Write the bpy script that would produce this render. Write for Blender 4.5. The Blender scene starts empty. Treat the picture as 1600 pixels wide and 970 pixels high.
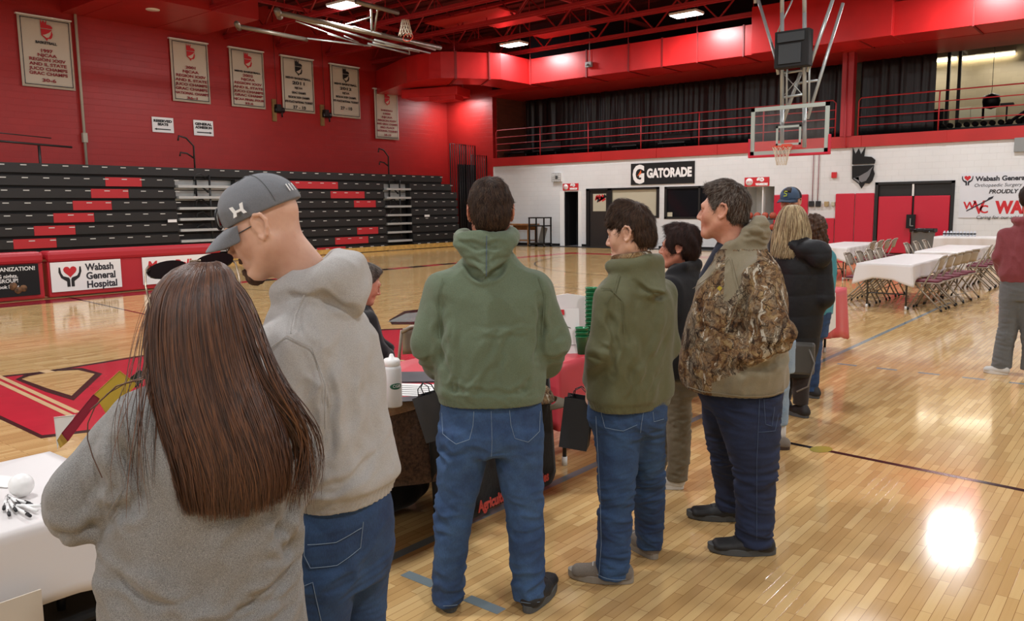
import bpy, math, random
import numpy as np
from mathutils import Vector, Matrix
random.seed(7); rng = np.random.default_rng(7)
SC = bpy.context.scene
COL = SC.collection
R = math.radians
# ------------------------------------------------------------------ camera
F_PX, PITCH, ROLL, YAW = 1263.5, .12707, -.01193, .68504
CAM = np.array([0, 0, 1.72])
def cam_basis():
    cy, sy = math.cos(YAW), math.sin(YAW)
    fwd = np.array([-sy*math.cos(PITCH), cy*math.cos(PITCH), -math.sin(PITCH)])
    right = np.array([cy, sy, 0]); up = np.cross(right, fwd)
    cr, sr = math.cos(ROLL), math.sin(ROLL)
    return right*cr+up*sr, -right*sr+up*cr, fwd
CB = cam_basis()
cd = bpy.data.cameras.new('camera'); cam = bpy.data.objects.new('camera', cd); COL.objects.link(cam)
cd.sensor_width = 36; cd.lens = 36*F_PX/1600; cd.clip_end = 200; cd.clip_start = .05
mm = Matrix.Identity(4)
for i in range(3):
    mm[i][0] = CB[0][i]; mm[i][1] = CB[1][i]; mm[i][2] = -CB[2][i]; mm[i][3] = CAM[i]
cam.matrix_world = mm
SC.camera = cam
SC.view_settings.view_transform = 'Standard'; SC.view_settings.look = 'None'
SC.view_settings.gamma = 1; SC.view_settings.use_curve_mapping = False
SC.view_settings.exposure = 0.5
def _ray(px, py): return (px-800)*CB[0]-(py-485)*CB[1]+F_PX*CB[2]
def PZ(px, py, z=0.):      # survey: the point of the level z seen there
    d = _ray(px, py); return CAM+d*(z-CAM[2])/d[2]
def PY(px, py, Y):
    d = _ray(px, py); return CAM+d*Y/d[1]
def PX(px, py, X):
    d = _ray(px, py); return CAM+d*X/d[0]
# ------------------------------------------------------------------ world and lamps
w = bpy.data.worlds.new('world'); SC.world = w; w.use_nodes = True
w.node_tree.nodes['Background'].inputs[0].default_value = (.8, .85, 1, 1)
w.node_tree.nodes['Background'].inputs[1].default_value = .05
LAMP_W = 200
LAMPS = [(x, y, 8.0) for y in (25.4, 17.0, 8.5, 0.5, -6.5) for x in (-20.5, -13.1, -4.4, 3.6)]
def lamp(name, loc, sx, sy, power, col=(.985, .99, 1), rot=(0, 0, 0)):
    l = bpy.data.lights.new(name, 'AREA'); l.shape = 'RECTANGLE'; l.size = sx; l.size_y = sy
    l.energy = power; l.color = col
    o = bpy.data.objects.new(name, l); COL.objects.link(o); o.location = loc; o.rotation_euler = rot
    return o
for x, y, z in LAMPS:
    lamp('high_bay_lamp_light', (x, y, z-.06), .95, .55, LAMP_W)
lamp('high_bay_lamp_light', (-26.2, 28.3, 6.75), .9, .4, 60)
lamp('strip_lamp_light', (-4.9, 37.2, 7.2), 3.2, .3, 45, (1, .93, .8))
lamp('strip_lamp_light', (-8.3, 37.2, 7.2), 2.2, .3, 35, (1, .93, .8))
# ------------------------------------------------------------------ helpers
def lin(c):
    return tuple(((v/255)/12.92 if v/255 <= .04045 else ((v/255+.055)/1.055)**2.4) for v in c)
def rgb(h): return lin(tuple(int(h[i:i+2], 16) for i in (0, 2, 4)))
class N:
    def __init__(s, name):
        s.m = bpy.data.materials.new(name); s.m.use_nodes = True; s.t = s.m.node_tree; s.b = s.t.nodes['Principled BSDF']
    def n(s, typ, ins=None, **kw):
        q = s.t.nodes.new(typ)
        for k, v in kw.items(): setattr(q, k, v)
        for k, v in (ins or {}).items():
            if isinstance(v, tuple) and len(v) == 2 and hasattr(v[0], 'outputs'): s.t.links.new(v[0].outputs[v[1]], q.inputs[k])
            else: q.inputs[k].default_value = v
        return q
    def l(s, a, o, b, i): s.t.links.new(a.outputs[o], b.inputs[i])
    def ramp(s, src, o, stops, interp='LINEAR'):
        r = s.n('ShaderNodeValToRGB'); r.color_ramp.interpolation = interp
        e = r.color_ramp.elements
        while len(e) < len(stops): e.new(.5)
        for k, (p, c) in enumerate(stops):
            e[k].position = p; e[k].color = (*c, 1) if len(c) == 3 else c
        s.l(src, o, r, 0); return r
def mat(name, col, rough=.6, metal=0, spec=.5, nscale=0, namt=.12, bscale=0, bamt=.1, emit=0, trans=0, coat=0, sheen=0, stretch=None):
    q = N(name); b = q.b; c = rgb(col) if isinstance(col, str) else col
    b.inputs['Base Color'].default_value = (*c, 1); b.inputs['Roughness'].default_value = rough
    b.inputs['Metallic'].default_value = metal; b.inputs['Specular IOR Level'].default_value = spec
    if emit: b.inputs['Emission Color'].default_value = (*c, 1); b.inputs['Emission Strength'].default_value = emit
    if trans: b.inputs['Transmission Weight'].default_value = trans
    if coat: b.inputs['Coat Weight'].default_value = coat
    if sheen: b.inputs['Sheen Weight'].default_value = sheen; b.inputs['Sheen Roughness'].default_value = .5
    src = None
    if nscale or bscale:
        tc = q.n('ShaderNodeTexCoord'); mp = q.n('ShaderNodeMapping', {'Vector': (tc, 'Object')})
        if stretch: mp.inputs['Scale'].default_value = stretch
    if nscale:
        nz = q.n('ShaderNodeTexNoise', {'Vector': (mp, 0), 'Scale': nscale, 'Detail': 5.})
        r = q.ramp(nz, 0, [(.3, tuple(v*(1-namt*2) for v in c)), (.7, tuple(min(1, v*(1+namt*2)) for v in c))])
        q.l(r, 0, b, 'Base Color')
    if bscale:
        nz = q.n('ShaderNodeTexNoise', {'Vector': (mp, 0), 'Scale': bscale, 'Detail': 3.})
        bp = q.n('ShaderNodeBump', {'Height': (nz, 0), 'Strength': bamt, 'Distance': .01}); q.l(bp, 0, b, 'Normal')
    return q.m
class MB:
    def __init__(s): s.v = []; s.f = []; s.mi = []; s.sm = []; s.k = 0
    def add(s, vs, fs, mi=0, sm=False):
        n = len(s.v); s.v += [tuple(map(float, p)) for p in vs]; s.f += [tuple(i+n for i in f) for f in fs]
        s.mi += [mi]*len(fs); s.sm += [sm]*len(fs); return s
    def box(s, c, d, rz=0, mi=0, rot=None):
        m = rot if rot is not None else Matrix.Rotation(rz, 3, 'Z')
        vs = [Vector(c)+m @ Vector((x*d[0]/2, y*d[1]/2, z*d[2]/2)) for x in (-1, 1) for y in (-1, 1) for z in (-1, 1)]
        return s.add(vs, [(0, 1, 3, 2), (4, 6, 7, 5), (0, 4, 5, 1), (2, 3, 7, 6), (0, 2, 6, 4), (1, 5, 7, 3)], mi)
    def b2(s, a, b, mi=0):
        return s.box([(a[i]+b[i])/2 for i in range(3)], [abs(b[i]-a[i]) for i in range(3)], mi=mi)
    def bar(s, a, b, w, h, mi=0):   # rectangular bar between two points
        a, b = Vector(a), Vector(b); d = (b-a); L = d.length; d.normalize()
        sx = d.cross(Vector((0, 0, 1)));
        if sx.length < 1e-4: sx = Vector((1, 0, 0))
        sx.normalize(); up = sx.cross(d)
        m = Matrix((sx, d, up)).transposed()
        return s.box((a+b)/2, (w, L, h), rot=m, mi=mi)
    def tube(s, pts, r, n=8, mi=0, cap=True, flat=None):
        pts = [Vector(p) for p in pts]; k = len(pts); rs = r if hasattr(r, '__len__') else [r]*k
        t0 = (pts[1]-pts[0]).normalized(); a = t0.orthogonal().normalized() if flat is None else (Vector(flat)-t0*Vector(flat).dot(t0)).normalized()
        vs = []; fs = []
        for i, p in enumerate(pts):
            t = (pts[min(i+1, k-1)]-pts[max(i-1, 0)]).normalized()
            a = (a-t*a.dot(t)); a = a.normalized() if a.length > 1e-6 else t.orthogonal().normalized(); b = t.cross(a)
            ra, rb = (rs[i] if hasattr(rs[i], '__len__') else (rs[i], rs[i]))
            for j in range(n):
                w = 2*math.pi*j/n; vs.append(p+a*math.cos(w)*ra+b*math.sin(w)*rb)
        for i in range(k-1):
            for j in range(n):
                fs.append((i*n+j, i*n+(j+1) % n, (i+1)*n+(j+1) % n, (i+1)*n+j))
        if cap: fs += [tuple(range(n))[::-1], tuple((k-1)*n+j for j in range(n))]
        return s.add(vs, fs, mi, n > 5)
    def lathe(s, prof, c=(0, 0, 0), n=24, mi=0, ax=None):
        m = Matrix.Identity(3) if ax is None else Vector((0, 0, 1)).rotation_difference(Vector(ax)).to_matrix()
        vs = []; fs = []
        for r_, z in prof:
            for j in range(n):
                w = 2*math.pi*j/n; vs.append(Vector(c)+m @ Vector((r_*math.cos(w), r_*math.sin(w), z)))
        for i in range(len(prof)-1):
            for j in range(n): fs.append((i*n+j, i*n+(j+1) % n, (i+1)*n+(j+1) % n, (i+1)*n+j))
        return s.add(vs, fs, mi, True)
    def poly(s, pts, th, o, u, v, mi=0):   # extruded outline in the plane o,u,v
        o, u, v = Vector(o), Vector(u), Vector(v); nn = u.cross(v).normalized()
        n = len(pts); a = [o+u*p[0]+v*p[1] for p in pts]
        A = sum(pts[i][0]*pts[(i+1) % n][1]-pts[(i+1) % n][0]*pts[i][1] for i in range(n))
        if A < 0: a = a[::-1]
        b = [p+nn*th for p in a]
        from mathutils.geometry import tessellate_polygon
        tr = tessellate_polygon([[Vector((p[0], p[1], 0)) for p in (pts if A >= 0 else pts[::-1])]])
        fs = [tuple(i+n for i in t) for t in tr]
        fs += [(i, (i+1) % n, n+(i+1) % n, n+i) for i in range(n)]
        return s.add(a+b, fs, mi)
    def grid(s, fn, nu, nv, mi=0, closeu=False):
        vs = [fn(i/(nu), j/(nv-1)) for i in range(nu+(0 if closeu else 1)) for j in range(nv)]
        m = nu+(0 if closeu else 1); fs = []
        for i in range(nu):
            for j in range(nv-1):
                a = i*nv+j; b = ((i+1) % m)*nv+j; fs.append((a, b, b+1, a+1))
        return s.add(vs, fs, mi, True)
    def build(s, name, mats, parent=None, bevel=0, loc=None, solid=0, sub=0, rz=0):
        me = bpy.data.meshes.new(name); me.from_pydata(s.v, [], s.f)
        for m in (mats if isinstance(mats, (list, tuple)) else [mats]): me.materials.append(m)
        me.polygons.foreach_set('material_index', s.mi); me.polygons.foreach_set('use_smooth', s.sm); me.update()
        o = bpy.data.objects.new(name, me); COL.objects.link(o)
        if parent is not None: o.parent = parent
        if loc is not None: o.location = loc
        if rz: o.rotation_euler = (0, 0, rz)
        if solid: q = o.modifiers.new('s', 'SOLIDIFY'); q.thickness = solid; q.offset = 0
        if sub: q = o.modifiers.new('u', 'SUBSURF'); q.levels = q.render_levels = sub
        if bevel: q = o.modifiers.new('b', 'BEVEL'); q.width = bevel; q.segments = 2; q.limit_method = 'ANGLE'
        return o
def tag(o, label, cat, group=None, kind=None):
    if label: o['label'] = label
    if cat: o['category'] = cat
    if group: o['group'] = group
    if kind: o['kind'] = kind
    return o
def T(name, loc, label, cat, rz=0, group=None):
    o = bpy.data.objects.new(name, None); COL.objects.link(o); o.empty_display_size = .1
    o.location = loc; o.rotation_euler = (0, 0, rz); return tag(o, label, cat, group)
def S(name, mb, m, **kw):
    o = mb.build(name, m, **kw); o['kind'] = 'structure'; return o
def copy_tree(o, parent=None):
    c = o.copy(); COL.objects.link(c)
    if parent is not None: c.parent = parent
    for ch in list(o.children): copy_tree(ch, c)
    return c
def text(body, size, m, parent, mat4, ext=.002, shear=0, align='CENTER', spc=1, name='lettering', bold=0, sx=1, fit=None):
    cu = bpy.data.curves.new('t', 'FONT'); cu.body = body; cu.size = size; cu.extrude = ext; cu.shear = shear
    cu.align_x = align; cu.space_character = spc; cu.offset = bold; cu.resolution_u = 3; cu.space_line = .82
    o = bpy.data.objects.new('t', cu); COL.objects.link(o)
    bpy.context.view_layer.update()
    me = bpy.data.meshes.new_from_object(o.evaluated_get(bpy.context.evaluated_depsgraph_get()))
    bpy.data.objects.remove(o); bpy.data.curves.remove(cu)
    if fit:
        xs = [v.co.x for v in me.vertices]; wd = max(xs)-min(xs); sx = fit/wd
        if align == 'CENTER':
            cx = (max(xs)+min(xs))/2
            for v in me.vertices: v.co.x -= cx
    me.transform(mat4 @ Matrix.Diagonal((sx, 1, 1, 1))); me.materials.clear(); me.materials.append(m)
    o = bpy.data.objects.new(name, me); COL.objects.link(o)
    if parent is not None: o.parent = parent
    return o
def fr(o, u, v):      # frame matrix: origin, right, up
    o, u, v = Vector(o), Vector(u).normalized(), Vector(v).normalized(); n = u.cross(v)
    m = Matrix((u, v, n)).transposed().to_4x4(); m.translation = o; return m
def join_text(lst, name='lettering'):   # several text meshes into one
    import bmesh
    bm = bmesh.new(); mats = []; par = lst[0].parent
    for o in lst:
        n0 = len(bm.faces); bm.from_mesh(o.data); bm.faces.ensure_lookup_table()
        m = o.data.materials[0]
        if m not in mats: mats.append(m)
        for f_ in bm.faces[n0:]: f_.material_index = mats.index(m)
    me = bpy.data.meshes.new(name); bm.to_mesh(me); bm.free()
    for m in mats: me.materials.append(m)
    for o in lst: bpy.data.objects.remove(o)
    q = bpy.data.objects.new(name, me); COL.objects.link(q); q.parent = par; return q
# ------------------------------------------------------------------ materials of the room
XA, YB, XR, YK = -27.7, 29.1, 9.0, -10.0
def block_wall(name, col, col2=None, bw=.4, bh=.2, rough=.45, mortar=.006, axis='xz', msm=.5, var=.04, bump=.28):
    q = N(name); tc = q.n('ShaderNodeTexCoord'); sp = q.n('ShaderNodeSeparateXYZ', {0: (tc, 'Object')}); cb = q.n('ShaderNodeCombineXYZ')
    q.l(sp, 'X' if axis == 'xz' else 'Y', cb, 0); q.l(sp, 'Z', cb, 1)
    c = rgb(col); c2 = rgb(col2 or col)
    br = q.n('ShaderNodeTexBrick', {'Vector': (cb, 0), 'Scale': 1., 'Mortar Size': mortar, 'Mortar Smooth': msm, 'Brick Width': bw, 'Row Height': bh, 'Bias': 0.})
    br.inputs['Color1'].default_value = (*tuple(v*(1-var) for v in c), 1); br.inputs['Color2'].default_value = (*tuple(v*(1+var) for v in c), 1)
    br.inputs['Mortar'].default_value = (*(tuple(v*.88 for v in c) if not col2 else c2), 1)
    nz = q.n('ShaderNodeTexNoise', {'Vector': (tc, 'Object'), 'Scale': .7, 'Detail': 6.})
    mx = q.n('ShaderNodeMix', {'Factor': .22, 6: (br, 0)}, data_type='RGBA', blend_type='MULTIPLY')
    rp = q.ramp(nz, 0, [(.3, (.6, .6, .6)), (.65, (1, 1, 1))]); q.l(rp, 0, mx, 7)
    q.l(mx, 2, q.b, 'Base Color'); q.b.inputs['Roughness'].default_value = rough
    n2 = q.n('ShaderNodeTexNoise', {'Vector': (tc, 'Object'), 'Scale': 30., 'Detail': 3.})
    mt = q.n('ShaderNodeMath', {0: (br, 1), 1: -1.}, operation='MULTIPLY'); ad = q.n('ShaderNodeMath', {0: (n2, 0), 1: .15}, operation='MULTIPLY_ADD'); q.l(mt, 0, ad, 2)
    bp = q.n('ShaderNodeBump', {'Height': (ad, 0), 'Strength': bump, 'Distance': .02}); q.l(bp, 0, q.b, 'Normal')
    return q.m
M = {}
M['red_x'] = block_wall('red painted block', 'a51e1b', axis='xz'); M['red_y'] = block_wall('red painted block side', 'a51e1b', axis='yz')
M['white_x'] = block_wall('white painted block', 'dcdedd', axis='xz', var=.01)
M['white_y'] = block_wall('white painted block side', 'dcdedd', axis='yz', var=.01)
M['brick'] = block_wall('brown brick', '6b3a2c', '4a2f28', bw=.3, bh=.09, axis='xz', var=.15)
M['beige'] = block_wall('beige block', 'a3967c', axis='xz')
M['redpaint'] = mat('red paint', 'ab2220', .4, nscale=1.2, namt=.04)
M['duct'] = mat('red duct enamel', 'c01f20', .33, nscale=1.5, namt=.05, bscale=1.2, bamt=.15)
M['deck'] = mat('dark red roof deck', '561015', .7)
M['steel_red'] = mat('red steel', 'a32329', .45)
M['black'] = mat('black paint', '161616', .45)
M['blackm'] = mat('black matte', '0c0c0d', .8)
M['grey'] = mat('grey steel', '8f9290', .35, metal=.6)
M['white'] = mat('white gloss', 'eeeeec', .35)
M['whitem'] = mat('white matte', 'e6e6e2', .8)
M['redpad'] = mat('red vinyl padding', 'c01c35', .38, bscale=4, bamt=.25)
M['door'] = mat('dark door', '2b2624', .5)
M['glass'] = mat('glass', 'ffffff', .02, trans=1.0)
M['cream'] = mat('cream shade', 'b9b49d', .7)
M['redink'] = mat('red ink', 'c4232b', .6); M['darkred'] = mat('maroon ink', '8e2830', .7); M['navy'] = mat('navy ink', '23242e', .6)
M['inkb'] = mat('black ink', '1b1b1d', .6)
# maple floor
q = N('maple floor'); tc = q.n('ShaderNodeTexCoord'); sp = q.n('ShaderNodeSeparateXYZ', {0: (tc, 'Object')}); cb = q.n('ShaderNodeCombineXYZ')
q.l(sp, 'Y', cb, 0); q.l(sp, 'X', cb, 1)
br = q.n('ShaderNodeTexBrick', {'Vector': (cb, 0), 'Scale': 1., 'Mortar Size': .0012, 'Mortar Smooth': .2, 'Brick Width': .36, 'Row Height': .045, 'Bias': 0.}, offset=.37, offset_frequency=3)
br.inputs['Color1'].default_value = (0, 0, 0, 1); br.inputs['Color2'].default_value = (1, 1, 1, 1); br.inputs['Mortar'].default_value = (.5, .5, .5, 1)
mp = q.n('ShaderNodeMapping', {'Vector': (cb, 0), 'Scale': (1.2, 40, 1)})
gr = q.n('ShaderNodeTexNoise', {'Vector': (mp, 0), 'Scale': 2., 'Detail': 6., 'Roughness': .6})
mx = q.n('ShaderNodeMix', {'Factor': .35, 6: (br, 0), 7: (gr, 1)}, data_type='RGBA', blend_type='MIX')
rp = q.ramp(mx, 2, [(.0, rgb('b08c5c')), (.3, rgb('c39d67')), (.65, rgb('d2af77')), (1, rgb('dfc08a'))])
ln = q.n('ShaderNodeMix', {6: (rp, 0), 7: (*rgb('8a6238'), 1)}, data_type='RGBA'); q.l(br, 1, ln, 0)
q.l(ln, 2, q.b, 'Base Color')
nz = q.n('ShaderNodeTexNoise', {'Vector': (tc, 'Object'), 'Scale': 1.3, 'Detail': 4.})
n2 = q.n('ShaderNodeTexNoise', {'Vector': (mp, 0), 'Scale': .8, 'Detail': 2.})
r2 = q.ramp(nz, 0, [(.3, (.075,)*3), (.7, (.14,)*3)]); q.l(r2, 0, q.b, 'Roughness')
ad = q.n('ShaderNodeMath', {0: (br, 1), 1: -.25, 2: 0.}, operation='MULTIPLY_ADD'); a2 = q.n('ShaderNodeMath', {0: (n2, 0), 1: .12}, operation='MULTIPLY_ADD'); q.l(ad, 0, a2, 2)
bp = q.n('ShaderNodeBump', {'Height': (a2, 0), 'Strength': .12, 'Distance': .01}); q.l(bp, 0, q.b, 'Normal')
q.b.inputs['Specular IOR Level'].default_value = .6
M['floor'] = q.m
def paint(name, col): return mat(name, col, .14, spec=.6, nscale=3, namt=.05)
M['p_red'] = paint('red floor paint', 'c02438'); M['p_black'] = paint('black floor paint', '231c1d'); M['p_blue'] = paint('grey blue floor paint', '7f8d92')
M['p_cream'] = paint('cream floor paint', 'd9b98c'); M['p_maroon'] = paint('maroon floor paint', '6b1a2a'); M['p_grey'] = paint('grey floor paint', '8b9390')
M['p_wood'] = M['floor']; M['p_olive'] = paint('olive floor patch', '9a8a3c')
# ------------------------------------------------------------------ shell
fl = MB(); fl.b2((XA-.3, YK-.3, -.2), (XR+.3, YB+.2, 0)); FLOOR = S('floor', fl, M['floor'])
def mark(pts, z, m, nm='painted_line'):
    b = MB(); b.poly([(p[0], p[1]) for p in pts], .0006, (0, 0, z), (1, 0, 0), (0, 1, 0)); return b.build(nm, m, FLOOR)
def stripe(a, b, w, z, m):
    a = np.array(a[:2]); b = np.array(b[:2]); d = (b-a)/np.hypot(*(b-a)); n = np.array([-d[1], d[0]])*w/2
    return mark([a-n, b-n, b+n, a+n], z, m)
stripe((-2.9, -3), (-2.9, 15.5), .06, .0004, M['p_blue'])
stripe((-17.4, 7.0), (-12.8, 6.5), .05, .0004, M['p_black'])
stripe((-2.6, 5.72), (2.5, 5.28), .05, .0004, M['p_black'])
for yy in (2.5, 8.88):
    for k in range(9):
        x0 = -2.72+.40*k; stripe((x0, yy), (x0+.2, yy), .06, .0004, M['p_blue'])
mark([PZ(1283+18*math.cos(a), 702+5*math.sin(a)) for a in np.linspace(0, 2*math.pi, 24, endpoint=False)], .0012, M['p_olive'], 'painted_spot')
stripe((-16.95, -6), (-16.95, 9.2), .75, .0004, M['p_maroon'])
yy = 9.2; k = 0
while yy < 19.2:
    stripe((-17.35, yy), (-17.35, yy+.66), .42, .0006, M['p_black'] if k % 2 else M['p_red']); yy += .66; k += 1
stripe((-17.35, yy), (-17.35, 24.8), .42, .0006, M['p_red']); stripe((-17.5, 24.7), (-6, 24.7), .55, .0005, M['p_red'])
stripe((-17.4, 9.9), (-13.6, 10.2), .03, .0008, M['p_black'])
arc = [(-10+6.3*math.cos(a), 23.3+6.3*math.sin(a)) for a in np.linspace(math.pi*.98, math.pi*2.02, 40)]
for a, b in zip(arc, arc[1:]): stripe(a, b, .05, .0004, M['p_black'])
stripe((-13.5, 14.7), (-5.5, 13.2), .03, .0004, M['p_black']); stripe((-12.5, 12.6), (-6.5, 11.6), .03, .0004, M['p_black'])
# centre-court emblem: red blade with black edge, wood counter, cream pinstripes, grey feather
red = [(-40, 592), (0, 590), (65, 583), (225, 557), (420, 532), (600, 516), (700, 512), (760, 540), (640, 610), (85, 678), (66, 680), (0, 649), (-60, 622)]
mark([PZ(*p) for p in [(-42, 590), (0, 587.5), (65, 580.5), (225, 554.5), (420, 530), (600, 514), (704, 510), (770, 541), (640, 614), (85, 682), (64, 685), (0, 655), (-60, 628)]], .0004, M['p_black'], 'painted_emblem')
mark([PZ(*p) for p in red], .0014, M['p_red'], 'painted_emblem')
mark([PZ(*p) for p in [(24, 593), (40, 585), (90, 576.5), (128, 575), (160, 584), (115, 626), (70, 612)]], .0024, M['p_black'], 'painted_emblem')
mark([PZ(*p) for p in [(34, 592.5), (46, 588), (90, 580), (122, 578.5), (148, 584.5), (112, 618.5), (74, 607)]], .0034, M['p_wood'], 'painted_emblem')
for a, b in (((-30, 575), (122, 645)), ((-30, 584), (111, 650))):
    stripe(PZ(*a), PZ(*b), .05, .0036, M['p_cream'])
stripe(PZ(66, 579), PZ(79, 582), .1, .0036, M['p_cream'])
mark([PZ(*p) for p in [(608, 500), (632, 486), (700, 478), (760, 480), (740, 500), (660, 507), (612, 507)]], .0024, M['p_black'], 'painted_emblem')
mark([PZ(*p) for p in [(606, 503), (634, 490), (700, 483), (752, 484), (700, 500), (640, 503)]], .0034, M['p_grey'], 'painted_emblem')
for a, b in (((596, 560), (660, 567)), ((620, 586), (690, 592))): stripe(PZ(*a), PZ(*b), .05, .0036, M['p_cream'])
mt = MB(); mt.b2((-23.5, 28.2, 0), (-11.5, YB-.03, .006)); tag(mt.build('floor_mat', M['black']), 'long black rubber mat along the foot of the white wall', 'mat')
wl = MB(); wl.b2((XA-.3, YK-.3, 0), (XA, YB+.3, 9.6)); S('wall_left', wl, M['red_y'])
# far wall with its openings; red end piece at the left
def wx(px): return PY(px, 335, YB)[0]
def wz(px, py): return PY(px, py, YB)[2]
ZT = 3.6
holes = [(wx(882), wx(904), 0, 2.36), (wx(916), wx(1030), 0, 2.46), (wx(1038), wx(1150), 1.18, 2.45), (wx(1161), wx(1209), 0, 2.36), (wx(1366), wx(1490), 0, 2.4)]
wb = MB(); x = -24.8
for (a, b, z0, z1) in holes:
    wb.b2((x, YB, 0), (a, YB+.3, ZT)); wb.b2((a, YB, z1), (b, YB+.3, ZT))
    if z0 > 0: wb.b2((a, YB, 0), (b, YB+.3, z0))
    x = b
wb.b2((x, YB, 0), (XR, YB+.3, ZT)); S('wall_far', wb, M['white_x'])
we = MB(); we.b2((XA-.1, YB, 0), (-24.8, YB+.3, 9.6)); S('wall_far_red', we, M['red_x']).name = 'wall_corner'
tb = MB(); tb.b2((-24.8, YB-.08, ZT), (XR, YB+.3, 3.98), 0)
for k in range(14): tb.b2((-21.5+2.6*k, YB-.1, ZT), (-21.4+2.6*k, YB-.08, 3.98))
S('trim_1', tb, M['redpaint'])
bf = MB(); bf.b2((-27, YB+.3, 3.7), (XR, 38.3, 3.96)); S('trim_2', bf, M['blackm']).name = 'floor_balcony'
bw_ = MB(); bw_.b2((-27, 38, 3.9), (XR, 38.3, 9.6)); S('wall_balcony', bw_, M['beige'])
bl = MB(); bl.b2((-26.8, 31.5, 3.96), (PY(825, 200, 31.5)[0], 31.7, 9.6)); S('wall_balcony_left', bl, M['brick'])
bl2 = MB(); bl2.b2((-24.95, YB+.3, 3.96), (-24.75, 31.5, 9.6)); S('wall_balcony_side', bl2, block_wall('brown brick side', '6b3a2c', '4a2f28', bw=.3, bh=.09, axis='yz', var=.15))
wr = MB(); wr.b2((XR, YK-.3, 0), (XR+.3, 38.3, 9.6)); S('wall_right', wr, M['white_y'])
wk = MB(); wk.b2((XA-.3, YK-.3, 0), (XR+.3, YK, 9.6)); S('wall_back', wk, M['white_x'])
ce = MB(); ce.b2((XA-.3, YK-.3, 9.5), (XR+.3, 38.3, 9.7))
for k in range(60): ce.b2((XA, YK+.65*k, 9.42), (XR, YK+.65*k+.3, 9.5))
S('ceiling', ce, M['deck'])
so = MB(); so.b2((-24.75, 28.7, 6.75), (XR, 31.3, 7.0)); S('trim_3', so, M['redpaint'])
co = MB(); co.b2((-9.1, YB-.12, 3.98), (-8.72, YB+.2, 6.8)); co.tube([(-8.92, YB-.16, 6.8), (-8.92, YB-.16, 3.7), (-8.85, YB-.16, 3.58)], .02)
S('trim_4', co, M['steel_red'])
bb = MB(); xs = [-24.8]+[v for h in holes if h[2] == 0 for v in h[:2]]+[XR]
for i in range(0, len(xs), 2): bb.b2((xs[i], YB-.02, 0), (xs[i+1], YB, .1))
S('baseboard_far', bb, M['black'])
# doors and windows
def recess(x0, x1, z0, z1, d, m, floor=False):
    b = MB(); b.b2((x0, YB+d, z0), (x1, YB+d+.03, z1)); b.b2((x0-.02, YB+.02, z0), (x0, YB+d, z1)); b.b2((x1, YB+.02, z0), (x1+.02, YB+d, z1)); b.b2((x0, YB+.02, z1), (x1, YB+d, z1+.02)); return b
h = holes[0]; d1 = recess(h[0], h[1], 0, h[3], .9, 0); o = S('door_1', d1, M['blackm'])
jb = MB(); jb.b2((h[0]-.22, YB-.035, 0), (h[0], YB, h[3]+.03)); jb.b2((h[1], YB-.03, 0), (h[1]+.17, YB, h[3])); jb.build('jamb', M['whitem'], o)
h = holes[1]; xd = wx(950)
b = MB(); b.b2((h[0], YB+.05, 0), (xd, YB+.1, h[3])); o = S('door_2', b, M['door'])
b = MB(); b.b2((h[0], YB-.02, 0), (h[0]+.16, YB+.06, h[3])); b.b2((xd-.02, YB-.02, 0), (xd+.18, YB+.06, h[3])); b.b2((h[0], YB-.02, h[3]-.09), (h[1], YB+.06, h[3])); b.build('door_frame', M['black'], o)
a = PY(926, 303, YB); c = PY(946, 330, YB)
b = MB(); b.b2((a[0], YB+.03, c[2]), (c[0], YB+.049, a[2])); pn = b.build('window_pane', M['cream'], o)
b = MB()
for k in range(9):
    px, py = 929+1.6*k, 307+random.random()*9; p = PY(px, py, YB); b.poly([(0, 0), (.2, .1), (.05, .22)], .004, (p[0], YB+.026, p[2]-.1), (1, 0, 0), (0, 0, 1), mi=k % 3 == 2)
b.build('emblem', [M['redink'], M['inkb']], pn)
xw0 = xd+.18; b = MB(); zb = 1.22
b.b2((xw0, YB+.0, zb), (h[1], YB+.06, zb+.09)); b.b2((h[1]-.13, YB-.02, zb), (h[1], YB+.06, h[3])); o = S('window_1', b, M['black'])
b = MB(); b.b2((xw0, YB+.05, zb+.05), (h[1]-.1, YB+.07, h[3]-.09)); b.build('shade', M['cream'], o)
b = MB(); b.b2((xw0, YB, 0), (h[1], YB+.3, zb)); S('wall_far_lower', b, M['white_x']).name = 'wall_under_window'
h = holes[2]; b = MB()
for (x0, x1, z0, z1) in ((h[0], h[1], h[2], h[2]+.08), (h[0], h[1], h[3]-.08, h[3]), (h[0], h[0]+.1, h[2], h[3]), (h[1]-.1, h[1], h[2], h[3]), ((h[0]+h[1])/2-.04, (h[0]+h[1])/2+.04, h[2], h[3])): b.b2((x0, YB-.02, z0), (x1, YB+.06, z1))
o = S('window_2', b, M['black']); b = MB(); b.b2((h[0], YB+.04, h[2]), (h[1], YB+.05, h[3])); b.build('pane', mat('dark window glass', '15161a', .08), o)
p = PY(1046, 335, YB); b = MB(); b.box((p[0], YB+.03, p[2]), (.22, .01, .17)); b.build('notice', M['cream'], o)
h = holes[3]; b = recess(h[0], h[1], 0, h[3], 1.2, 0); b.b2((h[0]+.7, YB+.05, 0), (h[0]+.74, YB+1.2, h[3])); S('door_3', b, M['whitem'])
h = holes[4]; b = MB(); fx = .1
b.b2((h[0], YB-.04, 0), (h[0]+fx, YB+.1, h[3])); b.b2((h[1]-fx, YB-.04, 0), (h[1], YB+.1, h[3])); b.b2((h[0], YB-.04, h[3]-.08), (h[1], YB+.1, h[3])); b.b2((h[0], YB+.06, 0), (h[1], YB+.12, h[3]))
o = S('door_4', b, M['black']); xm = (h[0]+h[1])/2
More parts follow.
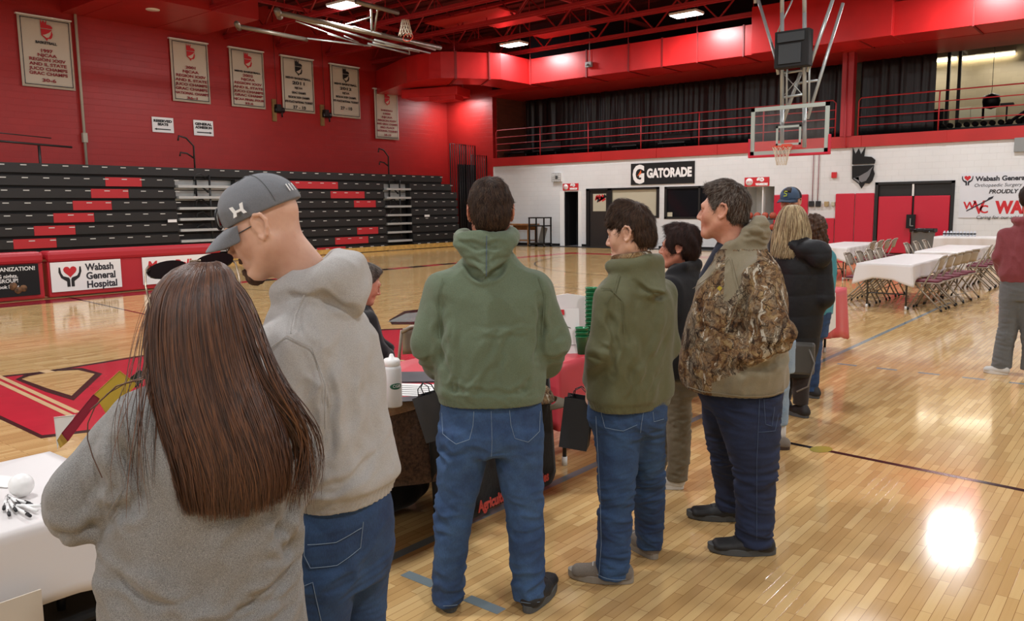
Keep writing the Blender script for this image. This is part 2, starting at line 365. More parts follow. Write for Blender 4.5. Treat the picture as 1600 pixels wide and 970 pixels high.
for i, (x0, x1) in enumerate(((h[0]+fx+.02, xm-.04), (xm+.02, h[1]-fx-.02))):
    b = MB(); b.b2((x0, YB-.03, .04), (x1, YB+.055, 1.93)); q_ = b.build('padded_leaf', M['redpad'], o, bevel=.03)
b = MB(); b.b2((xm-.05, YB-.03, 1.93), (xm, YB+.05, h[3]-.08)); b.build('mullion', M['whitem'], o)
# wall padding
def pad(x0, x1, z0, z1, lab):
    b = MB(); b.b2((x0+.01, YB-.07, z0), (x1-.01, YB-.002, z1)); tag(b.build('wall_pad', M['redpad'], bevel=.025), lab, 'wall pad', 'red wall pads')
pad(wx(1209), wx(1236), 1.2, 2.05, 'red vinyl wall pad right of the grey alcove, left of its pair')
pad(wx(1236), wx(1263), 1.2, 2.05, 'red vinyl wall pad left of the outlets, right of its pair')
pad(wx(1209), wx(1263), .08, 1.2, 'wide low red wall pad under the pair beside the alcove')
pad(wx(1263), wx(1305), .08, 1.21, 'low red wall pad under the electrical outlets')
pad(wx(1305), wx(1335.5), .08, 2.05, 'tall red wall pad, left of the two beside the double door')
pad(wx(1335.5), wx(1366), .08, 2.05, 'tall red wall pad touching the double door frame')
# ------------------------------------------------------------------ roof trusses, lamps, ducts
def truss(y, first=None):
    if first is not None:
        c = copy_tree(first); c.location.y = y; return c
    t = T('roof_truss', (0, y, 0), 'red steel roof truss with zigzag web spanning under the dark deck', 'roof truss', group='parallel red roof trusses')
    b = MB(); b.b2((XA, -.08, 8.02), (XR, .08, 8.12)); b.b2((XA, -.012, 7.96), (XR, .012, 8.02)); b.build('bottom_chord', M['steel_red'], t)
    b = MB(); b.b2((XA, -.07, 9.3), (XR, .07, 9.4)); b.build('top_chord', M['steel_red'], t)
    b = MB(); x = XA
    while x < XR-2.5:
        b.bar((x, 0, 8.06), (x+1.25, 0, 9.34), .05, .05); b.bar((x+1.25, 0, 9.34), (x+2.5, 0, 8.06), .05, .05); b.bar((x+1.25, 0, 8.06), (x+1.25, 0, 9.34), .025, .025); x += 2.5
    b.build('web', M['steel_red'], t); return t
tr0 = truss(27.0)
for y in (24.4, 22.0, 19.6, 17.3, 14.6, 12.2, 9.8): truss(y, tr0)
b = MB()
for x in (-24.2, -16.5, -8.6, -.5): b.b2((x-.05, YK, 8.6), (x+.05, YB, 8.72))
tag(b.build('ceiling_purlin', M['steel_red']), 'thin red steel bracing running lengthwise between the trusses', 'brace')
lampm = mat('lamp glow', 'ffffff', .5, emit=14)
def fixture(x, y, z, lab, grp=None, first=None, sx=1.0, sy=.6, HL=1.45):
    if first is not None:
        c = copy_tree(first); c.location = (x, y, z); c['label'] = lab; return c
    t = T('high_bay_light', (x, y, z), lab, 'ceiling light', group=grp)
    b = MB(); b.box((0, 0, .04), (sx, sy, .08)); b.box((0, 0, .1), (sx*.5, sy*.5, .06)); b.build('housing', M['white'], t, bevel=.01)
    b = MB(); 
    for k in (-1, 1): b.box((0, k*sy*.24, -.006), (sx*.94, sy*.42, .012))
    b.build('diffuser', lampm, t)
    b = MB(); b.tube([(-sx*.3, 0, .1), (-sx*.3, 0, HL)], .006); b.tube([(sx*.3, 0, .1), (sx*.3, 0, HL)], .006); b.build('hanger', M['grey'], t); return t
f0 = fixture(-20.5, 25.4, 8.0, 'high bay light above the corner of the red duct', 'high bay ceiling lights')
LBL = {(-13.1, 25.4): 'high bay light in front of the long duct, above the black curtain', (-20.5, 17.0): 'high bay light at the folded hoop frame near the top edge'}
for x, y, z in LAMPS[1:]:
    if y > 16: fixture(x, y, z, LBL.get((x, y), 'glowing rectangular high bay light hanging between the red trusses'), None, f0)
fixture(-26.2, 28.3, 6.82, 'lowest ceiling light, under the duct at the red corner', HL=2.62)
b = MB(); b.lathe([(0, 0), (.2, 0), (.22, .05), (.2, .09), (0, .09)], (-25.2, 13.3, 7.95)); tag(b.build('round_ceiling_lamp', M['white']), 'small round unlit lamp under the red soffit panel', 'ceiling light')
b = MB(); b.b2((XA, 11.6, 7.97), (-24.0, 16.3, 8.9)); tag(b.build('ceiling_soffit', M['redpaint']), 'boxed red soffit high on the banner wall', 'soffit')
for (px, py, sx, sy, lab) in ((735, 28, 3.4, 1.1, 'red panel between trusses, farthest left of the three'), (800, 32, 2.2, 1.1, 'small red ceiling panel above the corner light'), (880, 50, 2.4, .9, 'red ceiling panel just right of the corner light')):
    p = PZ(px, py, 8.25); b = MB(); b.box((p[0], p[1], 8.25), (sx, sy, .05)); tag(b.build('ceiling_panel', M['redpaint']), lab, 'ceiling panel', 'red panels in the trusses')
M['flange'] = mat('dark red flange', '7d1618', .45)
# duct: path of its front lower edge
DZ0, DZ1 = 6.73, 7.72
def duct(lab, pts, z0, z1, wd, seams, name='air_duct', rnd=False):
    t = T(name, (pts[0][0], pts[0][1], z0), lab, 'air duct'); o = Vector(t.location)
    def shape(inset, b, pp, za, zb):
        n = len(pp); vs = []; fs = []
        for i, p in enumerate(pp):
            a = Vector(pp[max(i-1, 0)]+(0,)); c = Vector(pp[min(i+1, n-1)]+(0,)); p = Vector(p+(0,))
            d1 = (p-a).normalized() if i else (c-p).normalized(); d2 = (c-p).normalized() if i < n-1 else d1
            nn = (Vector((-d1.y, d1.x, 0))+Vector((-d2.y, d2.x, 0))).normalized(); k = 1/max(.4, nn.dot(Vector((-d1.y, d1.x, 0))))
            f1 = p-nn*inset*k; f2 = p+nn*(wd+inset)*k
            for q_, z in ((f1, za-inset), (f2, za-inset), (f2, zb+inset), (f1, zb+inset)): vs.append(Vector((q_.x, q_.y, z))-o)
        for i in range(n-1):
            for j in range(4): fs.append((i*4+j, i*4+(j+1) % 4, i*4+4+(j+1) % 4, i*4+4+j))
        fs += [(3, 2, 1, 0), (n*4-4, n*4-3, n*4-2, n*4-1)]
        b.add(vs, fs); return b
    shape(0, MB(), pts, z0, z1).build('duct_shell', M['duct'], t)
    b = MB()
    for (a, c) in seams: shape(.03, b, [a, (a[0]+(c[0]-a[0])*1.4, a[1]+(c[1]-a[1])*1.4)], z0, z1)
    if seams: b.build('seam_flange', M['flange'], t)
    b = MB()
    for (a, c) in seams[::2]: b.tube([Vector((a[0], a[1], z0-.02))-o, Vector((a[0], a[1], 9.3))-o], .012)
    if seams: b.build('hanger_rod', M['steel_red'], t)
    return t
cy_ = 27.0
DU = duct('long straight red duct in front of the black curtain', [(-21.0, cy_), (-12.6, cy_), (XR-.5, cy_)], DZ0, DZ1, 1.5, [((x, cy_), (x+.04, cy_)) for x in (-20.95, -18.2, -16.3, -14.9, -13.5, -11.8, -8.0, -4.9, -3.0, -1, 1, 3)])
b = MB(); b.b2((9.6, -.25, -.02), (14.0, 1.3, 1.49)); b.build('raised_box', M['duct'], DU, bevel=.01)
ar = [(-25.0, 23.5), (-24.3, 23.25), (-23.6, 23.15), (-23.0, 23.2), (-22.5, 23.35), (-22.1, 23.7)]
DC = duct('curved red duct turning away from the banner wall', [(XA+.05, 24.6), (-26.2, 24.0)]+ar+[(-21.6, 24.4), (-21.0, 25.2), (-21.0, cy_+.75)], DZ0, DZ1, 1.6, [((-22.1, 23.7), (-22.06, 23.75)), ((-21.3, 24.8), (-21.27, 24.84))])
b = MB(); b.box((-18.0, 26.9, 7.15), (.28, .12, .2)); b.tube([(-18.0, 26.85, 7.15), (-18.0, 26.75, 7.1)], .04); b.tube([(-18.0, 26.95, 7.25), (-18.0, 26.95, 9.3)], .012); tag(b.build('duct_camera', M['grey'], bevel=.01), 'small pale device mounted on the face of the long duct', 'camera')
b = MB(); b.box((0, 0, 0), (2.6, 1.3, .35), rz=.3); b.box((.6, 0, -.25), (1.2, .8, .2), rz=.3); o = b.build('duct_branch', M['duct'], DC, bevel=.02, loc=(3.05, .6, -.23))
# curtains
def curtain(x0, x1, y, z0, z1, lab, seed):
    rr = random.Random(seed); ph = [(rr.uniform(2, 30), rr.uniform(0, 6), rr.uniform(.3, 1)) for _ in range(9)]
    def f(u, v):
        x = x0+(x1-x0)*u; d = sum(a*math.sin(k*x+p+.5*math.sin(3*v+p)) for k, p, a in ph)*.028*(.4+.6*(1-v))
        return (x, y+d, z1+(z0-z1)*v)
    b = MB(); b.grid(f, int(abs(x1-x0)*16), 8); tag(b.build('stage_curtain', M['curtain'], solid=.01), lab, 'curtain', 'black balcony curtains')
M['curtain'] = mat('black plastic sheet', '17181b', .38, bscale=6, bamt=.4)
curtain(PY(823, 200, 31.2)[0], PY(1010, 200, 31.2)[0], 31.2, 4.0, 6.85, 'glossy black curtain at the left end of the balcony', 3)
curtain(PY(1008, 200, 31.2)[0], PY(1326, 200, 31.2)[0], 31.25, 4.0, 6.85, 'black curtain behind the backboard, between end curtain and red column', 4)
curtain(PY(1342, 200, 31.2)[0], PY(1461, 150, 31.2)[0], 31.2, 4.0, 6.85, 'black curtain right of the red column, by the open balcony', 5)
# railings
def railing(x0, x1, lab, rx=True):
    t = T('balcony_railing', (x0, YB, 3.98), lab, 'railing'); L = x1-x0
    b = MB(); b.tube([(.0, 0, 0), (0, 0, 1.15), (.08, 0, 1.25), (L-.1, 0, 1.25), (L, 0, 1.15), (L, 0, 0)], .022); b.build('top_rail', M['steel_red'], t)
    b = MB()
    for z in (.33, .62, .92): b.tube([(0, 0, z), (L, 0, z)], .017)
    b.build('cross_rail', M['steel_red'], t)
    k = int(L/2.4); 
    for i in range(1, k): p = MB(); p.tube([(L*i/k, 0, 0), (L*i/k, 0, 1.24)], .022); p.build('post', M['steel_red'], t)
railing(-24.6, -9.3, 'red pipe railing along the balcony left of the column')
railing(-8.55, XR-.3, 'red pipe railing along the balcony right of the column')
# ------------------------------------------------------------------ bleachers
M['seat'] = mat('black plastic seat', '1d1d1d', .42); M['seatred'] = mat('red plastic seat', 'b2242c', .42); M['alum'] = mat('aluminium step', 'b9bdbb', .4, metal=.35)
BX = -25.0; t = T('bleachers', (BX, 0, 0), 'closed black telescoping bleachers with red seat blocks along the red wall', 'bleachers')
ys = [PX(x, y, BX)[1] for x, y in ((278, 300), (372, 300), (605, 330), (645, 330))]
ax = [(ys[0], ys[1]), (ys[2], ys[3])]; yend = PX(718, 330, BX)[1]; y0b = -4.0
nr = 9; zt = [3.12-.355*i for i in range(nr)]
def Yb(px, py): return PX(px, py, BX)[1]
redblk = {1: [(Yb(168, 280), Yb(225, 280)), (Yb(435, 278), Yb(532, 282))], 2: [(Yb(145, 297), Yb(204, 297)), (Yb(440, 298), Yb(463, 298)), (Yb(520, 300), Yb(573, 300))], 3: [(Yb(116, 315), Yb(177, 315)), (Yb(556, 314), Yb(590, 314))],
          4: [(Yb(85, 333), Yb(149, 333))], 5: [(Yb(54, 352), Yb(119, 352))], 6: [(Yb(21, 372), Yb(89, 372)), (Yb(559, 354), Yb(592, 354))], 7: [(Yb(-15, 391), Yb(57, 391)), (Yb(524, 368), Yb(576, 368))], 8: [(Yb(-50, 405), Yb(20, 405)), (Yb(495, 383), Yb(540, 383))]}
M['plate'] = mat('seat number plate', 'c9c9c4', .4)
for i in range(nr):
    z1 = zt[i]; z0 = z1-.27; xo = -.09*(nr-1-i)*.25; b = MB()
    ye = yend-(.9 if i == 0 else (.35 if i == 1 else 0))
    segs = [(y0b, ax[0][0]), (ax[0][1], ax[1][0]), (ax[1][1], ye)] if i else [(y0b, ye)]
    for (a, c) in segs:
        cuts = [a]; 
        for (r0, r1) in redblk.get(i, []):
            if a < (r0+r1)/2 < c: cuts += [r0, r1]
        cuts.append(c)
        for k in range(len(cuts)-1):
            b.b2((xo-.28, cuts[k]+.004, z0), (xo, cuts[k+1]-.004, z1), mi=k % 2); b.b2((xo-.26, cuts[k], z0-.085), (xo-.06, cuts[k+1], z0), mi=3)
        y = a+.25
        while y < c: b.b2((xo-.002, y, z1-.07), (xo+.004, y+.16, z1-.045), mi=2); y += .56
    b.build('seat_row', [M['seat'], M['seatred'], M['plate'], M['blackm']], t)
for j, (a, c) in enumerate(ax):
    for i in range(1, nr):
        z1 = zt[i]-.02; b = MB(); b.b2((-.5, a, z1-.33), (-.42, c, z1)); b.build('aisle_riser', M['black'] if i > 2 else M['alum'], t)
        b = MB(); b.b2((-.45, a+.04, z1-.27), (-.03, c-.04, z1-.19)); b.build('aisle_step', M['alum'], t)
    ym = (a+c)/2; b = MB(); b.tube([(-.1, ym+.1, .55), (-.1, ym+.1, 2.9)], .035); b.build('aisle_post', M['black'], t)
    b = MB(); b.tube([(-.35, ym-.25, 2.2), (-.35, ym-.25, 3.85), (-.35, ym-.5, 4.1), (-.35, ym-.75, 4.15), (-.35, ym-.78, 4.0)], .03); b.tube([(-.35, ym-.25, 3.45), (-.35, ym-.5, 3.6), (-.35, ym-.72, 3.62), (-.35, ym-.75, 3.5)], .028)
    for k in range(5): z = 2.9-.42*k; b.tube([(-.2, ym-.4, z-.2), (-.2, ym-.35, z), (-.2, ym-.15, z+.05), (-.2, ym+.1, z-.15)], .03)
    b.build('handrail', M['black'], t)
b = MB(); b.b2((-.25, y0b, .02), (.02, yend, .2)); b.build('front_skirt', mat('yellow wood skirt', 'c9a055', .35, nscale=6), t)
b = MB(); b.b2((-2.6, y0b, 0), (-.55, yend-.6, 3.05)); b.build('understructure', M['blackm'], t)
for (px, py) in ((269, 345), (667, 337)):
    y = Yb(px, py); b = MB(); b.box((.012, y, PX(px, py, BX)[2]), (.01, .3, .09)); b.build('row_tag', M['white'], t)
b = MB(); y = Yb(68, 232); b.tube([(-.3, y, 2.6), (-.3, y, 3.62)], .04); b.tube([(-.3, y-1.6, 3.72), (-.3, y+.9, 3.62)], .03); b.tube([(-.3, y-1.6, 3.95), (-.3, y+.35, 3.85)], .015); b.build('top_guard', M['black'], t)
# stacked guard rails standing at the end of the bank
t = T('guard_rail_frame', (-25.6, 27.55, 0), 'tall dark folded guard rail panels standing at the bleacher end', 'guard rail')
for k, (dy, z) in enumerate(((0, 4.6), (.3, 4.55), (.75, 4.1))):
    b = MB(); b.tube([(.3*k, dy-.5, 0), (.3*k, dy-.5, z), (.3*k, dy+.55, z), (.3*k, dy+.55, 0)], .03)
    for j in range(6): b.tube([(.3*k, dy-.35+.15*j, .2), (.3*k, dy-.35+.15*j, z)], .018)
    b.build('rail_panel', M['black'], t)
b = MB(); b.b2((-.1, .1, 0), (-.04, 1.25, 3.7)); b.build('end_panel', mat('navy panel', '23272f', .5), t)
# ------------------------------------------------------------------ wall banners
M['cloth'] = mat('banner cloth', 'c9bfae', .85, bscale=3, bamt=.2)
HEAD = [(-.42, 1.0), (-.3, .72), (-.18, .95), (-.08, .7), (.08, 1.0), (.05, .62), (.35, .58), (.5, .45), (.48, .3), (-.42, .3), (-.42, .62)]
HEAD2 = [(-.42, .24), (.46, .24), (.44, .05), (.5, -.12), (.42, -.4), (.3, -.52), (.12, -.5), (.0, -.72), (-.12, -.52), (-.4, -.3)]
CHEEK = [(.44, .2), (.22, -.02), (-.1, -.2), (-.3, -.26), (0, -.46), (.18, -.4), (.3, -.2), (.36, .02)]
def emblem(parent, o, u, v, s, m, m2, th=.004, name='emblem'):
    b = MB(); o = Vector(o); n = Vector(u).cross(Vector(v)).normalized()
    for k, (pts, off) in enumerate(((HEAD, 0), (HEAD2, 0), (CHEEK, th))): b.poly([(p[0]*s, p[1]*s) for p in pts], th, o+n*off, u, v, mi=1 if k == 2 else 0)
    return b.build(name, [m, m2], parent)
def banner(tl, br, lines, cr, lab, emb=True, wave=1, top_small=None):
    # on the left wall, given by its pixel corners in the survey
    a = PX(*tl, XA+.06); c = PX(*br, XA+.06); w_ = c[1]-a[1]; h_ = a[2]-c[2]
    t = T('championship_banner', (XA+.06, (a[1]+c[1])/2, c[2]), lab, 'banner', group=None)
    U, V = Vector((0, 1, 0)), Vector((0, 0, 1))
    b = MB(); b.grid(lambda u, v: (.012*math.sin(u*7+2*v)*wave*(1-v)+.01, (u-.5)*w_, h_*v), 16, 10); b.build('cloth', M['cloth'], t, solid=.006)
    b = MB(); b.b2((-.06, -w_/2-.03, h_-.02), (.05, w_/2+.03, h_+.02)); b.build('hem_rod', M['white'], t)
    x = .042; e = .07; b = MB(); g = .02
    for (y0, y1, z0, z1) in ((-w_/2+e, w_/2-e, e, e+g), (-w_/2+e, w_/2-e, h_-e-g, h_-e), (-w_/2+e, -w_/2+e+g, e, h_-e), (w_/2-e-g, w_/2-e, e, h_-e)): b.b2((x, y0, z0), (x+.004, y1, z1))
    b.build('border_stripe', M['navy'], t)
    emblem(t, (x, .02, h_*.79), U, V, w_*.24, cr, M['cloth'])
    L = []
    for (s_, z, sz, wd, m) in lines: L.append(text(s_, sz*h_, m, t, fr((x, 0, z*h_), U, V), fit=wd*w_, bold=.004))
    if L: join_text(L)
    return t
rk, bk = M['darkred'], M['inkb']
banner((25, 20), (118, 142), [('BASKETBALL', .62, .05, .4, bk), ('1997', .50, .065, .22, rk), ('NJCAA', .44, .06, .36, rk), ('REGION XXIV', .375, .06, .68, rk), ('AND IL STATE', .31, .06, .7, rk), ('JUCO CHAMPS', .245, .06, .72, rk), ('GRAC CHAMPS', .18, .06, .72, rk), ('30-6', .085, .065, .26, rk)], M['redink'], 'white banner reading 1997, nearest the pale vertical pipe')
banner((264, 59), (329, 163), [('2001', .545, .06, .26, rk), ('NJCAA', .475, .06, .42, rk), ('REGION XXIV', .405, .06, .78, rk), ('AND IL STATE', .335, .06, .84, rk), ('JUCO CHAMPS', .265, .06, .84, rk), ('GRAC CHAMPS', .195, .06, .84, rk), ('NATIONAL CHAMPS', .125, .055, .9, rk), ('36-1', .05, .055, .28, rk)], M['redink'], 'white banner reading 2001 and national champs')
banner((357, 73), (415, 171), [('MEN\'S BASKETBALL', .60, .04, .76, bk), ('2002', .53, .06, .3, rk), ('NJCAA', .465, .055, .4, rk), ('REGION XXIV', .395, .055, .8, rk), ('AND IL STATE', .325, .055, .86, rk), ('JUCO CHAMPS', .255, .055, .86, rk), ('GRAC CHAMP', .19, .055, .82, rk), ('NJCAA FINAL FOUR', .12, .05, .9, rk), ('33-6', .055, .05, .24, rk)], M['redink'], 'white banner reading 2002 and final four')
banner((438, 86), (492, 178), [('MEN\'S BASKETBALL', .60, .05, .78, bk), ('2011', .505, .08, .38, bk), ('NJCAA', .425, .055, .24, bk), ('GRAC CHAMPS', .335, .055, .44, bk), ('REGION XXIV CHAMPS', .25, .055, .66, bk), ('8TH PLACE NATIONAL TOURNEY', .165, .055, .86, bk), ('27 - 10', .06, .08, .4, bk)], M['inkb'], 'white banner with a black emblem, between two winch brackets')
banner((515, 99), (563, 186), [('MEN\'S BASKETBALL', .62, .05, .78, bk), ('2012', .53, .07, .4, bk), ('NJCAA', .45, .055, .24, bk), ('REGION XXIV CHAMPS', .37, .055, .7, bk), ('8TH PLACE NATIONAL TOURNEY', .29, .055, .86, bk), ('27 - 10', .15, .08, .4, bk)], M['inkb'], 'white banner with a black emblem, right of both winch brackets')
banner((584, 138), (623, 219), [('BASKETBALL', .57, .04, .5, rk), ('1988', .50, .05, .3, rk), ('NJCAA', .43, .05, .44, rk), ('REGION XXIV', .36, .05, .78, rk), ('AND GRAC CHAMPS', .29, .05, .88, rk), ('3RD PLACE', .22, .05, .6, rk), ('NATIONAL TOURNEY', .15, .05, .9, rk), ('28-10', .07, .05, .3, rk)], M['redink'], 'narrowest faded white banner at the right end of the row')
# seat signs, pole, brackets
for (tl, br, tx, lab, di) in (((237, 182), (272, 208), ('RESERVED', 'SEATS'), 'white sign RESERVED SEATS with left arrow', -1), ((302, 187), (334, 213), ('GENERAL', 'ADMISSION'), 'white sign GENERAL ADMISSION with right arrow', 1)):
    a = PX(*tl, XA+.04); c = PX(*br, XA+.04); w_ = c[1]-a[1]; h_ = a[2]-c[2]; t = T('wall_sign', (XA+.03, (a[1]+c[1])/2, c[2]), lab, 'sign')
    b = MB(); b.b2((-.01, -w_/2, 0), (.01, w_/2, h_)); b.build('sign_board', M['white'], t)
    join_text([text(tx[k], .22*h_, M['inkb'], t, fr((.012, 0, h_*(.68-.22*k)), (0, 1, 0), (0, 0, 1)), fit=w_*(.86 if len(tx[k]) > 6 else .5), bold=.008) for k in range(2)])
    b = MB(); b.poly([(-.35*w_, -.05*h_), (.35*w_, -.05*h_), (.35*w_, .02*h_), (-.35*w_, .02*h_)], .004, (.012, 0, h_*.22), (0, 1, 0), (0, 0, 1)); b.poly([(di*.42*w_, -.015*h_), (di*.3*w_, -.09*h_), (di*.3*w_, .06*h_)], .004, (.012, 0, h_*.22), (0, 1, 0), (0, 0, 1)); b.build('arrow', M['inkb'], t)
a = PX(112, 0, XA+.1); c = PX(135, 250, XA+.1); b = MB(); b.tube([(XA+.1, c[1], 3.0), (XA+.1, c[1], 9.4)], .045, mi=0); b.box((XA+.1, c[1], PX(131, 215, XA+.1)[2]), (.12, .14, .3), mi=0)
tag(b.build('wall_pipe', mat('pale pipe', 'b3aa97', .5)), 'pale vertical pipe on the red wall right of the 1997 banner', 'pipe')
for (px, py, lab) in ((430, 172, 'wooden winch bracket on the red wall, left of the pair'), (505, 180, 'wooden winch bracket on the red wall, between the two black emblem banners')):
    p = PX(px, py, XA+.1); t = T('hoop_winch', (XA, p[1], p[2]), lab, 'winch'); b = MB(); b.box((.03, 0, 0), (.06, .18, .85)); b.build('backing_board', mat('plywood', '8a6a3c', .7, nscale=5), t)
    b = MB(); b.tube([(.1, -.02, .02), (.1, .38, .02)], .11, 12); b.box((.14, .1, .1), (.2, .2, .24)); b.tube([(.12, .3, .0), (.12, .3, -.25)], .03); b.build('winch_motor', M['black'], t)
    b = MB(); b.tube([(.1, .1, .2), (.1, .05, 4)], .008); b.build('cable', M['black'], t)
# ------------------------------------------------------------------ padded barriers by the court
M['barrier'] = mat('red barrier vinyl', 'b3222f', .42)
def barrier(y0, y1, lab, signs):
    t = T('padded_barrier', (-17.5, (y0+y1)/2, 0), lab, 'barrier'); L = y1-y0
    b = MB(); b.b2((-.35, -L/2+.02, .02), (0, L/2-.02, .74)); b.build('padded_body', M['barrier'], t, bevel=.03)
    b = MB(); b.b2((-.42, -L/2+.01, .72), (.05, L/2-.01, .95)); b.build('padded_top', M['barrier'], t, bevel=.07)
    for s_ in signs: s_(t)
    return t
def sgn(t, y0, y1, z0, z1, m):
    b = MB(); b.b2((.012, y0, z0), (.03, y1, z1)); return b.build('sign_panel', m, t)
HAND = [(-.2, -.5), (-.2, -.2), (-.5, .02), (-.62, .35), (-.6, .62), (-.52, .62), (-.48, .3), (-.38, .12), (-.08, .02), (-.03, -.1), (-.03, -.5)]
def heart(s, n=26):
    return [(s*16*math.sin(a)**3/16, s*(13*math.cos(a)-5*math.cos(2*a)-2*math.cos(3*a)-math.cos(4*a))/16) for a in np.linspace(0, 2*math.pi, n, endpoint=False)]
def hospital(par, o, u, v, s, dk=None):
    b = MB(); o = Vector(o); b.poly([(p[0]*s, p[1]*s) for p in HAND], .003, o, u, v, 0); b.poly([(-p[0]*s, p[1]*s) for p in HAND], .003, o, u, v, 0)
    b.poly([(x, y+.38*s) for x, y in heart(.36*s)], .004, o, u, v, 1); return b.build('emblem', [dk or M['inkb'], M['redink']], par)
def s_hosp(t):
    yc = -(7.53+.1)+7.5; o = PX(72, 405, -17.5); c = PX(190, 448, -17.5); cy = (10.54+6.66)/2; y0, y1 = 6.72-cy, 8.13-cy
    p = sgn(t, y0, y1, .12, .72, M['white']); hospital(p, (.031, y0+.37, .39), (0, 1, 0), (0, 0, 1), .36)
    join_text([text(s_, .2, M['navy'], p, fr((.032, y0+.68, .52-.18*k), (0, 1, 0), (0, 0, 1)), fit=f_, align='LEFT', bold=.006) for k, (s_, f_) in enumerate((('Wabash', .58), ('General', .6), ('Hospital', .62)))])
def s_mb(t):
    cy = (10.54+6.66)/2; y0, y1 = 8.6-cy, 10.35-cy; p = sgn(t, y0, y1, .12, .72, M['white'])
    join_text([text(s_, .27-.09*k, M['redink'], p, fr((.032, y0+.1+.3*k, .44-.22*k), (0, 1, 0), (0, 0, 1)), align='LEFT', shear=.2, bold=.01) for k, s_ in enumerate(('Mary Bell', 'Market'))])
def s_blk(t):
    cy = (6.62+4.2)/2; y0, y1 = 4.4-cy, 6.5-cy; p = sgn(t, y0, y1, .1, .72, M['blackm'])
    L = [text(s_, sz, M['whitem'], p, fr((.032, y1-.06, z), (0, 1, 0), (0, 0, 1)), align='RIGHT', bold=.002, fit=None) for s_, sz, z in (('HELP YOUR ORGANIZATION!', .11, .6), ('FUND DRAISING nights.', .1, .47), ('BRING TO YOUR GROUP!', .1, .38), ('Book Now', .09, .27))]
    for q_ in L[1:]: 
        for v_ in q_.data.vertices: v_.co.y -= .32
    join_text(L); b = MB()
    for (y, z, r_) in ((y0+.95, .2, .11), (y0+1.15, .17, .1), (y0+1.62, .3, .08), (y0+1.8, .25, .07), (y0+1.7, .22, .07)): b.lathe([(0, 0), (r_, 0), (r_*.9, .005), (0, .006)], (.031, y, z), 12, ax=(1, 0, 0))
    b.build('food_photo', mat('food print', '6b4a2c', .6, nscale=14, namt=.4), p)
barrier(4.2, 6.62, 'red padded barrier carrying a black fundraising sign', [s_blk])
barrier(6.66, 10.54, 'long red padded barrier with two white signs, hands and heart on one', [s_hosp, s_mb])
# ------------------------------------------------------------------ signs on the white wall
def wsign(px0, py0, px1, py1, lab, m, name='wall_sign', th=.03, cat='sign'):
    a = PY(px0, py0, YB); c = PY(px1, py1, YB); t = T(name, ((a[0]+c[0])/2, YB-th/2-.004, (a[2]+c[2])/2), lab, cat); w_, h_ = c[0]-a[0], a[2]-c[2]
    b = MB(); b.box((0, 0, 0), (w_, th, h_)); b.build('sign_board', m, t); return t, w_, h_
UX, UZ = (1, 0, 0), (0, 0, 1)
t, w_, h_ = wsign(986.5, 256, 1085.5, 286, 'wide black sign with large white GATORADE lettering', M['blackm'])
join_text([text('GATORADE', h_*.56, M['white'], t, fr((w_*.11, -.018, -h_*.17), UX, UZ), fit=w_*.70, bold=.025), text('G', h_*1.15, M['white'], t, fr((-w_*.375, -.018, -h_*.4), UX, UZ), fit=w_*.19, bold=.04)])
b = MB(); b.poly([(-.02*w_, -.1*h_), (.04*w_, .2*h_), (.045*w_, .02*h_), (.02*w_, -.02*h_)], .006, (-w_*.37, -.03, 0), UX, UZ); b.build('bolt', mat('orange ink', 'd8622c', .6), t)
for (a, c, lab) in (((880, 287), (904, 297), 'small red GO sign over the dark doorway'), ((1164, 277.5), (1202, 290.5), 'small red GO sign over the grey alcove')):
    t, w_, h_ = wsign(*a, *c, lab, M['redink']); join_text([text('GO', h_*.5, M['white'], t, fr((w_*.15, -.018, .02), UX, UZ), bold=.02), text('WARRIORS', h_*.34, M['white'], t, fr((w_*.2, -.018, -h_*.4), UX, UZ), fit=w_*.5, bold=.01)])
    b = MB(); b.lathe([(0, 0), (h_*.42, 0), (h_*.42, .006), (0, .006)], (-w_*.3, -.016, 0), 14, ax=(0, -1, 0)); o = b.build('roundel', M['white'], t); text('WV', h_*.4, M['redink'], o, fr((-w_*.3, -.025, -h_*.15), UX, UZ))
t, w_, h_ = wsign(865.5, 271, 878.5, 283.5, 'small caged white box on the wall near the corner', M['white'], 'clock_cage', .12, 'clock')
b = MB()
for k in range(5): b.tube([(-w_/2+w_*k/4, -.09, -h_/2), (-w_/2+w_*k/4, -.09, h_/2)], .008); b.tube([(-w_/2, -.09, -h_/2+h_*k/4), (w_/2, -.09, -h_/2+h_*k/4)], .008)
b.build('wire_guard', M['grey'], t); b = MB(); b.box((.0, -.07, 0), (.12, .02, .14)); b.build('clock_face', M['inkb'], t)
# big emblem
a = PY(1326, 231, YB-.05); c = PY(1372, 294, YB-.05); s_ = (a[2]-c[2])/1.72
t = T('wall_emblem', ((a[0]+c[0])/2-.03, YB-.06, c[2]+.72*s_), 'large black and grey profile head emblem left of the double door', 'emblem')
b = MB(); b.poly([(p[0]*s_, p[1]*s_) for p in HEAD], .04, (0, .04, 0), UX, UZ); b.poly([(p[0]*s_, p[1]*s_) for p in HEAD2], .04, (0, .04, 0), UX, UZ); b.build('head_outline', M['blackm'], t)
b = MB(); b.poly([(p[0]*s_, p[1]*s_) for p in CHEEK], .01, (0, -.005, 0), UX, UZ); b.poly([(-.36*s_, -.28*s_), (-.12*s_, -.22*s_), (-.08*s_, -.5*s_)], .01, (0, -.005, 0), UX, UZ); b.build('face_plate', mat('grey plate', '6f7072', .5), t)
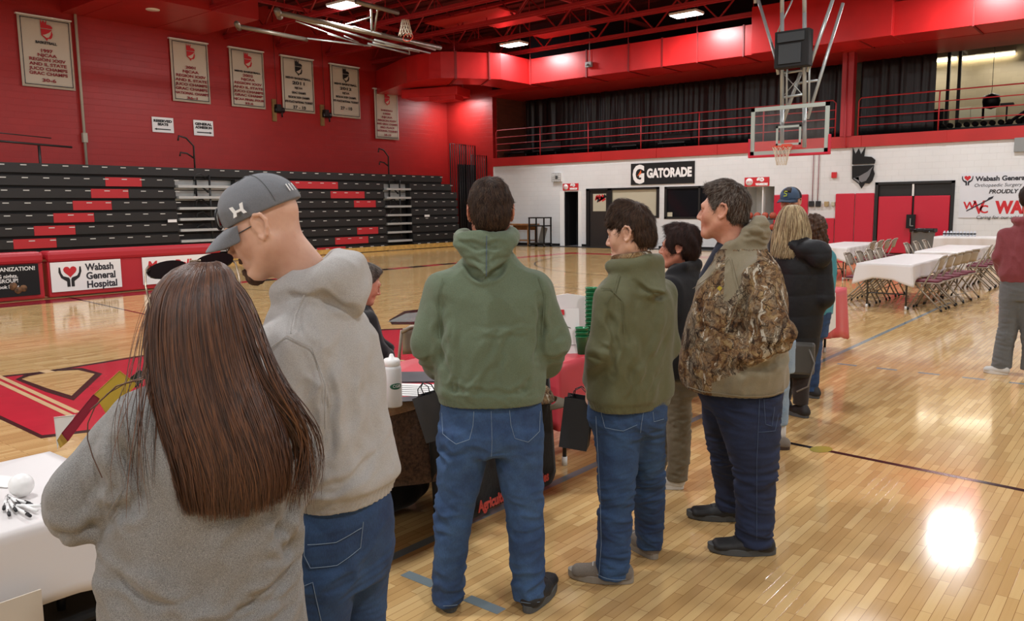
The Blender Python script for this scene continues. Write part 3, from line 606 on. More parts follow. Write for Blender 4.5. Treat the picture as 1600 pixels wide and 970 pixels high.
# banner at right
t, w_, h_ = wsign(1502, 271, 1700, 340, 'large white hospital banner on the wall above the back table', mat('vinyl banner', 'd6d9de', .5), 'vinyl_banner', .02, 'banner')
sc_ = PY(1600, 300, YB)[0]-PY(1502, 300, YB)[0]; x0 = -w_/2; Lx = lambda px: x0+(px-1502)/98*sc_
def Lz(py): return h_/2-(py-271)/72*1.49
hospital(t, (Lx(1513), -.012, Lz(283)), UX, UZ, .26, M['navy'])
L = [text('Wabash General', .2, M['navy'], t, fr((Lx(1526), -.012, Lz(283)), UX, UZ), align='LEFT', bold=.008), text('Orthopaedic Surgery', .15, M['inkb'], t, fr((Lx(1524), -.012, Lz(292)), UX, UZ), align='LEFT', shear=.2),
     text('PROUDLY SUPPORTS', .17, M['inkb'], t, fr((Lx(1548), -.012, Lz(302)), UX, UZ), align='LEFT', shear=.2, bold=.006), text('Caring for our athletes', .15, M['inkb'], t, fr((Lx(1530), -.012, Lz(340)), UX, UZ), align='LEFT', shear=.2),
     text('WARRIORS', .5, M['redink'], t, fr((Lx(1561), -.012, Lz(331)), UX, UZ), align='LEFT', bold=.03, sx=.8), text('W', .32, M['redink'], t, fr((Lx(1509), -.012, Lz(325)), UX, UZ), align='LEFT', bold=.01), text('V', .58, M['redink'], t, fr((Lx(1525), -.012, Lz(332)), UX, UZ), align='LEFT', bold=.012, sx=.9), text('C', .34, M['redink'], t, fr((Lx(1535), -.012, Lz(331)), UX, UZ), align='LEFT', bold=.01)]
join_text(L); b = MB(); b.bar((Lx(1514), -.016, Lz(328)), (Lx(1555), -.016, Lz(308)), .004, .035); b.poly([(0, 0), (.14, .06), (.2, .15), (.06, .1)], .003, (Lx(1545), -.018, Lz(313)), UX, UZ); b.build('spear', M['navy'], t)
for (px, py, sz, m, lab, nm, ct) in ((1304, 273.5, .14, M['redink'], 'small red alarm box on the white wall', 'alarm_box', 'alarm'), (1268.5, 318.5, .14, M['inkb'], 'black outlet box, left of the pair under the conduits', 'outlet_box', 'outlet'), (1279, 318.5, .14, M['inkb'], 'black outlet box, right of the pair under the conduits', 'outlet_box', 'outlet'), (1292, 318.5, .12, mat('tan box', 'a58f66', .5), 'tan outlet box next to the black ones', 'outlet_box', 'outlet'), (1302.5, 318.5, .1, M['cream'], 'cream outlet box by the tall red pad', 'outlet_box', 'outlet')):
    p = PY(px, py, YB); b = MB(); b.box((p[0], YB-.04, p[2]), (sz*1.2, .08, sz*1.4)); tag(b.build(nm, m, bevel=.01), lab, ct)
for k, px in enumerate((1272, 1280.5)):
    p = PY(px, 245, YB); z0 = PY(px, 315, YB)[2]; b = MB(); b.tube([(p[0], YB-.04, z0), (p[0], YB-.04, ZT)], .014); tag(b.build('conduit', mat('maroon conduit', '8a4a52', .5)), ('left', 'right')[k]+' thin maroon conduit running down the white wall to an outlet', 'conduit')
p = PY(1595, 215, YB); b = MB(); b.box((p[0]+.1, YB-.05, PY(1596, 226, YB)[2]), (.5, .08, .42)); tag(b.build('wall_vent', M['grey']), 'grey louvred vent at the right edge, under the red band', 'vent')
# ------------------------------------------------------------------ hoop with backboard
YH = 19.3; a = PY(1174.5, 167.7, YH); c = PY(1293.8, 238.7, YH); bx0, bx1, bz0, bz1 = a[0], c[0], 2.9, 4.03
t = T('basketball_hoop', ((bx0+bx1)/2, YH, 0), 'ceiling hung glass backboard with red padding, orange rim and shot clock', 'basketball hoop'); ox = (bx0+bx1)/2
def H(px, py, dy=0): p = PY(px, py, YH+dy); return (p[0]-ox, dy, p[2])
hw = (bx1-bx0)/2; b = MB(); b.b2((-hw+.03, -.005, bz0+.03), (hw-.03, .005, bz1-.03)); b.build('glass_panel', M['glass'], t)
M['bbf'] = mat('pale backboard frame', 'a3ada6', .4); b = MB(); e = .09
for (x0, x1, z0, z1) in ((-hw, hw, bz0, bz0+e), (-hw, hw, bz1-e, bz1), (-hw, -hw+e, bz0, bz1), (hw-e, hw, bz0, bz1)): b.b2((x0, -.02, z0), (x1, .02, z1))
b.build('board_frame', M['bbf'], t); b = MB(); q0, q1, z0, z1 = -.3, .3, 3.1, 3.56
for (x0, x1, za, zb) in ((q0, q1, z0, z0+.05), (q0, q1, z1-.05, z1), (q0, q0+.05, z0, z1), (q1-.05, q1, z0, z1)): b.b2((x0, -.022, za), (x1, -.008, zb))
b.build('target_square', M['bbf'], t)
b = MB(); b.b2((-hw-.03, -.05, bz0-.06), (hw+.03, .05, bz0)); b.b2((-hw-.05, -.05, bz0-.06), (-hw+.0, .05, bz0+.4)); b.b2((hw, -.05, bz0-.06), (hw+.05, .05, bz0+.4)); b.build('edge_padding', M['redpad'], t, bevel=.015)
M['orange'] = mat('orange rim', 'd0442a', .4)
b = MB(); rr = .23; b.tube([(rr*math.cos(a), -.4+rr*math.sin(a), 3.05) for a in np.linspace(0, 2*math.pi, 25)], .012); b.b2((-.1, -.18, 3.0), (.1, -.02, 3.12)); b.bar((-.1, -.05, 3.0), (-.05, -.2, 3.05), .02, .03); rim = b.build('rim', M['orange'], t)
def net(parent, c, m, up=1, r0=.22, L=.42, th=.006):
    b = MB(); n = 12
    for k in range(n):
        for d in (-1, 1):
            pts = []
            for j in range(8):
                u = j/7; r_ = r0*(1-.5*u**.7); a = 2*math.pi*(k+d*u*2.0)/n; pts.append((c[0]+r_*math.cos(a), c[1]+r_*math.sin(a), c[2]-up*L*u))
            b.tube(pts, th, 4)
    return b.build('net', m, parent)
M['net'] = mat('net cord', 'cfc3b0', .8); net(rim, (0, -.4, 3.04), M['net'])
M['pipe'] = mat('aluminium pipe', 'aab0ae', .35, metal=.5)
b = MB()
for px in (1222, 1257): b.tube([H(px+0, 20, .35), H(px, 168, .35)], .05); b.tube([H(px+8, 60, .3), H(px+7, 170, .3)], .025)
for py in (112, 150): b.tube([H(1220, py+3, .35), H(1258, py-3, .35)], .03)
b.tube([H(1224, 115, .35), H(1256, 150, .35)], .012); b.tube([H(1256, 112, .35), H(1224, 150, .35)], .012); b.tube([H(1222, 165, .35), H(1222, 232, .12)], .05); b.tube([H(1257, 165, .35), H(1257, 230, .12)], .05)
b.build('mast', M['pipe'], t)
b = MB(); b.tube([H(1185, 0, .5), H(1213, 95, .3), H(1216, 116, .3)], .04); b.tube([H(1301, 0, .6), H(1262, 112, .3)], .045); b.tube([H(1255, 102, .4), H(1222, 195, .6)], .045); b.tube([H(1317, 5, 1.2), H(1262, 185, .5)], .04); b.tube([H(1246, 130, .5), H(1280, 125, .9)], .03); b.tube([H(1238, 0, .5), H(1215, 50, .4)], .02)
b.build('brace', M['pipe'], t)
b = MB(); b.tube([H(1180, 5, .5), H(1182, -40, .5)], .04); b.tube([H(1222, 20, .35), H(1222, -60, .35)], .05); b.tube([H(1257, 20, .35), H(1257, -60, .35)], .05); b.build('ceiling_mount', M['pipe'], t)
b = MB(); b.b2((H(1210, 70)[0], -.0, H(1240, 104)[2]), (H(1264, 70)[0], .28, H(1240, 46)[2])); sc_o = b.build('shot_clock', M['blackm'], t, bevel=.02)
b = MB(); b.b2((H(1217, 70)[0], -.02, H(1240, 98)[2]), (H(1252, 70)[0], 0, H(1240, 68)[2])); b.b2((H(1215, 70)[0], -.03, H(1240, 64)[2]), (H(1257, 70)[0], 0, H(1240, 50)[2])); b.build('clock_face', mat('dark display', '2b2f31', .4), sc_o)
# folded hoop under the roof, left
ZH = 7.35; p0 = PZ(560, 50, ZH); t = T('folded_hoop', (p0[0], p0[1], ZH), 'second hoop folded up under the roof, steel tubes above the banners', 'basketball hoop'); o0 = Vector(p0)
def G(px, py, z=ZH): return Vector(PZ(px, py, z))-o0
b = MB(); b.tube([G(435, 20), G(688, 75)], .08); b.tube([G(372, 41), G(480, 62)], .07); b.tube([G(556, 3, 7.7), G(622, 20, 7.7)], .07); b.tube([G(433, 17), G(437, 26)], .1); b.tube([G(370, 37), G(374, 44)], .09); b.build('main_pipe', mat('dull pipe', '7f7568', .4, metal=.4), t)
b = MB()
for (a, c, r_) in (((460, 28), (600, 68), .035), ((480, 60), (580, 72), .03), ((462, 33), (570, 72), .02), ((552, 42), (680, 78), .03), ((585, 62), (672, 83), .03), ((575, 68), (640, 84), .035), ((512, 53), (575, 72), .02), ((538, 56), (560, 66), .02), ((640, 84), (639, 78), .02), ((583, 66), (655, 80), .05)): b.tube([G(*a), G(*c)], r_)
b.build('folded_strut', M['pipe'], t)
b = MB(); b.tube([G(581, 48), G(580, 15, 7.8)], .035); b.tube([G(585, 48), G(590, 14, 7.8)], .03); b.tube([G(579, 27, 7.6), G(540, 38, 7.5)], .02); b.build('hanger', M['pipe'], t)
c_ = G(634, 58); b = MB(); b.tube([(c_.x+.23*math.cos(a), c_.y+.1, c_.z+.12*math.sin(a)) for a in np.linspace(0, 2*math.pi, 20)], .012); rm = b.build('rim', M['orange'], t)
net(rm, (c_.x, c_.y, c_.z+.05), M['net'], up=-1, th=.01, L=.5, r0=.24)
for (px, lab) in ((440, 0), (508, 1)):
    pass
# ------------------------------------------------------------------ things on the balcony
t = T('power_rack', (PY(1480, 200, 33)[0], 33, 3.98), 'tall black weight rack uprights behind the balcony railing', 'weight rack')
for dx in (-.05, .3): b = MB(); b.b2((dx-.05, -.05, 0), (dx+.05, .05, 3.1)); b.build('upright', M['black'], t)
b = MB(); b.b2((-.1, -.05, 3.02), (.35, .9, 3.12)); b.build('crossmember', M['whitem'], t)
b = MB(); b.b2((-1.5, .2, 0), (-.3, 1.2, 1.1)); tag(b.build('black_cabinet', M['black'], loc=(PY(1485, 200, 33)[0], 33, 3.98)), 'dark low cabinet on the balcony left of the rack', 'cabinet')
t = T('dumbbell_rack', (PY(1545, 190, 32.5)[0], 32.5, 3.98), 'row of black dumbbells on a low rack along the balcony edge', 'dumbbell rack'); b = MB(); b.b2((-1.6, -.2, .25), (1.6, .2, .32)); b.build('shelf', M['black'], t)
for k in range(12):
    d = MB(); x = -1.45+.26*k; d.lathe([(0, -.12), (.09, -.12), (.09, -.04), (.03, -.03), (.03, .03), (.09, .04), (.09, .12), (0, .12)], (x, 0, .42), 10, ax=(0, 1, 0)); tag(d.build('dumbbell', M['blackm'], loc=t.location), 'black dumbbell on the low rack at the balcony edge', 'dumbbell', 'dumbbells on the balcony rack')
t = T('exercise_bike', (PY(1590, 190, 33.5)[0], 33.5, 3.98), 'dark exercise machine at the right edge of the balcony', 'exercise machine')
b = MB(); b.tube([(-.5, 0, .3), (.3, 0, .9), (.5, 0, 1.5)], .06); b.tube([(-.6, -.3, .06), (-.6, .3, .06)], .05); b.tube([(.6, -.3, .06), (.6, .3, .06)], .05); b.tube([(-.6, 0, .06), (.6, 0, .06)], .05); b.build('frame', M['black'], t)
b = MB(); b.lathe([(0, -.05), (.3, -.05), (.3, .05), (0, .05)], (.3, 0, .4), 20, ax=(0, 1, 0)); b.build('flywheel', M['black'], t); b = MB(); b.box((-.35, 0, 1.1), (.4, .25, .1)); b.tube([(-.35, 0, .5), (-.35, 0, 1.1)], .03); b.build('seat', M['black'], t, bevel=.03)
b = MB(); b.tube([(.45, -.25, 1.55), (.55, 0, 1.5), (.45, .25, 1.55)], .03); b.build('handlebar', M['grey'], t)
b = MB(); p = PY(1549, 158, 35); b.lathe([(0, -.3), (.22, -.25), (.3, 0), (.22, .25), (0, .3)], (p[0], 35, p[2]), 16, ax=(1, 0, 0)); b.tube([(p[0], 35, p[2]), (p[0], 35, 9.45)], .01); tag(b.build('punching_bag', M['black']), 'black speed bag hanging in front of the beige wall', 'punching bag')
stripm = mat('strip lamp glow', 'fff1d0', .5, emit=9)
for (px, py, w_, lab) in ((1543, 88, 1.9, 'glowing strip light high on the beige balcony wall'), (1474, 94, 1.0, 'glowing strip light half hidden by the curtain end')):
    p = PY(px, py, 37.9); t = T('strip_light', (p[0], 37.9, p[2]), lab, 'ceiling light'); b = MB(); b.box((0, 0, .08), (w_, .12, .08)); b.build('housing', M['white'], t); b = MB(); b.tube([(-w_/2, -.05, 0), (w_/2, -.05, 0)], .06); b.build('tube_lamp', stripm, t)
for (px, py, lab) in ((1549, 57, 'unlit slanting fluorescent fixture above the open balcony'), (1485, 63, 'unlit fluorescent fixture hanging near the curtain end')):
    p = PZ(px, py, 7.8); b = MB(); b.box((p[0], p[1], 7.8), (.16, 2.2, .1)); b.tube([(p[0], p[1], 7.8), (p[0], p[1], 9.45)], .015); tag(b.build('strip_light', M['white']), lab, 'ceiling light')
for k, px in enumerate((1506, 1527, 1545)):
    p = PY(px, 177, 37.95); b = MB(); b.box((p[0], 37.95, p[2]), (.5, .02, .5)); tag(b.build('wall_poster', M['cream']), ('leftmost', 'middle', 'rightmost')[k]+' pale poster on the beige balcony wall behind the railing', 'poster', 'balcony posters')
for k in range(5):
    b = MB(); b.box((0, 0, .25), (1.2, .5, .06)); b.tube([(-.5, 0, 0), (-.5, 0, .25)], .03); b.tube([(.5, 0, 0), (.5, 0, .25)], .03); b.box((0, .3, .5), (1.2, .06, .3)); tag(b.build('balcony_bench', M['black'], loc=(-24.0+1.7*(k % 2), 29.9+.0*k, 3.98+.0), rz=0) if k < 2 else b.build('balcony_bench', M['black'], loc=(-20.4+2.2*(k-2), 30.1, 3.98)), 'black bench seating behind the balcony railing at its left end', 'bench', 'balcony benches')
# ------------------------------------------------------------------ furniture by the far wall
t = T('wooden_table', (PY(815, 385, 28.4)[0], 28.4, 0), 'brown wooden table against the white wall, left of the black cart', 'table'); M['wood'] = mat('brown wood', '8a5f35', .5, nscale=8, stretch=(1, 8, 1))
b = MB(); b.box((0, 0, .95), (1.5, .7, .06)); b.build('table_top', M['wood'], t)
for sx in (-1, 1):
    for sy in (-1, 1): b = MB(); b.box((sx*.62, sy*.27, .46), (.09, .09, .92)); b.build('leg', M['wood'], t)
b = MB(); b.box((0, 0, .25), (1.2, .5, .04)); b.box((0, .27, .8), (1.2, .04, .2)); b.build('shelf', M['wood'], t)
t = T('utility_cart', (PY(844, 385, 28.2)[0], 28.2, 0), 'black metal wheeled cart by the white wall', 'cart')
for sx in (-1, 1):
    for sy in (-1, 1): b = MB(); b.box((sx*.4, sy*.25, .68), (.05, .05, 1.15)); b.build('post', M['black'], t); b = MB(); b.lathe([(0, -.03), (.06, -.03), (.06, .03), (0, .03)], (sx*.4, sy*.25, .06), 10, ax=(0, 1, 0)); b.build('caster', M['black'], t)
for z in (.14, .9, 1.25): b = MB(); b.box((0, 0, z), (.86, .56, .05)); b.build('shelf', M['black'], t)
b = MB(); b.box((0, .2, .5), (.3, .05, .7), rot=Matrix.Rotation(.3, 3, 'Y')); b.build('folded_sheet', M['grey'], t)
t = T('trash_can', (-6.12, 28.0, 0), 'grey rubber trash can with black liner before the red double door', 'trash can')
b = MB(); b.lathe([(0, .02), (.27, .02), (.3, .1), (.34, .78), (.37, .79), (.37, .83), (.33, .83), (.26, .1), (0, .1)], n=28); b.build('bin_body', mat('grey plastic', '6f7882', .5), t)
def lin_(u, v):
    a = 2*math.pi*u; r_ = .38+.015*math.sin(9*a)+.01*math.sin(23*a); return (r_*math.cos(a)*(1-.0*v), r_*math.sin(a), .9-.11*v+.015*math.sin(7*a)*v)
b = MB(); b.grid(lin_, 60, 4, closeu=True); b.build('liner', mat('black liner', '101011', .3), t, solid=.01)
t = T('gate_lock', (-6.72, YB-.12, 1.1), 'black push bar box on the red double door above the bin', 'door bar'); b = MB(); b.box((0, 0, 0), (.26, .12, .45)); b.build('housing', M['blackm'], t); b = MB(); b.box((0, -.07, -.02), (.03, .03, .25)); b.box((.05, -.07, -.14), (.09, .03, .03)); b.build('lever', M['grey'], t)
t = T('ball_rack', (PY(1188, 390, 27.8)[0], 27.8, 0), 'dark ball rack standing in front of the grey alcove', 'ball rack')
b = MB()
for z in (.35, .8, 1.2): b.tube([(-.6, -.1, z), (.6, -.1, z)], .02); b.tube([(-.6, .1, z), (.6, .1, z)], .02)
for x in (-.6, .6): b.tube([(x, -.2, 0), (x, -.1, 1.3)], .025); b.tube([(x, .2, 0), (x, .1, 1.3)], .025)
b.build('frame', M['black'], t)
M['ball'] = mat('orange brown leather', 'a34a34', .6, bscale=120, bamt=.3)
for z in (.47, .92, 1.32):
    for k in range(4):
        b = MB(); b.lathe([(.12*math.sin(a), .12*math.cos(a)) for a in np.linspace(0, math.pi, 12)], (0, 0, 0), 16); tag(b.build('basketball', M['ball'], loc=(t.location.x-.42+.28*k, 27.8, z)), 'brown basketball sitting on the dark ball rack', 'basketball', 'basketballs on the rack')
# ------------------------------------------------------------------ dining tables and folding chairs
M['tcl'] = mat('white plastic tablecloth', 'dcd8d6', .4, bscale=5, bamt=.25); M['leg'] = mat('dark grey table leg', '4d4b4a', .4, metal=.4)
def cloth(name, x0, x1, y0, y1, z, drop, m, lab, seed=0, wav=.03, cat='tablecloth', flare=.05, group=None, dropf=None, cfl=.12):
    rr = random.Random(seed); ph = [(rr.uniform(5, 22), rr.uniform(0, 6), rr.uniform(.4, 1)) for _ in range(6)]
    W, Ld = x1-x0, y1-y0; cx, cyy = (x0+x1)/2, (y0+y1)/2; nu = 140; P_ = []
    per = 2*(W+Ld)
    def pt(s):
        s %= per
        if s < W: return x0+s, y0, 0, -1
        s -= W
        if s < Ld: return x1, y0+s, 1, 0
        s -= Ld
        if s < W: return x1-s, y1, 0, 1
        s -= W; return x0, y1-s, -1, 0
    b = MB(); rows = [1, .999, .8, .6, .4, .2, 0]
    def f(u, v):
        s = per*u; x, y, nx, ny = pt(s)
        k = round(v*9)
        if k <= 1: # top
            q_ = .0 if k == 0 else .97
            return ((x-cx)*q_, (y-cyy)*q_, z+.003)
        dv = (k-2)/7; w_ = sum(a*math.sin(q*s+p) for q, p, a in ph)/3*wav*dv; d_ = drop if dropf is None else dropf(x, y, nx, ny)
        ex = 1+.0*dv; cfac = min(abs(s-c) for c in (0, W, W+Ld, 2*W+Ld, per)); cr = max(0, 1-cfac/.25); fl_ = flare*dv*(.3+1.2*cr)+.006+w_
        sg = .15*cr*dv
        # corners push diagonally outwards
        dx, dy = nx, ny
        if cr > 0:
            dx = nx*(1-.3*cr)+math.copysign(.7*cr, x-cx)*(abs(ny)); dy = ny*(1-.3*cr)+math.copysign(.7*cr, y-cyy)*abs(nx)
        return (x-cx+dx*fl_, y-cyy+dy*fl_, z-d_*dv*(1+cfl*cr)+.01*math.sin(s*6+seed)*dv)
    b.grid(f, nu*2, 10, closeu=True); o = b.build(name, m, loc=(cx, cyy, 0), solid=.002)
    return tag(o, lab, cat, group)
def table(x0, x1, y0, y1, lab, legm=None, h=.735, name='folding_table'):
    t = T(name, ((x0+x1)/2, (y0+y1)/2, 0), lab, 'table'); W, L_ = x1-x0-.02, y1-y0-.02
    b = MB(); b.box((0, 0, h-.02), (W, L_, .035)); b.build('table_top', M['whitem'], t)
    for s_ in (-1, 1):
        for k in (-1, 1):
            b = MB(); ye = s_*(L_/2-.22); b.tube([(k*W*.2, ye-s_*.14, h-.05), (k*W*.33, ye-s_*.02, h-.07), (k*W*.37, ye, h-.14), (k*W*.37, ye, .05)], .014); b.tube([(k*W*.37, ye, .0), (k*W*.37, ye, .06)], .019, mi=1); b.build('leg', [legm or M['leg'], M['whitem']], t)
        b = MB(); b.tube([(-W*.37, s_*(L_/2-.22), .25), (W*.37, s_*(L_/2-.22), .25)], .011); b.tube([(0, s_*(L_/2-.22), .25), (0, s_*(L_/2-.75), h-.04)], .009); b.build('leg_brace', legm or M['leg'], t)
    return t
DT = [(-3.98, -3.15, 13.8, 16.8, 'nearest'), (-4.0, -3.14, 17.7, 20.7, 'right middle'), (-6.5, -5.6, 18.6, 21.4, 'left'), (-5.3, -3.7, 25.6, 26.4, 'back')]
DL = ['nearest white covered dining table with chairs on its right side', 'white covered dining table behind the nearest one', 'white covered dining table left of the trash can', 'white covered side table below the hospital banner']
for (x0, x1, y0, y1, nm), lab in zip(DT, DL):
    table(x0, x1, y0, y1, 'folding table under the '+lab.replace(' covered', ' cloth of the').replace('white cloth of the', 'white cloth, the'))
    cloth('tablecloth', x0, x1, y0, y1, .745, .24 if nm != 'back' else .45, M['tcl'], 'white plastic cloth on the '+{'nearest': 'nearest dining table', 'right middle': 'dining table behind the nearest one', 'left': 'dining table left of the trash can', 'back': 'side table below the hospital banner'}[nm], seed=len(nm), wav=.035, cfl=.45)
M['chair'] = mat('tan metal chair', '9a8f80', .4, metal=.3); M['cush'] = mat('maroon seat pad', '6d2a38', .7); M['rub'] = mat('black rubber foot', '151515', .7)
def make_chair():
    t = T('folding_chair', (0, 0, 0), 'tan metal folding chair with maroon seat pad', 'chair', group=None)
    for s_ in (-1, 1):
        b = MB(); b.tube([(s_*.2, .24, .02), (s_*.2, -.02, .5), (s_*.19, -.19, .84)], .0125, mi=0); b.tube([(s_*.2, .245, .0), (s_*.2, .235, .04)], .017, mi=1); b.build('leg', [M['chair'], M['rub']], t)
        b = MB(); b.tube([(s_*.175, -.24, .02), (s_*.175, .17, .44)], .0125); b.tube([(s_*.175, -.245, 0), (s_*.175, -.235, .04)], .017, mi=1); b.build('leg', [M['chair'], M['rub']], t)
    b = MB(); b.tube([(-.19, -.19, .83), (-.13, -.225, .87), (.13, -.225, .87), (.19, -.19, .83)], .0125); b.grid(lambda u, v: ((u-.5)*.37, -.205-.02*math.sin(math.pi*u)+.05*(1-v), .66+.2*v), 10, 5); b.build('backrest', M['chair'], t, solid=.004)
    b = MB(); b.box((0, -.0, .445), (.38, .4, .02)); b.tube([(-.2, .16, .2), (.2, .16, .2)], .009); b.tube([(-.175, -.15, .13), (.175, -.15, .13)], .009); b.build('seat', M['chair'], t, bevel=.006)
    b = MB(); b.box((0, 0, .47), (.34, .35, .035)); b.build('seat_pad', M['cush'], t, bevel=.014)
    return t
ch0 = make_chair(); used = [0]
def chair(x, y, rz, lab, grp=None):
    c = ch0 if not used[0] else copy_tree(ch0); used[0] = 1; c.location = (x, y, 0); c.rotation_euler = (0, 0, rz); c['label'] = lab
    if grp: c['group'] = grp
    return c
ORD = ['nearest', 'second', 'third', 'fourth', 'fifth']
for k in range(5): chair(-3.0+.02*k, 14.25+.54*k, math.pi/2-.06*k, ORD[k]+' tan folding chair on the right side of the nearest dining table', 'chairs right of the nearest table')
for k in range(4): chair(-4.12, 14.45+.62*k, -math.pi/2, ORD[k]+' folding chair on the left side of the nearest dining table', 'chairs left of the nearest table')
for k in range(4): chair(-2.95, 18.1+.6*k, math.pi/2+.1, ORD[k]+' folding chair on the right side of the table behind the nearest', 'chairs right of the second table')
for k in range(3): chair(-4.15, 18.5+.8*k, -math.pi/2, ORD[k]+' folding chair on the left side of the table behind the nearest', 'chairs left of the second table')
for k in range(4): chair(-5.35, 19.0+.6*k, math.pi/2, ORD[k]+' folding chair on the right side of the table left of the bin', 'chairs right of the left table')
for k in range(3): chair(-6.62, 19.1+.8*k, -math.pi/2, ORD[k]+' folding chair on the left side of the table left of the bin', 'chairs left of the left table')
rr = random.Random(4); M['bot'] = mat('clear cup', 'cfd4dc', .15)
for i in range(2):
    for k in range(10):
        b = MB(); b.lathe([(0, 0), (.026, 0), (.03, .06), (.028, .1), (.012, .13), (.012, .15), (0, .15)], n=8); b.lathe([(.0305, .05), (.0305, .09)], n=8, mi=1); tag(b.build('water_bottle', [M['bot'], M['inkb']], loc=(-5.1+.085*k, 25.85+.1*i, .75)), 'small water bottle standing in rows on the back side table', 'bottle', 'water bottles on the side table')
# ------------------------------------------------------------------ implicit surfaces for people and clothes
class Field:
    def __init__(s, lo, hi, h):
        s.h = h; s.lo = np.array(lo, np.float32); n = np.ceil((np.array(hi)-s.lo)/h).astype(int)+1; s.n = n
        s.F = np.full(n, .2, np.float32); s.ax = [s.lo[i]+h*np.arange(n[i], dtype=np.float32) for i in range(3)]
    def sub(s, lo, hi):
        a = np.clip(((np.array(lo)-s.lo)/s.h).astype(int), 0, s.n-1); b = np.clip(((np.array(hi)-s.lo)/s.h).astype(int)+2, 1, s.n)
        sl = tuple(slice(int(a[i]), int(b[i])) for i in range(3))
        X, Y, Z = np.meshgrid(*[s.ax[i][sl[i]] for i in range(3)], indexing='ij', sparse=True); return sl, X, Y, Z
    def put(s, sl, d, k, cut=False):
        f = s.F[sl]
        if cut:
            k = max(k, 1e-6); h = np.clip(.5+.5*(-d-f)/k, 0, 1); s.F[sl] = f*(1-h)-d*h+k*h*(1-h); return
        if k <= 0: s.F[sl] = np.minimum(f, d); return
        h = np.clip(.5+.5*(f-d)/k, 0, 1); s.F[sl] = f*(1-h)+d*h-k*h*(1-h)
    def cap(s, a, b, ra, rb, k=.02, cut=False):
        a, b = np.array(a, float), np.array(b, float); m = max(ra, rb)+k+.03
        sl, X, Y, Z = s.sub(np.minimum(a, b)-m, np.maximum(a, b)+m); d = b-a; L = max(1e-9, float(d@d))
        t = np.clip(((X-a[0])*d[0]+(Y-a[1])*d[1]+(Z-a[2])*d[2])/L, 0, 1)
        D = np.sqrt((X-a[0]-t*d[0])**2+(Y-a[1]-t*d[1])**2+(Z-a[2]-t*d[2])**2)-(ra+(rb-ra)*t); s.put(sl, D, k, cut); return s
    def chain(s, pts, rs, k=.015):
        for i in range(len(pts)-1): s.cap(pts[i], pts[i+1], rs[i], rs[i+1], k)
        return s
    def ell(s, c, r, k=.02, R=None, cut=False):
        c = np.array(c, float); r = np.array(r, float); m = max(r)+k+.03; sl, X, Y, Z = s.sub(c-m, c+m)
        q = (X-c[0], Y-c[1], Z-c[2])
        if R is not None: q = tuple(R[0][i]*q[0]+R[1][i]*q[1]+R[2][i]*q[2] for i in range(3))
        D = (np.sqrt((q[0]/r[0])**2+(q[1]/r[1])**2+(q[2]/r[2])**2)-1)*min(r); s.put(sl, D, k, cut); return s
    def ecap(s, a, b, wa, wb, side, k=.02):     # elliptical section: wa=(half width along side, half depth)
        a, b = np.array(a, float), np.array(b, float); sd = np.array(side, float); ax = b-a; L = np.linalg.norm(ax); ax /= L; sd = sd-ax*(sd@ax); sd /= np.linalg.norm(sd); fd = np.cross(ax, sd)
        m = max(*wa, *wb)+k+.03; sl, X, Y, Z = s.sub(np.minimum(a, b)-m, np.maximum(a, b)+m)
        q = (X-a[0], Y-a[1], Z-a[2]); u = q[0]*ax[0]+q[1]*ax[1]+q[2]*ax[2]; t = np.clip(u/L, 0, 1); e = u-t*L
        w = wa[0]+(wb[0]-wa[0])*t; dd = wa[1]+(wb[1]-wa[1])*t; mn = np.minimum(w, dd)
        qs = q[0]*sd[0]+q[1]*sd[1]+q[2]*sd[2]; qf = q[0]*fd[0]+q[1]*fd[1]+q[2]*fd[2]
        D = (np.sqrt((qs/w)**2+(qf/dd)**2+(e/mn)**2)-1)*mn; s.put(sl, D, k); return s
    def stack(s, st, ang=0., p=2., k=.02, capz=True):     # st rows: z, cx, cy, half width, half depth
        st = np.array(sorted(st), float); z0, z1 = st[0, 0], st[-1, 0]; zz = s.ax[2]
        cols = []
        zf = np.linspace(z0, z1, 200)
        for j in range(1, 5):
            v = np.interp(zf, st[:, 0], st[:, j]); kk = 13; v = np.convolve(np.pad(v, kk//2, mode='edge'), np.ones(kk)/kk, 'valid'); cols.append(np.interp(zz, zf, v).astype(np.float32))
        m = (zz > z0-.06) & (zz < z1+.06); i = np.where(m)[0]; a, b = int(i[0]), int(i[-1])+1
        R_ = float(st[:, 3:].max())+.08; lo = (st[:, 1:3].min(0)-R_); hi = st[:, 1:3].max(0)+R_
        sl, X, Y, Z = s.sub((*lo, zz[a]), (*hi, zz[b-1])); zi = np.arange(sl[2].start, sl[2].stop)
        cx, cy, w, d = [c[zi][None, None, :] for c in cols]; ca, sa = math.cos(ang), math.sin(ang)
        qs = (X-cx)*ca+(Y-cy)*sa; qf = -(X-cx)*sa+(Y-cy)*ca
        D = ((np.abs(qs/w)**p+np.abs(qf/d)**p)**(1/p)-1)*np.minimum(w, d)
        if capz: D = np.maximum(D, np.maximum(z0-Z, Z-z1))
        s.put(sl, D.astype(np.float32), k); return s
    def clip(s, fn):      # keep only where fn(X,Y,Z) < 0
        X, Y, Z = np.meshgrid(*s.ax, indexing='ij', sparse=True); s.F = np.maximum(s.F, fn(X, Y, Z)).astype(np.float32); return s
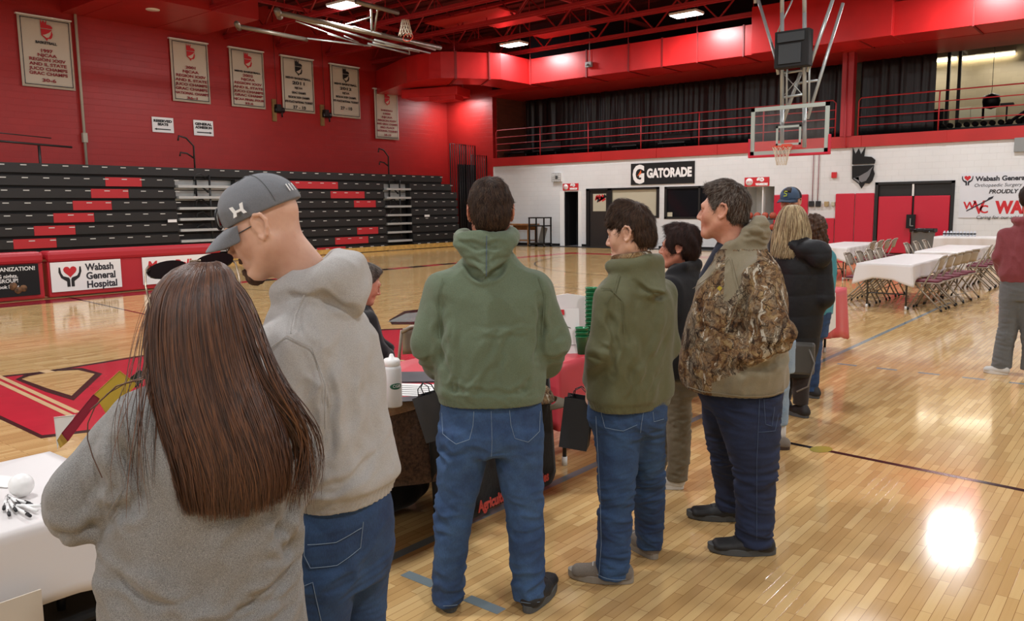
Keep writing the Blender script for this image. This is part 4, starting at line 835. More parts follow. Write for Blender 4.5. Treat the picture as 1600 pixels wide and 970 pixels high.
    def mesh(s, smooth=2, disp=None):
        F = s.F; F[0] = F[-1] = .2; F[:, 0] = F[:, -1] = .2; F[:, :, 0] = F[:, :, -1] = .2
        ins = F < 0; n = F.shape; acc = np.zeros(tuple(k-1 for k in n)+(3,), np.float32); cnt = np.zeros(tuple(k-1 for k in n), np.float32)
        c0 = ins[:-1, :-1, :-1].astype(np.int8)
        tot = sum(ins[i:n[0]-1+i, j:n[1]-1+j, k:n[2]-1+k].astype(np.int8) for i in (0, 1) for j in (0, 1) for k in (0, 1))
        act = (tot > 0) & (tot < 8); idx = -np.ones(act.shape, np.int64); cells = np.argwhere(act); idx[tuple(cells.T)] = np.arange(len(cells))
        P = np.zeros((len(cells), 3)); C = np.zeros(len(cells)); i, j, k = cells.T
        off = [(a, b, c) for a in (0, 1) for b in (0, 1) for c in (0, 1)]
        for a in range(8):
            for b in range(a+1, 8):
                o, q = off[a], off[b]
                if sum(abs(o[t]-q[t]) for t in range(3)) != 1: continue
                fa = F[i+o[0], j+o[1], k+o[2]]; fb = F[i+q[0], j+q[1], k+q[2]]; m = (fa < 0) != (fb < 0)
                t = np.where(m, fa/(fa-fb+1e-12), 0)
                for d in range(3): P[:, d] += np.where(m, o[d]+t*(q[d]-o[d]), 0)
                C += m
        V = (cells+P/C[:, None])*s.h+s.lo; fs = []
        for d in range(3):
            sl0 = [slice(None)]*3; sl1 = [slice(None)]*3; sl0[d] = slice(0, n[d]-1); sl1[d] = slice(1, n[d])
            A = ins[tuple(sl0)]; B = ins[tuple(sl1)]; e = np.argwhere(A != B); fl = A[tuple(e.T)]
            u, v = (d+1) % 3, (d+2) % 3; ok = (e[:, u] > 0) & (e[:, v] > 0) & (e[:, u] < n[u]-1) & (e[:, v] < n[v]-1); e = e[ok]; fl = fl[ok]
            def g(du, dv): q = e.copy(); q[:, u] += du; q[:, v] += dv; return idx[tuple(q.T)]
            Q = np.stack([g(-1, -1), g(0, -1), g(0, 0), g(-1, 0)], 1); Q[~fl] = Q[~fl][:, ::-1]; fs.append(Q)
        Q = np.concatenate(fs); V = laplace(V, Q, smooth)
        if disp is not None:
            Nn = vnorm(V, Q); V = V+Nn*disp(V, Nn)[:, None]
        return V, Q
def vnorm(V, Q):
    a = V[Q[:, 2]]-V[Q[:, 0]]; b = V[Q[:, 3]]-V[Q[:, 1]]; c = np.cross(a, b); Nn = np.zeros_like(V)
    for i in range(4): np.add.at(Nn, Q[:, i], c)
    return Nn/(np.linalg.norm(Nn, axis=1, keepdims=True)+1e-12)
def laplace(V, Q, it):
    for _ in range(it):
        S_ = np.zeros_like(V); c = np.zeros(len(V))
        for i in range(4):
            for j in ((i+1) % 4, (i-1) % 4): np.add.at(S_, Q[:, i], V[Q[:, j]]); np.add.at(c, Q[:, i], 1)
        V = V*.35+.65*S_/np.maximum(c, 1)[:, None]
    return V
def raw(name, V, Q, mats, parent=None, mi=None):
    me = bpy.data.meshes.new(name); me.vertices.add(len(V)); me.vertices.foreach_set('co', np.asarray(V, np.float32).ravel())
    me.loops.add(Q.size); me.loops.foreach_set('vertex_index', Q.astype(np.int32).ravel()); me.polygons.add(len(Q))
    me.polygons.foreach_set('loop_start', np.arange(0, Q.size, 4, dtype=np.int32)); me.polygons.foreach_set('loop_total', np.full(len(Q), 4, np.int32))
    me.update(calc_edges=True); me.polygons.foreach_set('use_smooth', np.ones(len(Q), bool))
    for m in (mats if isinstance(mats, (list, tuple)) else [mats]): me.materials.append(m)
    if mi is not None: me.polygons.foreach_set('material_index', mi(V[Q].mean(1)).astype(np.int32))
    o = bpy.data.objects.new(name, me); COL.objects.link(o)
    if parent is not None: o.parent = parent
    return o
_w = np.random.default_rng(5)
class Noise:      # smooth pseudo noise, vectorised
    def __init__(s, seed, sc, oct=4):
        g = np.random.default_rng(seed); s.t = []
        for o in range(oct):
            for _ in range(4): v = g.normal(size=3)*sc*1.8**o; s.t.append((v, g.uniform(0, 6.28), .6**o))
    def __call__(s, P): 
        r = 0; w = .35*np.sin(P @ s.t[1][0]*.6+1)
        for v, p, a in s.t: r = r+a*np.sin(P @ v+p+w)
        return r/3.2
def foldf(folds):      # creases given by their course on the side turned to the viewer (x, z)
    def f(P, Nn):
        r = np.zeros(len(P)); m = np.clip(.5-1.6*Nn[:, 1], 0, 1); q = P[:, [0, 2]]; wv = .006*np.sin(P[:, 0]*70)+.006*np.sin(P[:, 2]*55)
        for pts, A, wd in folds:
            pts = np.array(pts, float)[:, [0, 2]]; best = np.full(len(P), 9.); tt = np.zeros(len(P)); n = len(pts)-1
            for k, (a, b) in enumerate(zip(pts[:-1], pts[1:])):
                d = b-a; t = np.clip(((q-a) @ d)/(d @ d+1e-9), 0, 1); D = np.linalg.norm(q-a-t[:, None]*d, axis=1); u = D < best; best = np.where(u, D, best); tt = np.where(u, (k+t)/n, tt)
            e = np.clip(np.minimum(tt, 1-tt)*5, .25, 1); D = np.abs(best+wv)
            r += A*e*(np.exp(-(D/wd)**2)-.55*np.exp(-((D-1.9*wd)/(1.1*wd))**2))
        return r*m
    return f
# ------------------------------------------------------------------ skin, hair and cloth materials
def skinm(name, c, c2):
    q = N(name); tc = q.n('ShaderNodeTexCoord'); nz = q.n('ShaderNodeTexNoise', {'Vector': (tc, 'Object'), 'Scale': 14., 'Detail': 5.})
    r = q.ramp(nz, 0, [(.35, rgb(c2)), (.65, rgb(c))]); q.l(r, 0, q.b, 'Base Color'); q.b.inputs['Roughness'].default_value = .5
    q.b.inputs['Subsurface Weight'].default_value = .12; q.b.inputs['Subsurface Radius'].default_value = (.02, .008, .004); q.b.inputs['Subsurface Scale'].default_value = .5
    n2 = q.n('ShaderNodeTexNoise', {'Vector': (tc, 'Object'), 'Scale': 260., 'Detail': 2.}); bp = q.n('ShaderNodeBump', {'Height': (n2, 0), 'Strength': .12, 'Distance': .002}); q.l(bp, 0, q.b, 'Normal'); return q.m
SK = {'a': skinm('skin warm', 'd09a80', 'bd7f68'), 'b': skinm('skin ruddy', 'c98a70', 'b4705a'), 'c': skinm('skin pale', 'd8ad94', 'c79880')}
def hairm(name, c1, c2, rough=.55):
    q = N(name); tc = q.n('ShaderNodeTexCoord'); mp = q.n('ShaderNodeMapping', {'Vector': (tc, 'Object'), 'Scale': (90, 90, 4)})
    nz = q.n('ShaderNodeTexNoise', {'Vector': (mp, 0), 'Scale': 1., 'Detail': 4.}); r = q.ramp(nz, 0, [(.3, rgb(c1)), (.7, rgb(c2))]); q.l(r, 0, q.b, 'Base Color')
    q.b.inputs['Roughness'].default_value = rough; q.b.inputs['Specular IOR Level'].default_value = .45 if rough < .45 else .2
    bp = q.n('ShaderNodeBump', {'Height': (nz, 0), 'Strength': .5, 'Distance': .004}); q.l(bp, 0, q.b, 'Normal'); return q.m
def fleece(name, c, c2=None, sc=420, amt=.35, rough=.95):
    q = N(name); tc = q.n('ShaderNodeTexCoord'); nz = q.n('ShaderNodeTexNoise', {'Vector': (tc, 'Object'), 'Scale': float(sc), 'Detail': 3., 'Roughness': .7})
    a = rgb(c); b = rgb(c2 or c); r = q.ramp(nz, 0, [(.35, tuple(v*(1-amt) for v in b)), (.65, tuple(min(1, v*(1+amt*.4)) for v in a))])
    q.l(r, 0, q.b, 'Base Color'); q.b.inputs['Roughness'].default_value = rough; q.b.inputs['Sheen Weight'].default_value = .15
    n3 = q.n('ShaderNodeTexNoise', {'Vector': (tc, 'Object'), 'Scale': 9., 'Detail': 3.}); bp0 = q.n('ShaderNodeBump', {'Height': (n3, 0), 'Strength': .25, 'Distance': .03})
    bp = q.n('ShaderNodeBump', {'Height': (nz, 0), 'Strength': .35, 'Distance': .002, 'Normal': (bp0, 0)}); q.l(bp, 0, q.b, 'Normal'); return q.m
def denim(name, c, c2, fade=.5):
    q = N(name); tc = q.n('ShaderNodeTexCoord'); nz = q.n('ShaderNodeTexNoise', {'Vector': (tc, 'Object'), 'Scale': 5., 'Detail': 6., 'Roughness': .65})
    mp = q.n('ShaderNodeMapping', {'Vector': (tc, 'Object'), 'Scale': (500, 500, 90)}); wv = q.n('ShaderNodeTexNoise', {'Vector': (mp, 0), 'Scale': 1., 'Detail': 2.})
    r = q.ramp(nz, 0, [(.35, rgb(c)), (.68, rgb(c2))]); mx = q.n('ShaderNodeMix', {'Factor': .45, 6: (r, 0)}, data_type='RGBA', blend_type='MULTIPLY'); r2 = q.ramp(wv, 0, [(.3, (.45,)*3), (.7, (1.2,)*3)]); q.l(r2, 0, mx, 7)
    q.l(mx, 2, q.b, 'Base Color'); q.b.inputs['Roughness'].default_value = .85
    bp = q.n('ShaderNodeBump', {'Height': (wv, 0), 'Strength': .3, 'Distance': .001}); q.l(bp, 0, q.b, 'Normal'); return q.m
def camom():
    q = N('woodland camouflage'); tc = q.n('ShaderNodeTexCoord'); wn = q.n('ShaderNodeTexNoise', {'Vector': (tc, 'Object'), 'Scale': 8., 'Detail': 4.}); ma = q.n('ShaderNodeMix', {'Factor': .12, 6: (tc, 'Object'), 7: (wn, 1)}, data_type='RGBA')
    def nz(sx, sc, det, w_=0.):
        mp = q.n('ShaderNodeMapping', {'Vector': (ma, 2), 'Scale': sx, 'Location': (w_, w_, 0)}); return q.n('ShaderNodeTexNoise', {'Vector': (mp, 0), 'Scale': sc, 'Detail': det, 'Roughness': .7})
    a = nz((1, 1, .5), 20., 8.); ra = q.ramp(a, 0, [(.36, rgb('1d1814')), (.44, rgb('4a3c30')), (.5, rgb('8a7c66')), (.55, rgb('3a3028')), (.62, rgb('aaa089')), (.7, rgb('5e5242'))])
    c = nz((1, 1, .8), 7., 4., 3.); rc = q.ramp(c, 0, [(.42, (0, 0, 0)), (.5, (.75, .75, .75))]); cd_ = nz((1, 1, .7), 34., 6., 5.); rd = q.ramp(cd_, 0, [(.4, rgb('3b261a')), (.52, rgb('8a5f35')), (.62, rgb('b79a66'))])
    m1 = q.n('ShaderNodeMix', {6: (ra, 0), 7: (rd, 0)}, data_type='RGBA'); mm_ = q.n('ShaderNodeMath', {0: (rc, 0), 1: .6}, operation='MULTIPLY'); q.l(mm_, 0, m1, 0)
    b = nz((1, 1, .12), 30., 3., 9.); rb = q.ramp(b, 0, [(.6, (0, 0, 0)), (.64, (1, 1, 1))]); m2 = q.n('ShaderNodeMix', {6: (m1, 2), 7: (*rgb('b9b2a2'), 1)}, data_type='RGBA'); q.l(rb, 0, m2, 0)
    v = q.n('ShaderNodeTexVoronoi', {'Vector': (ma, 2), 'Scale': 17.}, feature='DISTANCE_TO_EDGE'); rv = q.ramp(v, 0, [(.0, (1, 1, 1)), (.03, (0, 0, 0))]); m3 = q.n('ShaderNodeMix', {6: (m2, 2), 7: (*rgb('1c1512'), 1)}, data_type='RGBA'); q.l(rv, 0, m3, 0)
    q.l(m3, 2, q.b, 'Base Color'); q.b.inputs['Roughness'].default_value = .9; q.b.inputs['Specular IOR Level'].default_value = .2; return q.m
M['camo'] = camom(); M['olivep'] = fleece('olive shell cloth', '8a8068', '7a715b', sc=600, amt=.15)
# ------------------------------------------------------------------ body builders (all in a frame: x right, y away, z up)
def rotm(yaw, pitch=0., roll=0.):
    return np.array(Matrix.Rotation(yaw, 3, 'Z') @ Matrix.Rotation(pitch, 3, 'X') @ Matrix.Rotation(roll, 3, 'Y'))
class Head:
    def __init__(s, c, yaw, pitch=0., roll=0., sc=1., fem=False, h=.0035):
        s.c = np.array(c, float); s.R = rotm(yaw, pitch, roll); s.sc = sc; s.fem = fem; s.h = h
    def w(s, p): return s.c+s.R @ (np.array(p, float)*s.sc)
    def skin(s, neck_to, nr=.058, jaw=1., nose=1.):
        k = s.sc; lo = np.minimum(s.c-.17*k, np.array(neck_to)-.09); hi = np.maximum(s.c+.17*k, np.array(neck_to)+.09); f = Field(lo, hi, s.h); W = s.w
        def E(c, r, kk=.015, cut=False): f.ell(W(c), np.array(r)*k, kk*k, s.R, cut)
        def Cp(a, b, ra, rb, kk=.012, cut=False): f.cap(W(a), W(b), ra*k, rb*k, kk*k, cut)
        E((0, -.018, .032), (.074, .092, .084)); E((0, .028, -.025), (.062, .062, .085), .03)
        for x in (-1, 1):
            Cp((x*.05, .0, -.055), (x*.022, .064*jaw, -.1), .022, .02, .03); E((x*.036, .058, -.028), (.027, .026, .03), .02); E((x*.058, .03, .0), (.012, .03, .03), .02)
        Cp((-.012, .072*jaw, -.102), (.012, .072*jaw, -.102), .019, .019, .025); Cp((-.036, .078, .026), (.036, .078, .026), .013, .013, .018)
        Cp((0, .085, .02), (0, .109*nose, -.028), .007, .0115, .012)
        for x in (-1, 1): E((x*.012, .1, -.034), (.0085, .011, .008), .008)
        E((0, .08, -.055), (.024, .014, .022), .015); Cp((-.02, .084, -.062), (.02, .084, -.062), .0068, .0068, .008); Cp((-.016, .083, -.075), (.016, .083, -.075), .0075, .0075, .008)
        Cp((-.024, .097, -.0685), (.024, .097, -.0685), .0035, .0035, .004, cut=True)
        for x in (-1, 1): E((x*.031, .1, .005), (.018, .018, .012), .014, cut=True)
        for x in (-1, 1): E((x*.031, .079, .004), (.0145, .0115, .0115), .004)
        for x in (-1, 1): Cp((x*.018, .088, .018), (x*.046, .078, .018), .006, .005, .008)
        for x in (-1, 1):      # ears
            E((x*.078, -.012, .002), (.007, .019, .028), .008); pts = [(.012, .008), (.010, .024), (-.003, .034), (-.019, .029), (-.026, .012), (-.021, -.008), (-.010, -.024), (.003, -.03), (.009, -.022)]
            P3 = [W((x*(.078+.011*min(1, max(0, -(p[0]-.012)/.03))), -.008+p[0], p[1])) for p in pts]; f.chain(P3, [.0052*k]*len(P3), .003*k); E((x*.090, -.008, -.002), (.0095, .009, .016), .004, cut=True)
        f.cap(W((0, -.022, -.055)), neck_to, nr*k*.93, nr*1.02, .035)
        return f.mesh(1)
    def eyes(s, par, col='3c4a4a'):
        b = MB()
        for x in (-1, 1):
            c = s.w((x*.031, .0815, .0035)); f = s.R @ np.array([0, 1, 0]); b.lathe([(0, .0105), (.004, .0098), (.0105*.8, .006), (.0105, 0), (0, -.01)], c, 14, ax=f)
            b.lathe([(0, .0112), (.0045, .0106), (.005, .0095)], c, 12, mi=1, ax=f)
        e = b.build('eyes', [M['whitem'], mat('iris', col, .2)], par); b = MB()
        for x in (-1, 1): b.tube([s.w((x*.014, .094, .024)), s.w((x*.03, .092, .030)), s.w((x*.046, .080, .025))], [.0032, .0036, .002], 6); b.tube([s.w((x*.018, .0925, .006)), s.w((x*.031, .0945, .0125)), s.w((x*.045, .086, .006))], .0012, 5)
        b.build('eyebrows', M['hbrown'], par); return e
def surf_strands(V, Nn, sel, flow, L, r, n, seed, lift=.3, seg=4, jit=.25, grav=0., mis=3):
    g = np.random.default_rng(seed); idx = np.where(sel)[0]; idx = g.choice(idx, n); b = []; vs = []; fs = []; mi = []
    for q_, i in enumerate(idx):
        p = V[i]; nn = Nn[i]; t = flow(p)+g.normal(size=3)*jit; t = t-nn*(t @ nn); t /= np.linalg.norm(t)+1e-9; l_ = L*g.uniform(.6, 1.2); sd = np.cross(t, nn)*r
        base = len(vs); m_ = int(g.integers(0, mis))
        for k in range(seg+1):
            u = k/seg; c = p+t*l_*u+nn*(lift*l_*u*(1-.6*u))+np.array([0, 0, -grav*l_*u*u])
            w_ = 1-.8*u; vs += [c-sd*w_, c+nn*r*w_*.8, c+sd*w_]
        for k in range(seg):
            a = base+3*k; fs += [(a, a+1, a+4, a+3), (a+1, a+2, a+5, a+4)]; mi += [m_, m_]
    return np.array(vs), np.array(fs), np.array(mi)
def join_np(name, parts, mats, parent):      # parts: (V, Q, material index array or int)
    vs = []; qs = []; ms = []; n = 0
    for V, Q, m in parts: vs.append(V); qs.append(Q+n); n += len(V); ms.append(np.full(len(Q), m) if np.isscalar(m) else m)
    V = np.concatenate(vs); Q = np.concatenate(qs); ms = np.concatenate(ms); o = raw(name, V, Q, mats, parent); o.data.polygons.foreach_set('material_index', ms.astype(np.int32)); return o
def short_hair(par, H, mats, t=.012, top=.01, hl=(.068, .45), low=-.065, side=-.03, strands=2200, L=.022, seed=1, tuft=.004, crown=(0, -.06, .1), ear=.03, earcut=True, fringe=0):
    k = H.sc; f = Field(H.c-.17*k, H.c+.17*k, H.h); W = H.w
    f.ell(W((0, -.019, .034)), np.array((.074+t, .093+t, .085+t*1.3))*k, .0, H.R); f.ell(W((0, -.055, -.02)), np.array((.062+t*.7, .058+t*.7, .07))*k, .02, H.R)
    if top: f.ell(W((0, .01, .085)), np.array((.062+t*.4, .085+t*.4, .045+top))*k, .02, H.R)
    if fringe: f.ell(W((0, .075, .06)), np.array((.055, .03, .03))*k, .015, H.R)
    Ri = H.R
    def keep(X, Y, Z):
        q = (X-H.c[0], Y-H.c[1], Z-H.c[2]); x, y, z = [(Ri[0][i]*q[0]+Ri[1][i]*q[1]+Ri[2][i]*q[2])/k for i in range(3)]
        a = (y-(hl[0]-.03+hl[1]*(z)))*.8       # slanted hairline towards the face
        lo_ = np.where(y > -.03, side-z, np.clip((low-z), -1, 1)); d = np.maximum(a, np.maximum(lo_, low-z))
        if earcut: e = ear-np.sqrt((y+.010)**2+(z+.000)**2); d = np.maximum(d, np.where(np.abs(x) > .04, e, -1))
        return d*k
    f.clip(keep); nz = Noise(seed, 45, 3)
    V, Q = f.mesh(1, lambda P, n: tuft*nz((P-H.c) @ H.R @ np.diag([1, .5, .5])))
    if strands:
        Nn = vnorm(V, Q); loc = (V-H.c) @ H.R; cr = np.array(crown)*k
        def flow(p):
            l = (p-H.c) @ H.R; d = l-cr; d = d-np.array([0, 0, .6])*abs(d[2])*0; d = d+np.array([0, .0, -.03]); return H.R @ (d/np.linalg.norm(d))
        sv, sq, sm = surf_strands(V, Nn, np.ones(len(V), bool), flow, L*k, .0011*k, strands, seed, lift=.22, jit=.22)
        return join_np('hair', [(V, Q, 0), (sv, sq, sm)], mats, par)
    return raw('hair', V, Q, mats, par)
def hand(par_parts, wr, d, pn, sc=1., curl=.6, side=1, h=.003, k=None):
    # wr wrist, d pointing direction, pn palm normal; returns mesh of palm with five fingers
    wr = np.array(wr, float); d = np.array(d, float); d /= np.linalg.norm(d); pn = np.array(pn, float); pn -= d*(pn @ d); pn /= np.linalg.norm(pn); sd = np.cross(d, pn)*side
    f = Field(wr-.2*sc, wr+.2*sc, h)
    f.cap(wr-d*.04, wr+d*.01, .026*sc, .026*sc, .01); f.ecap(wr+d*.01*sc, wr+d*.085*sc, (.028*sc, .016*sc), (.04*sc, .014*sc), sd, .012)
    for j, (o, L) in enumerate(((-.031, .072), (-.0105, .082), (.0105, .076), (.03, .06))):
        p = wr+(d*.088+sd*o)*sc; dd = d.copy(); rad = [.0092, .0085, .0078, .0065]; 
        for q in range(3):
            a = curl*(.55+.25*q)+.05*j; dd = dd*math.cos(a)+pn*math.sin(a); dd /= np.linalg.norm(dd); n_ = p+dd*L*sc*(.45, .3, .25)[q]; f.cap(p, n_, rad[q]*sc, rad[q+1]*sc, .003); p = n_
    p = wr+(d*.025-sd*.03)*sc; dd = d*.6-sd*.7+pn*.3; dd /= np.linalg.norm(dd)
    for q in range(3): n_ = p+dd*(.035, .03, .025)[q]*sc; f.cap(p, n_, (.013, .0105, .009)[q]*sc, (.0105, .009, .0075)[q]*sc, .005); p = n_; dd = dd*.8+d*.3+pn*.25; dd /= np.linalg.norm(dd)
    return f.mesh(1)
def person(g, lab, heading=None):
    th = math.atan2(-g[0], g[1]) if heading is None else heading
    return T('person', (g[0], g[1], 0), lab, 'person', rz=th)
def shoe(par, heel, toe, mats, w=.047, hgt=.085, zoff=0., style='sneaker', name='shoe', h=.005):
    heel = np.array([*heel, zoff], float); toe = np.array([*toe, zoff], float); d = toe-heel; L = np.linalg.norm(d); d /= L; sd = np.array([-d[1], d[0], 0]); P = lambda u, v, z: heel+d*L*u+sd*v+np.array([0, 0, z])
    lo = np.minimum(heel, toe)-.09; hi = np.maximum(heel, toe)+.09; lo[2] = -.02+zoff; hi[2] = .2+zoff
    f = Field(lo, hi, h); f.ecap(P(.13, 0, .045), P(.45, 0, .042), (w*.84, .042), (w*.86, .042), sd, .02); f.ecap(P(.45, 0, .04), P(.86, .004, .036), (w*.92, .04), (w*.88, .03), sd, .02)
    if style != 'clog': f.ecap(P(.2, 0, .04), P(.22, 0, hgt), (w*.72, .05), (w*.62, .048), sd, .02); f.ecap(P(.3, 0, .06), P(.55, 0, .05), (w*.6, .03), (w*.7, .03), sd, .02)
    f.clip(lambda X, Y, Z: zoff+.022-Z+0*X+0*Y); V, Q = f.mesh(2); o = raw(name, V, Q, mats[0], par)
    if style == 'sneaker':
        b = MB()
        for u in (.4, .47, .54, .61): b.tube([P(u, -.024, .078-.02*(u-.4)), P(u+.01, 0, .088-.03*(u-.4)), P(u, .024, .078-.02*(u-.4))], .0028, 5)
        b.build('laces', M['blackcloth'] if mats[0] is M['blackshoe'] else M['whiteshoe'], o)
    out = []; n = 28; b = MB(); ring = []
    for j in range(n):
        a = 2*math.pi*j/n; u = .5+.515*math.cos(a); v = w*1.0*math.copysign(abs(math.sin(a))**.75, math.sin(a))*(.84+.16*math.sin(max(0, min(1, (u-.2)/.8))*math.pi)); ring.append((u, v))
    vs = []; zs = (.0, .003, .032, .036)
    for z, s_ in zip(zs, (.95, 1, 1.0, .94)): vs += [P(.5+(u-.5)*s_, v*s_, z+(.012*max(0, u-.75)/.25 if z > 0 else .004*max(0, u-.8)/.2)) for u, v in ring]
    fs = [(i*n+j, i*n+(j+1) % n, (i+1)*n+(j+1) % n, (i+1)*n+j) for i in range(3) for j in range(n)]+[tuple(range(n))[::-1], tuple(3*n+j for j in range(n))]
    b.add(vs, fs, 0, False); b.build('sole', mats[1], o); return o
def seams(par, V, lines, m, r=.0012, name='stitching', rad=.012, off=.0012, side=None):
    # lines drawn on the side facing the viewer of the figure: points (x, z) laid onto the surface
    b = MB(); S3 = []
    for ln_ in lines:
        pts = []; ln_ = np.array(ln_, float)
        for a, c in zip(ln_[:-1], ln_[1:]):
            k = max(2, int(np.hypot(*(c-a))/.012)); pts += [a+(c-a)*i/k for i in range(k)]
        pts.append(ln_[-1]); P3 = []
        for x, z in pts:
            m_ = (abs(V[:, 0]-x) < rad) & (abs(V[:, 2]-z) < rad)
            if m_.any(): P3.append((x, V[m_, 1].min() if side is None else np.percentile(V[m_, 1], side), z))
        if len(P3) > 2:
            P3 = np.array(P3); y = P3[:, 1]; y = np.convolve(np.pad(y, 1, mode='edge'), np.ones(3)/3, 'valid'); P3[:, 1] = y-off; b.tube([tuple(p) for p in P3], r, 4)
    return b.build(name, m, par)
def body_core(stn, legs, arms, head_V, head_Q, extra=(), h=.012, shrink=.74, ang=0.):
    # the continuous body under the clothes, meeting head and hands
    A = np.array(stn, float).copy(); A[:, 3:] *= shrink
    pts = [A[:, 1:3].min(0)-.35, A[:, 1:3].max(0)+.35]; f = Field((*pts[0], .05), (*pts[1], A[:, 0].max()+.03), h); f.stack([tuple(r_) for r_ in A], ang)
    for L_ in legs: B_ = np.array(L_, float).copy(); B_[:, 3:] *= .62; f.stack([tuple(r_) for r_ in B_], ang)
    for a in arms:
        A_ = [np.array(p_, float) for p_ in a[0]]
        if not extra: A_[-1] = A_[-2]+.75*(A_[-1]-A_[-2])
        f.chain(A_, [r_*.6 for r_ in a[1]], .02)
    V, Q = f.mesh(1); return [(V, Q, 0), (head_V, head_Q, 0)]+[(v, q, 0) for v, q in extra]
def garment(name, par, m, h, stn, ang, arms=(), p=2.3, k=.045, extra=None, disp=None, smooth=3, kk=.03, mi=None, clip=None, lohi=None):
    A = np.array(stn, float); lo = np.array([A[:, 1].min()-A[:, 3:].max(), A[:, 2].min()-A[:, 3:].max(), A[:, 0].min()]); hi = np.array([A[:, 1].max()+A[:, 3:].max(), A[:, 2].max()+A[:, 3:].max(), A[:, 0].max()+.05])
    for a in arms:
        for q_, r_ in zip(*a[:2]): lo = np.minimum(lo, np.array(q_)-r_); hi = np.maximum(hi, np.array(q_)+r_)
    if lohi is not None: lo = np.minimum(lo, lohi[0]); hi = np.maximum(hi, lohi[1])
    f = Field(lo-.05, hi+.05, h); f.stack(stn, ang, p, 0)
    for a in arms: 
        g_ = Field(lo-.05, hi+.05, h); g_.chain(a[0], a[1], .03)
        e = (np.array(a[0][-1])-np.array(a[0][-2])); e = e/np.linalg.norm(e); w_ = np.array(a[0][-1]); g_.clip(lambda X, Y, Z: (X-w_[0])*e[0]+(Y-w_[1])*e[1]+(Z-w_[2])*e[2])
        f.put((slice(None),)*3, g_.F, kk)
    if extra: extra(f)
    if clip: f.clip(clip)
    V, Q = f.mesh(smooth, disp); return raw(name, V, Q, m, par, mi), V, Q
def legs_f(name, par, m, h, pel, L1, L2, ang=0., disp=None, k=.02, smooth=2, mi=None):
    A = np.array(list(pel)+list(L1)+list(L2), float); lo = (A[:, 1].min()-A[:, 3:].max()-.05, A[:, 2].min()-A[:, 3:].max()-.05, A[:, 0].min()-.05); hi = (A[:, 1].max()+A[:, 3:].max()+.05, A[:, 2].max()+A[:, 3:].max()+.05, A[:, 0].max()+.05)
    f = Field(lo, hi, h); f.stack(pel, ang, 2.2, 0); f.stack(L1, ang, 2., k); f.stack(L2, ang, 2., k); V, Q = f.mesh(smooth, disp); return raw(name, V, Q, m, par, mi), V, Q
def jean_disp(seed, amp=.006, lam=.055, knees=(.3, .5), bot=.1):
    n1 = Noise(seed, 16, 3); n2 = Noise(seed+1, 17, 3); n3 = Noise(seed+2, 7, 2)
    def d(P, Nn):
        z = P[:, 2]; sk = .5*P[:, 0]*np.sign(np.sin(P[:, 2]*9+seed)); q = np.stack([P[:, 0]*.75, P[:, 1]*.75, (P[:, 2]+.25*sk)*2.3], 1)
        rg = np.clip(1-1.7*np.abs(n2(q)), -.6, 1); mk = .3+.9*np.exp(-((z-.42)/.12)**2)+1.0*np.exp(-((z-bot)/.09)**2)+.7*np.exp(-((z-.70)/.06)**2)
        return amp*1.25*(mk*(rg-.2)*(.75+.5*n3(P)))+amp*.4*n1(P)
    return d
def knit_disp(seed, amp=.008, folds=(), sc=5, hemz=None, hemw=.05):
    n1 = Noise(seed, sc*2.6, 3); n2 = Noise(seed+3, sc*1.3, 2); ff = foldf(folds) if folds else None
    def d(P, Nn):
        Q_ = P*np.array([1, 1, .5]); r = amp*(np.clip(1-1.6*np.abs(n1(Q_)), -.7, 1)-.35)*1.15+amp*.9*n2(P)
        if ff is not None: r = r+ff(P, Nn)
        if hemz is not None: m = 1/(1+np.exp(np.clip((P[:, 2]-hemz-hemw)/.004, -40, 40))); r = r*(1-m)+m*(-.006+.0015*np.sin(np.arctan2(P[:, 1], P[:, 0])*160))
        return r
    return d
# ------------------------------------------------------------------ cloth colours
M['gh'] = fleece('green hoodie', '67755f', '5d6a55', amt=.12); M['bh'] = fleece('olive hoodie', '5b5c3c', '535436', amt=.12, rough=.7)
M['heather'] = fleece('heather grey sweatshirt', '8f8e8b', '757472', sc=600, amt=.35); M['lightgrey'] = fleece('light grey hoodie', 'b2b1ae', 'a5a3a1', sc=500, amt=.14)
M['jeans'] = denim('blue jeans', '243c62', '406089'); M['jeans2'] = denim('dark blue jeans', '20365a', '35547a'); M['jeansn'] = denim('navy jeans', '161f38', '202d4c'); M['jeansl'] = denim('light jeans', '7d93a8', '9db0c0')
M['stitch'] = mat('jean stitching', '7f93a8', .8); M['stitchd'] = mat('dark stitching', '4a5a74', .8)
M['blackshoe'] = mat('black shoe', '1e1e1f', .6, bscale=60, bamt=.2); M['greysole'] = mat('grey sole', '4c4e4e', .7); M['tanshoe'] = fleece('taupe suede', '7c7266', '6c6258', sc=500, amt=.2); M['tansole'] = mat('taupe sole', '8f877b', .7); M['whiteshoe'] = mat('white shoe', 'c9c6c0', .6); M['whitesole'] = mat('white sole', 'd8d5cf', .6)
M['blackcloth'] = fleece('black cloth', '16161a', '0f0f12', amt=.2); M['maroonh'] = fleece('maroon hoodie', '8c4247', '7c383e', amt=.2); M['sweat'] = fleece('grey sweatpants', '6b6d6d', '5c5e5f', amt=.15)
M['khaki'] = fleece('khaki trousers', '6f6550', '645a47', amt=.12); M['capgrey'] = fleece('grey cap cloth', '74777c', '6a6d72', sc=700, amt=.12)
M['hbrown'] = hairm('dark brown hair', '1c1310', '33241c'); M['hb2'] = hairm('brown hair', '2a1b13', '4a3324'); M['hb3'] = hairm('chestnut hair', '1e1210', '3d2620'); M['hgl'] = hairm('grey hair strands', '5a524b', '837a70'); M['hb4'] = hairm('light brown strands', '3a2c22', '55412f'); M['hgrey'] = hairm('greying hair', '2b2522', '5a5048')
def T2(*a): return np.array(a, float)
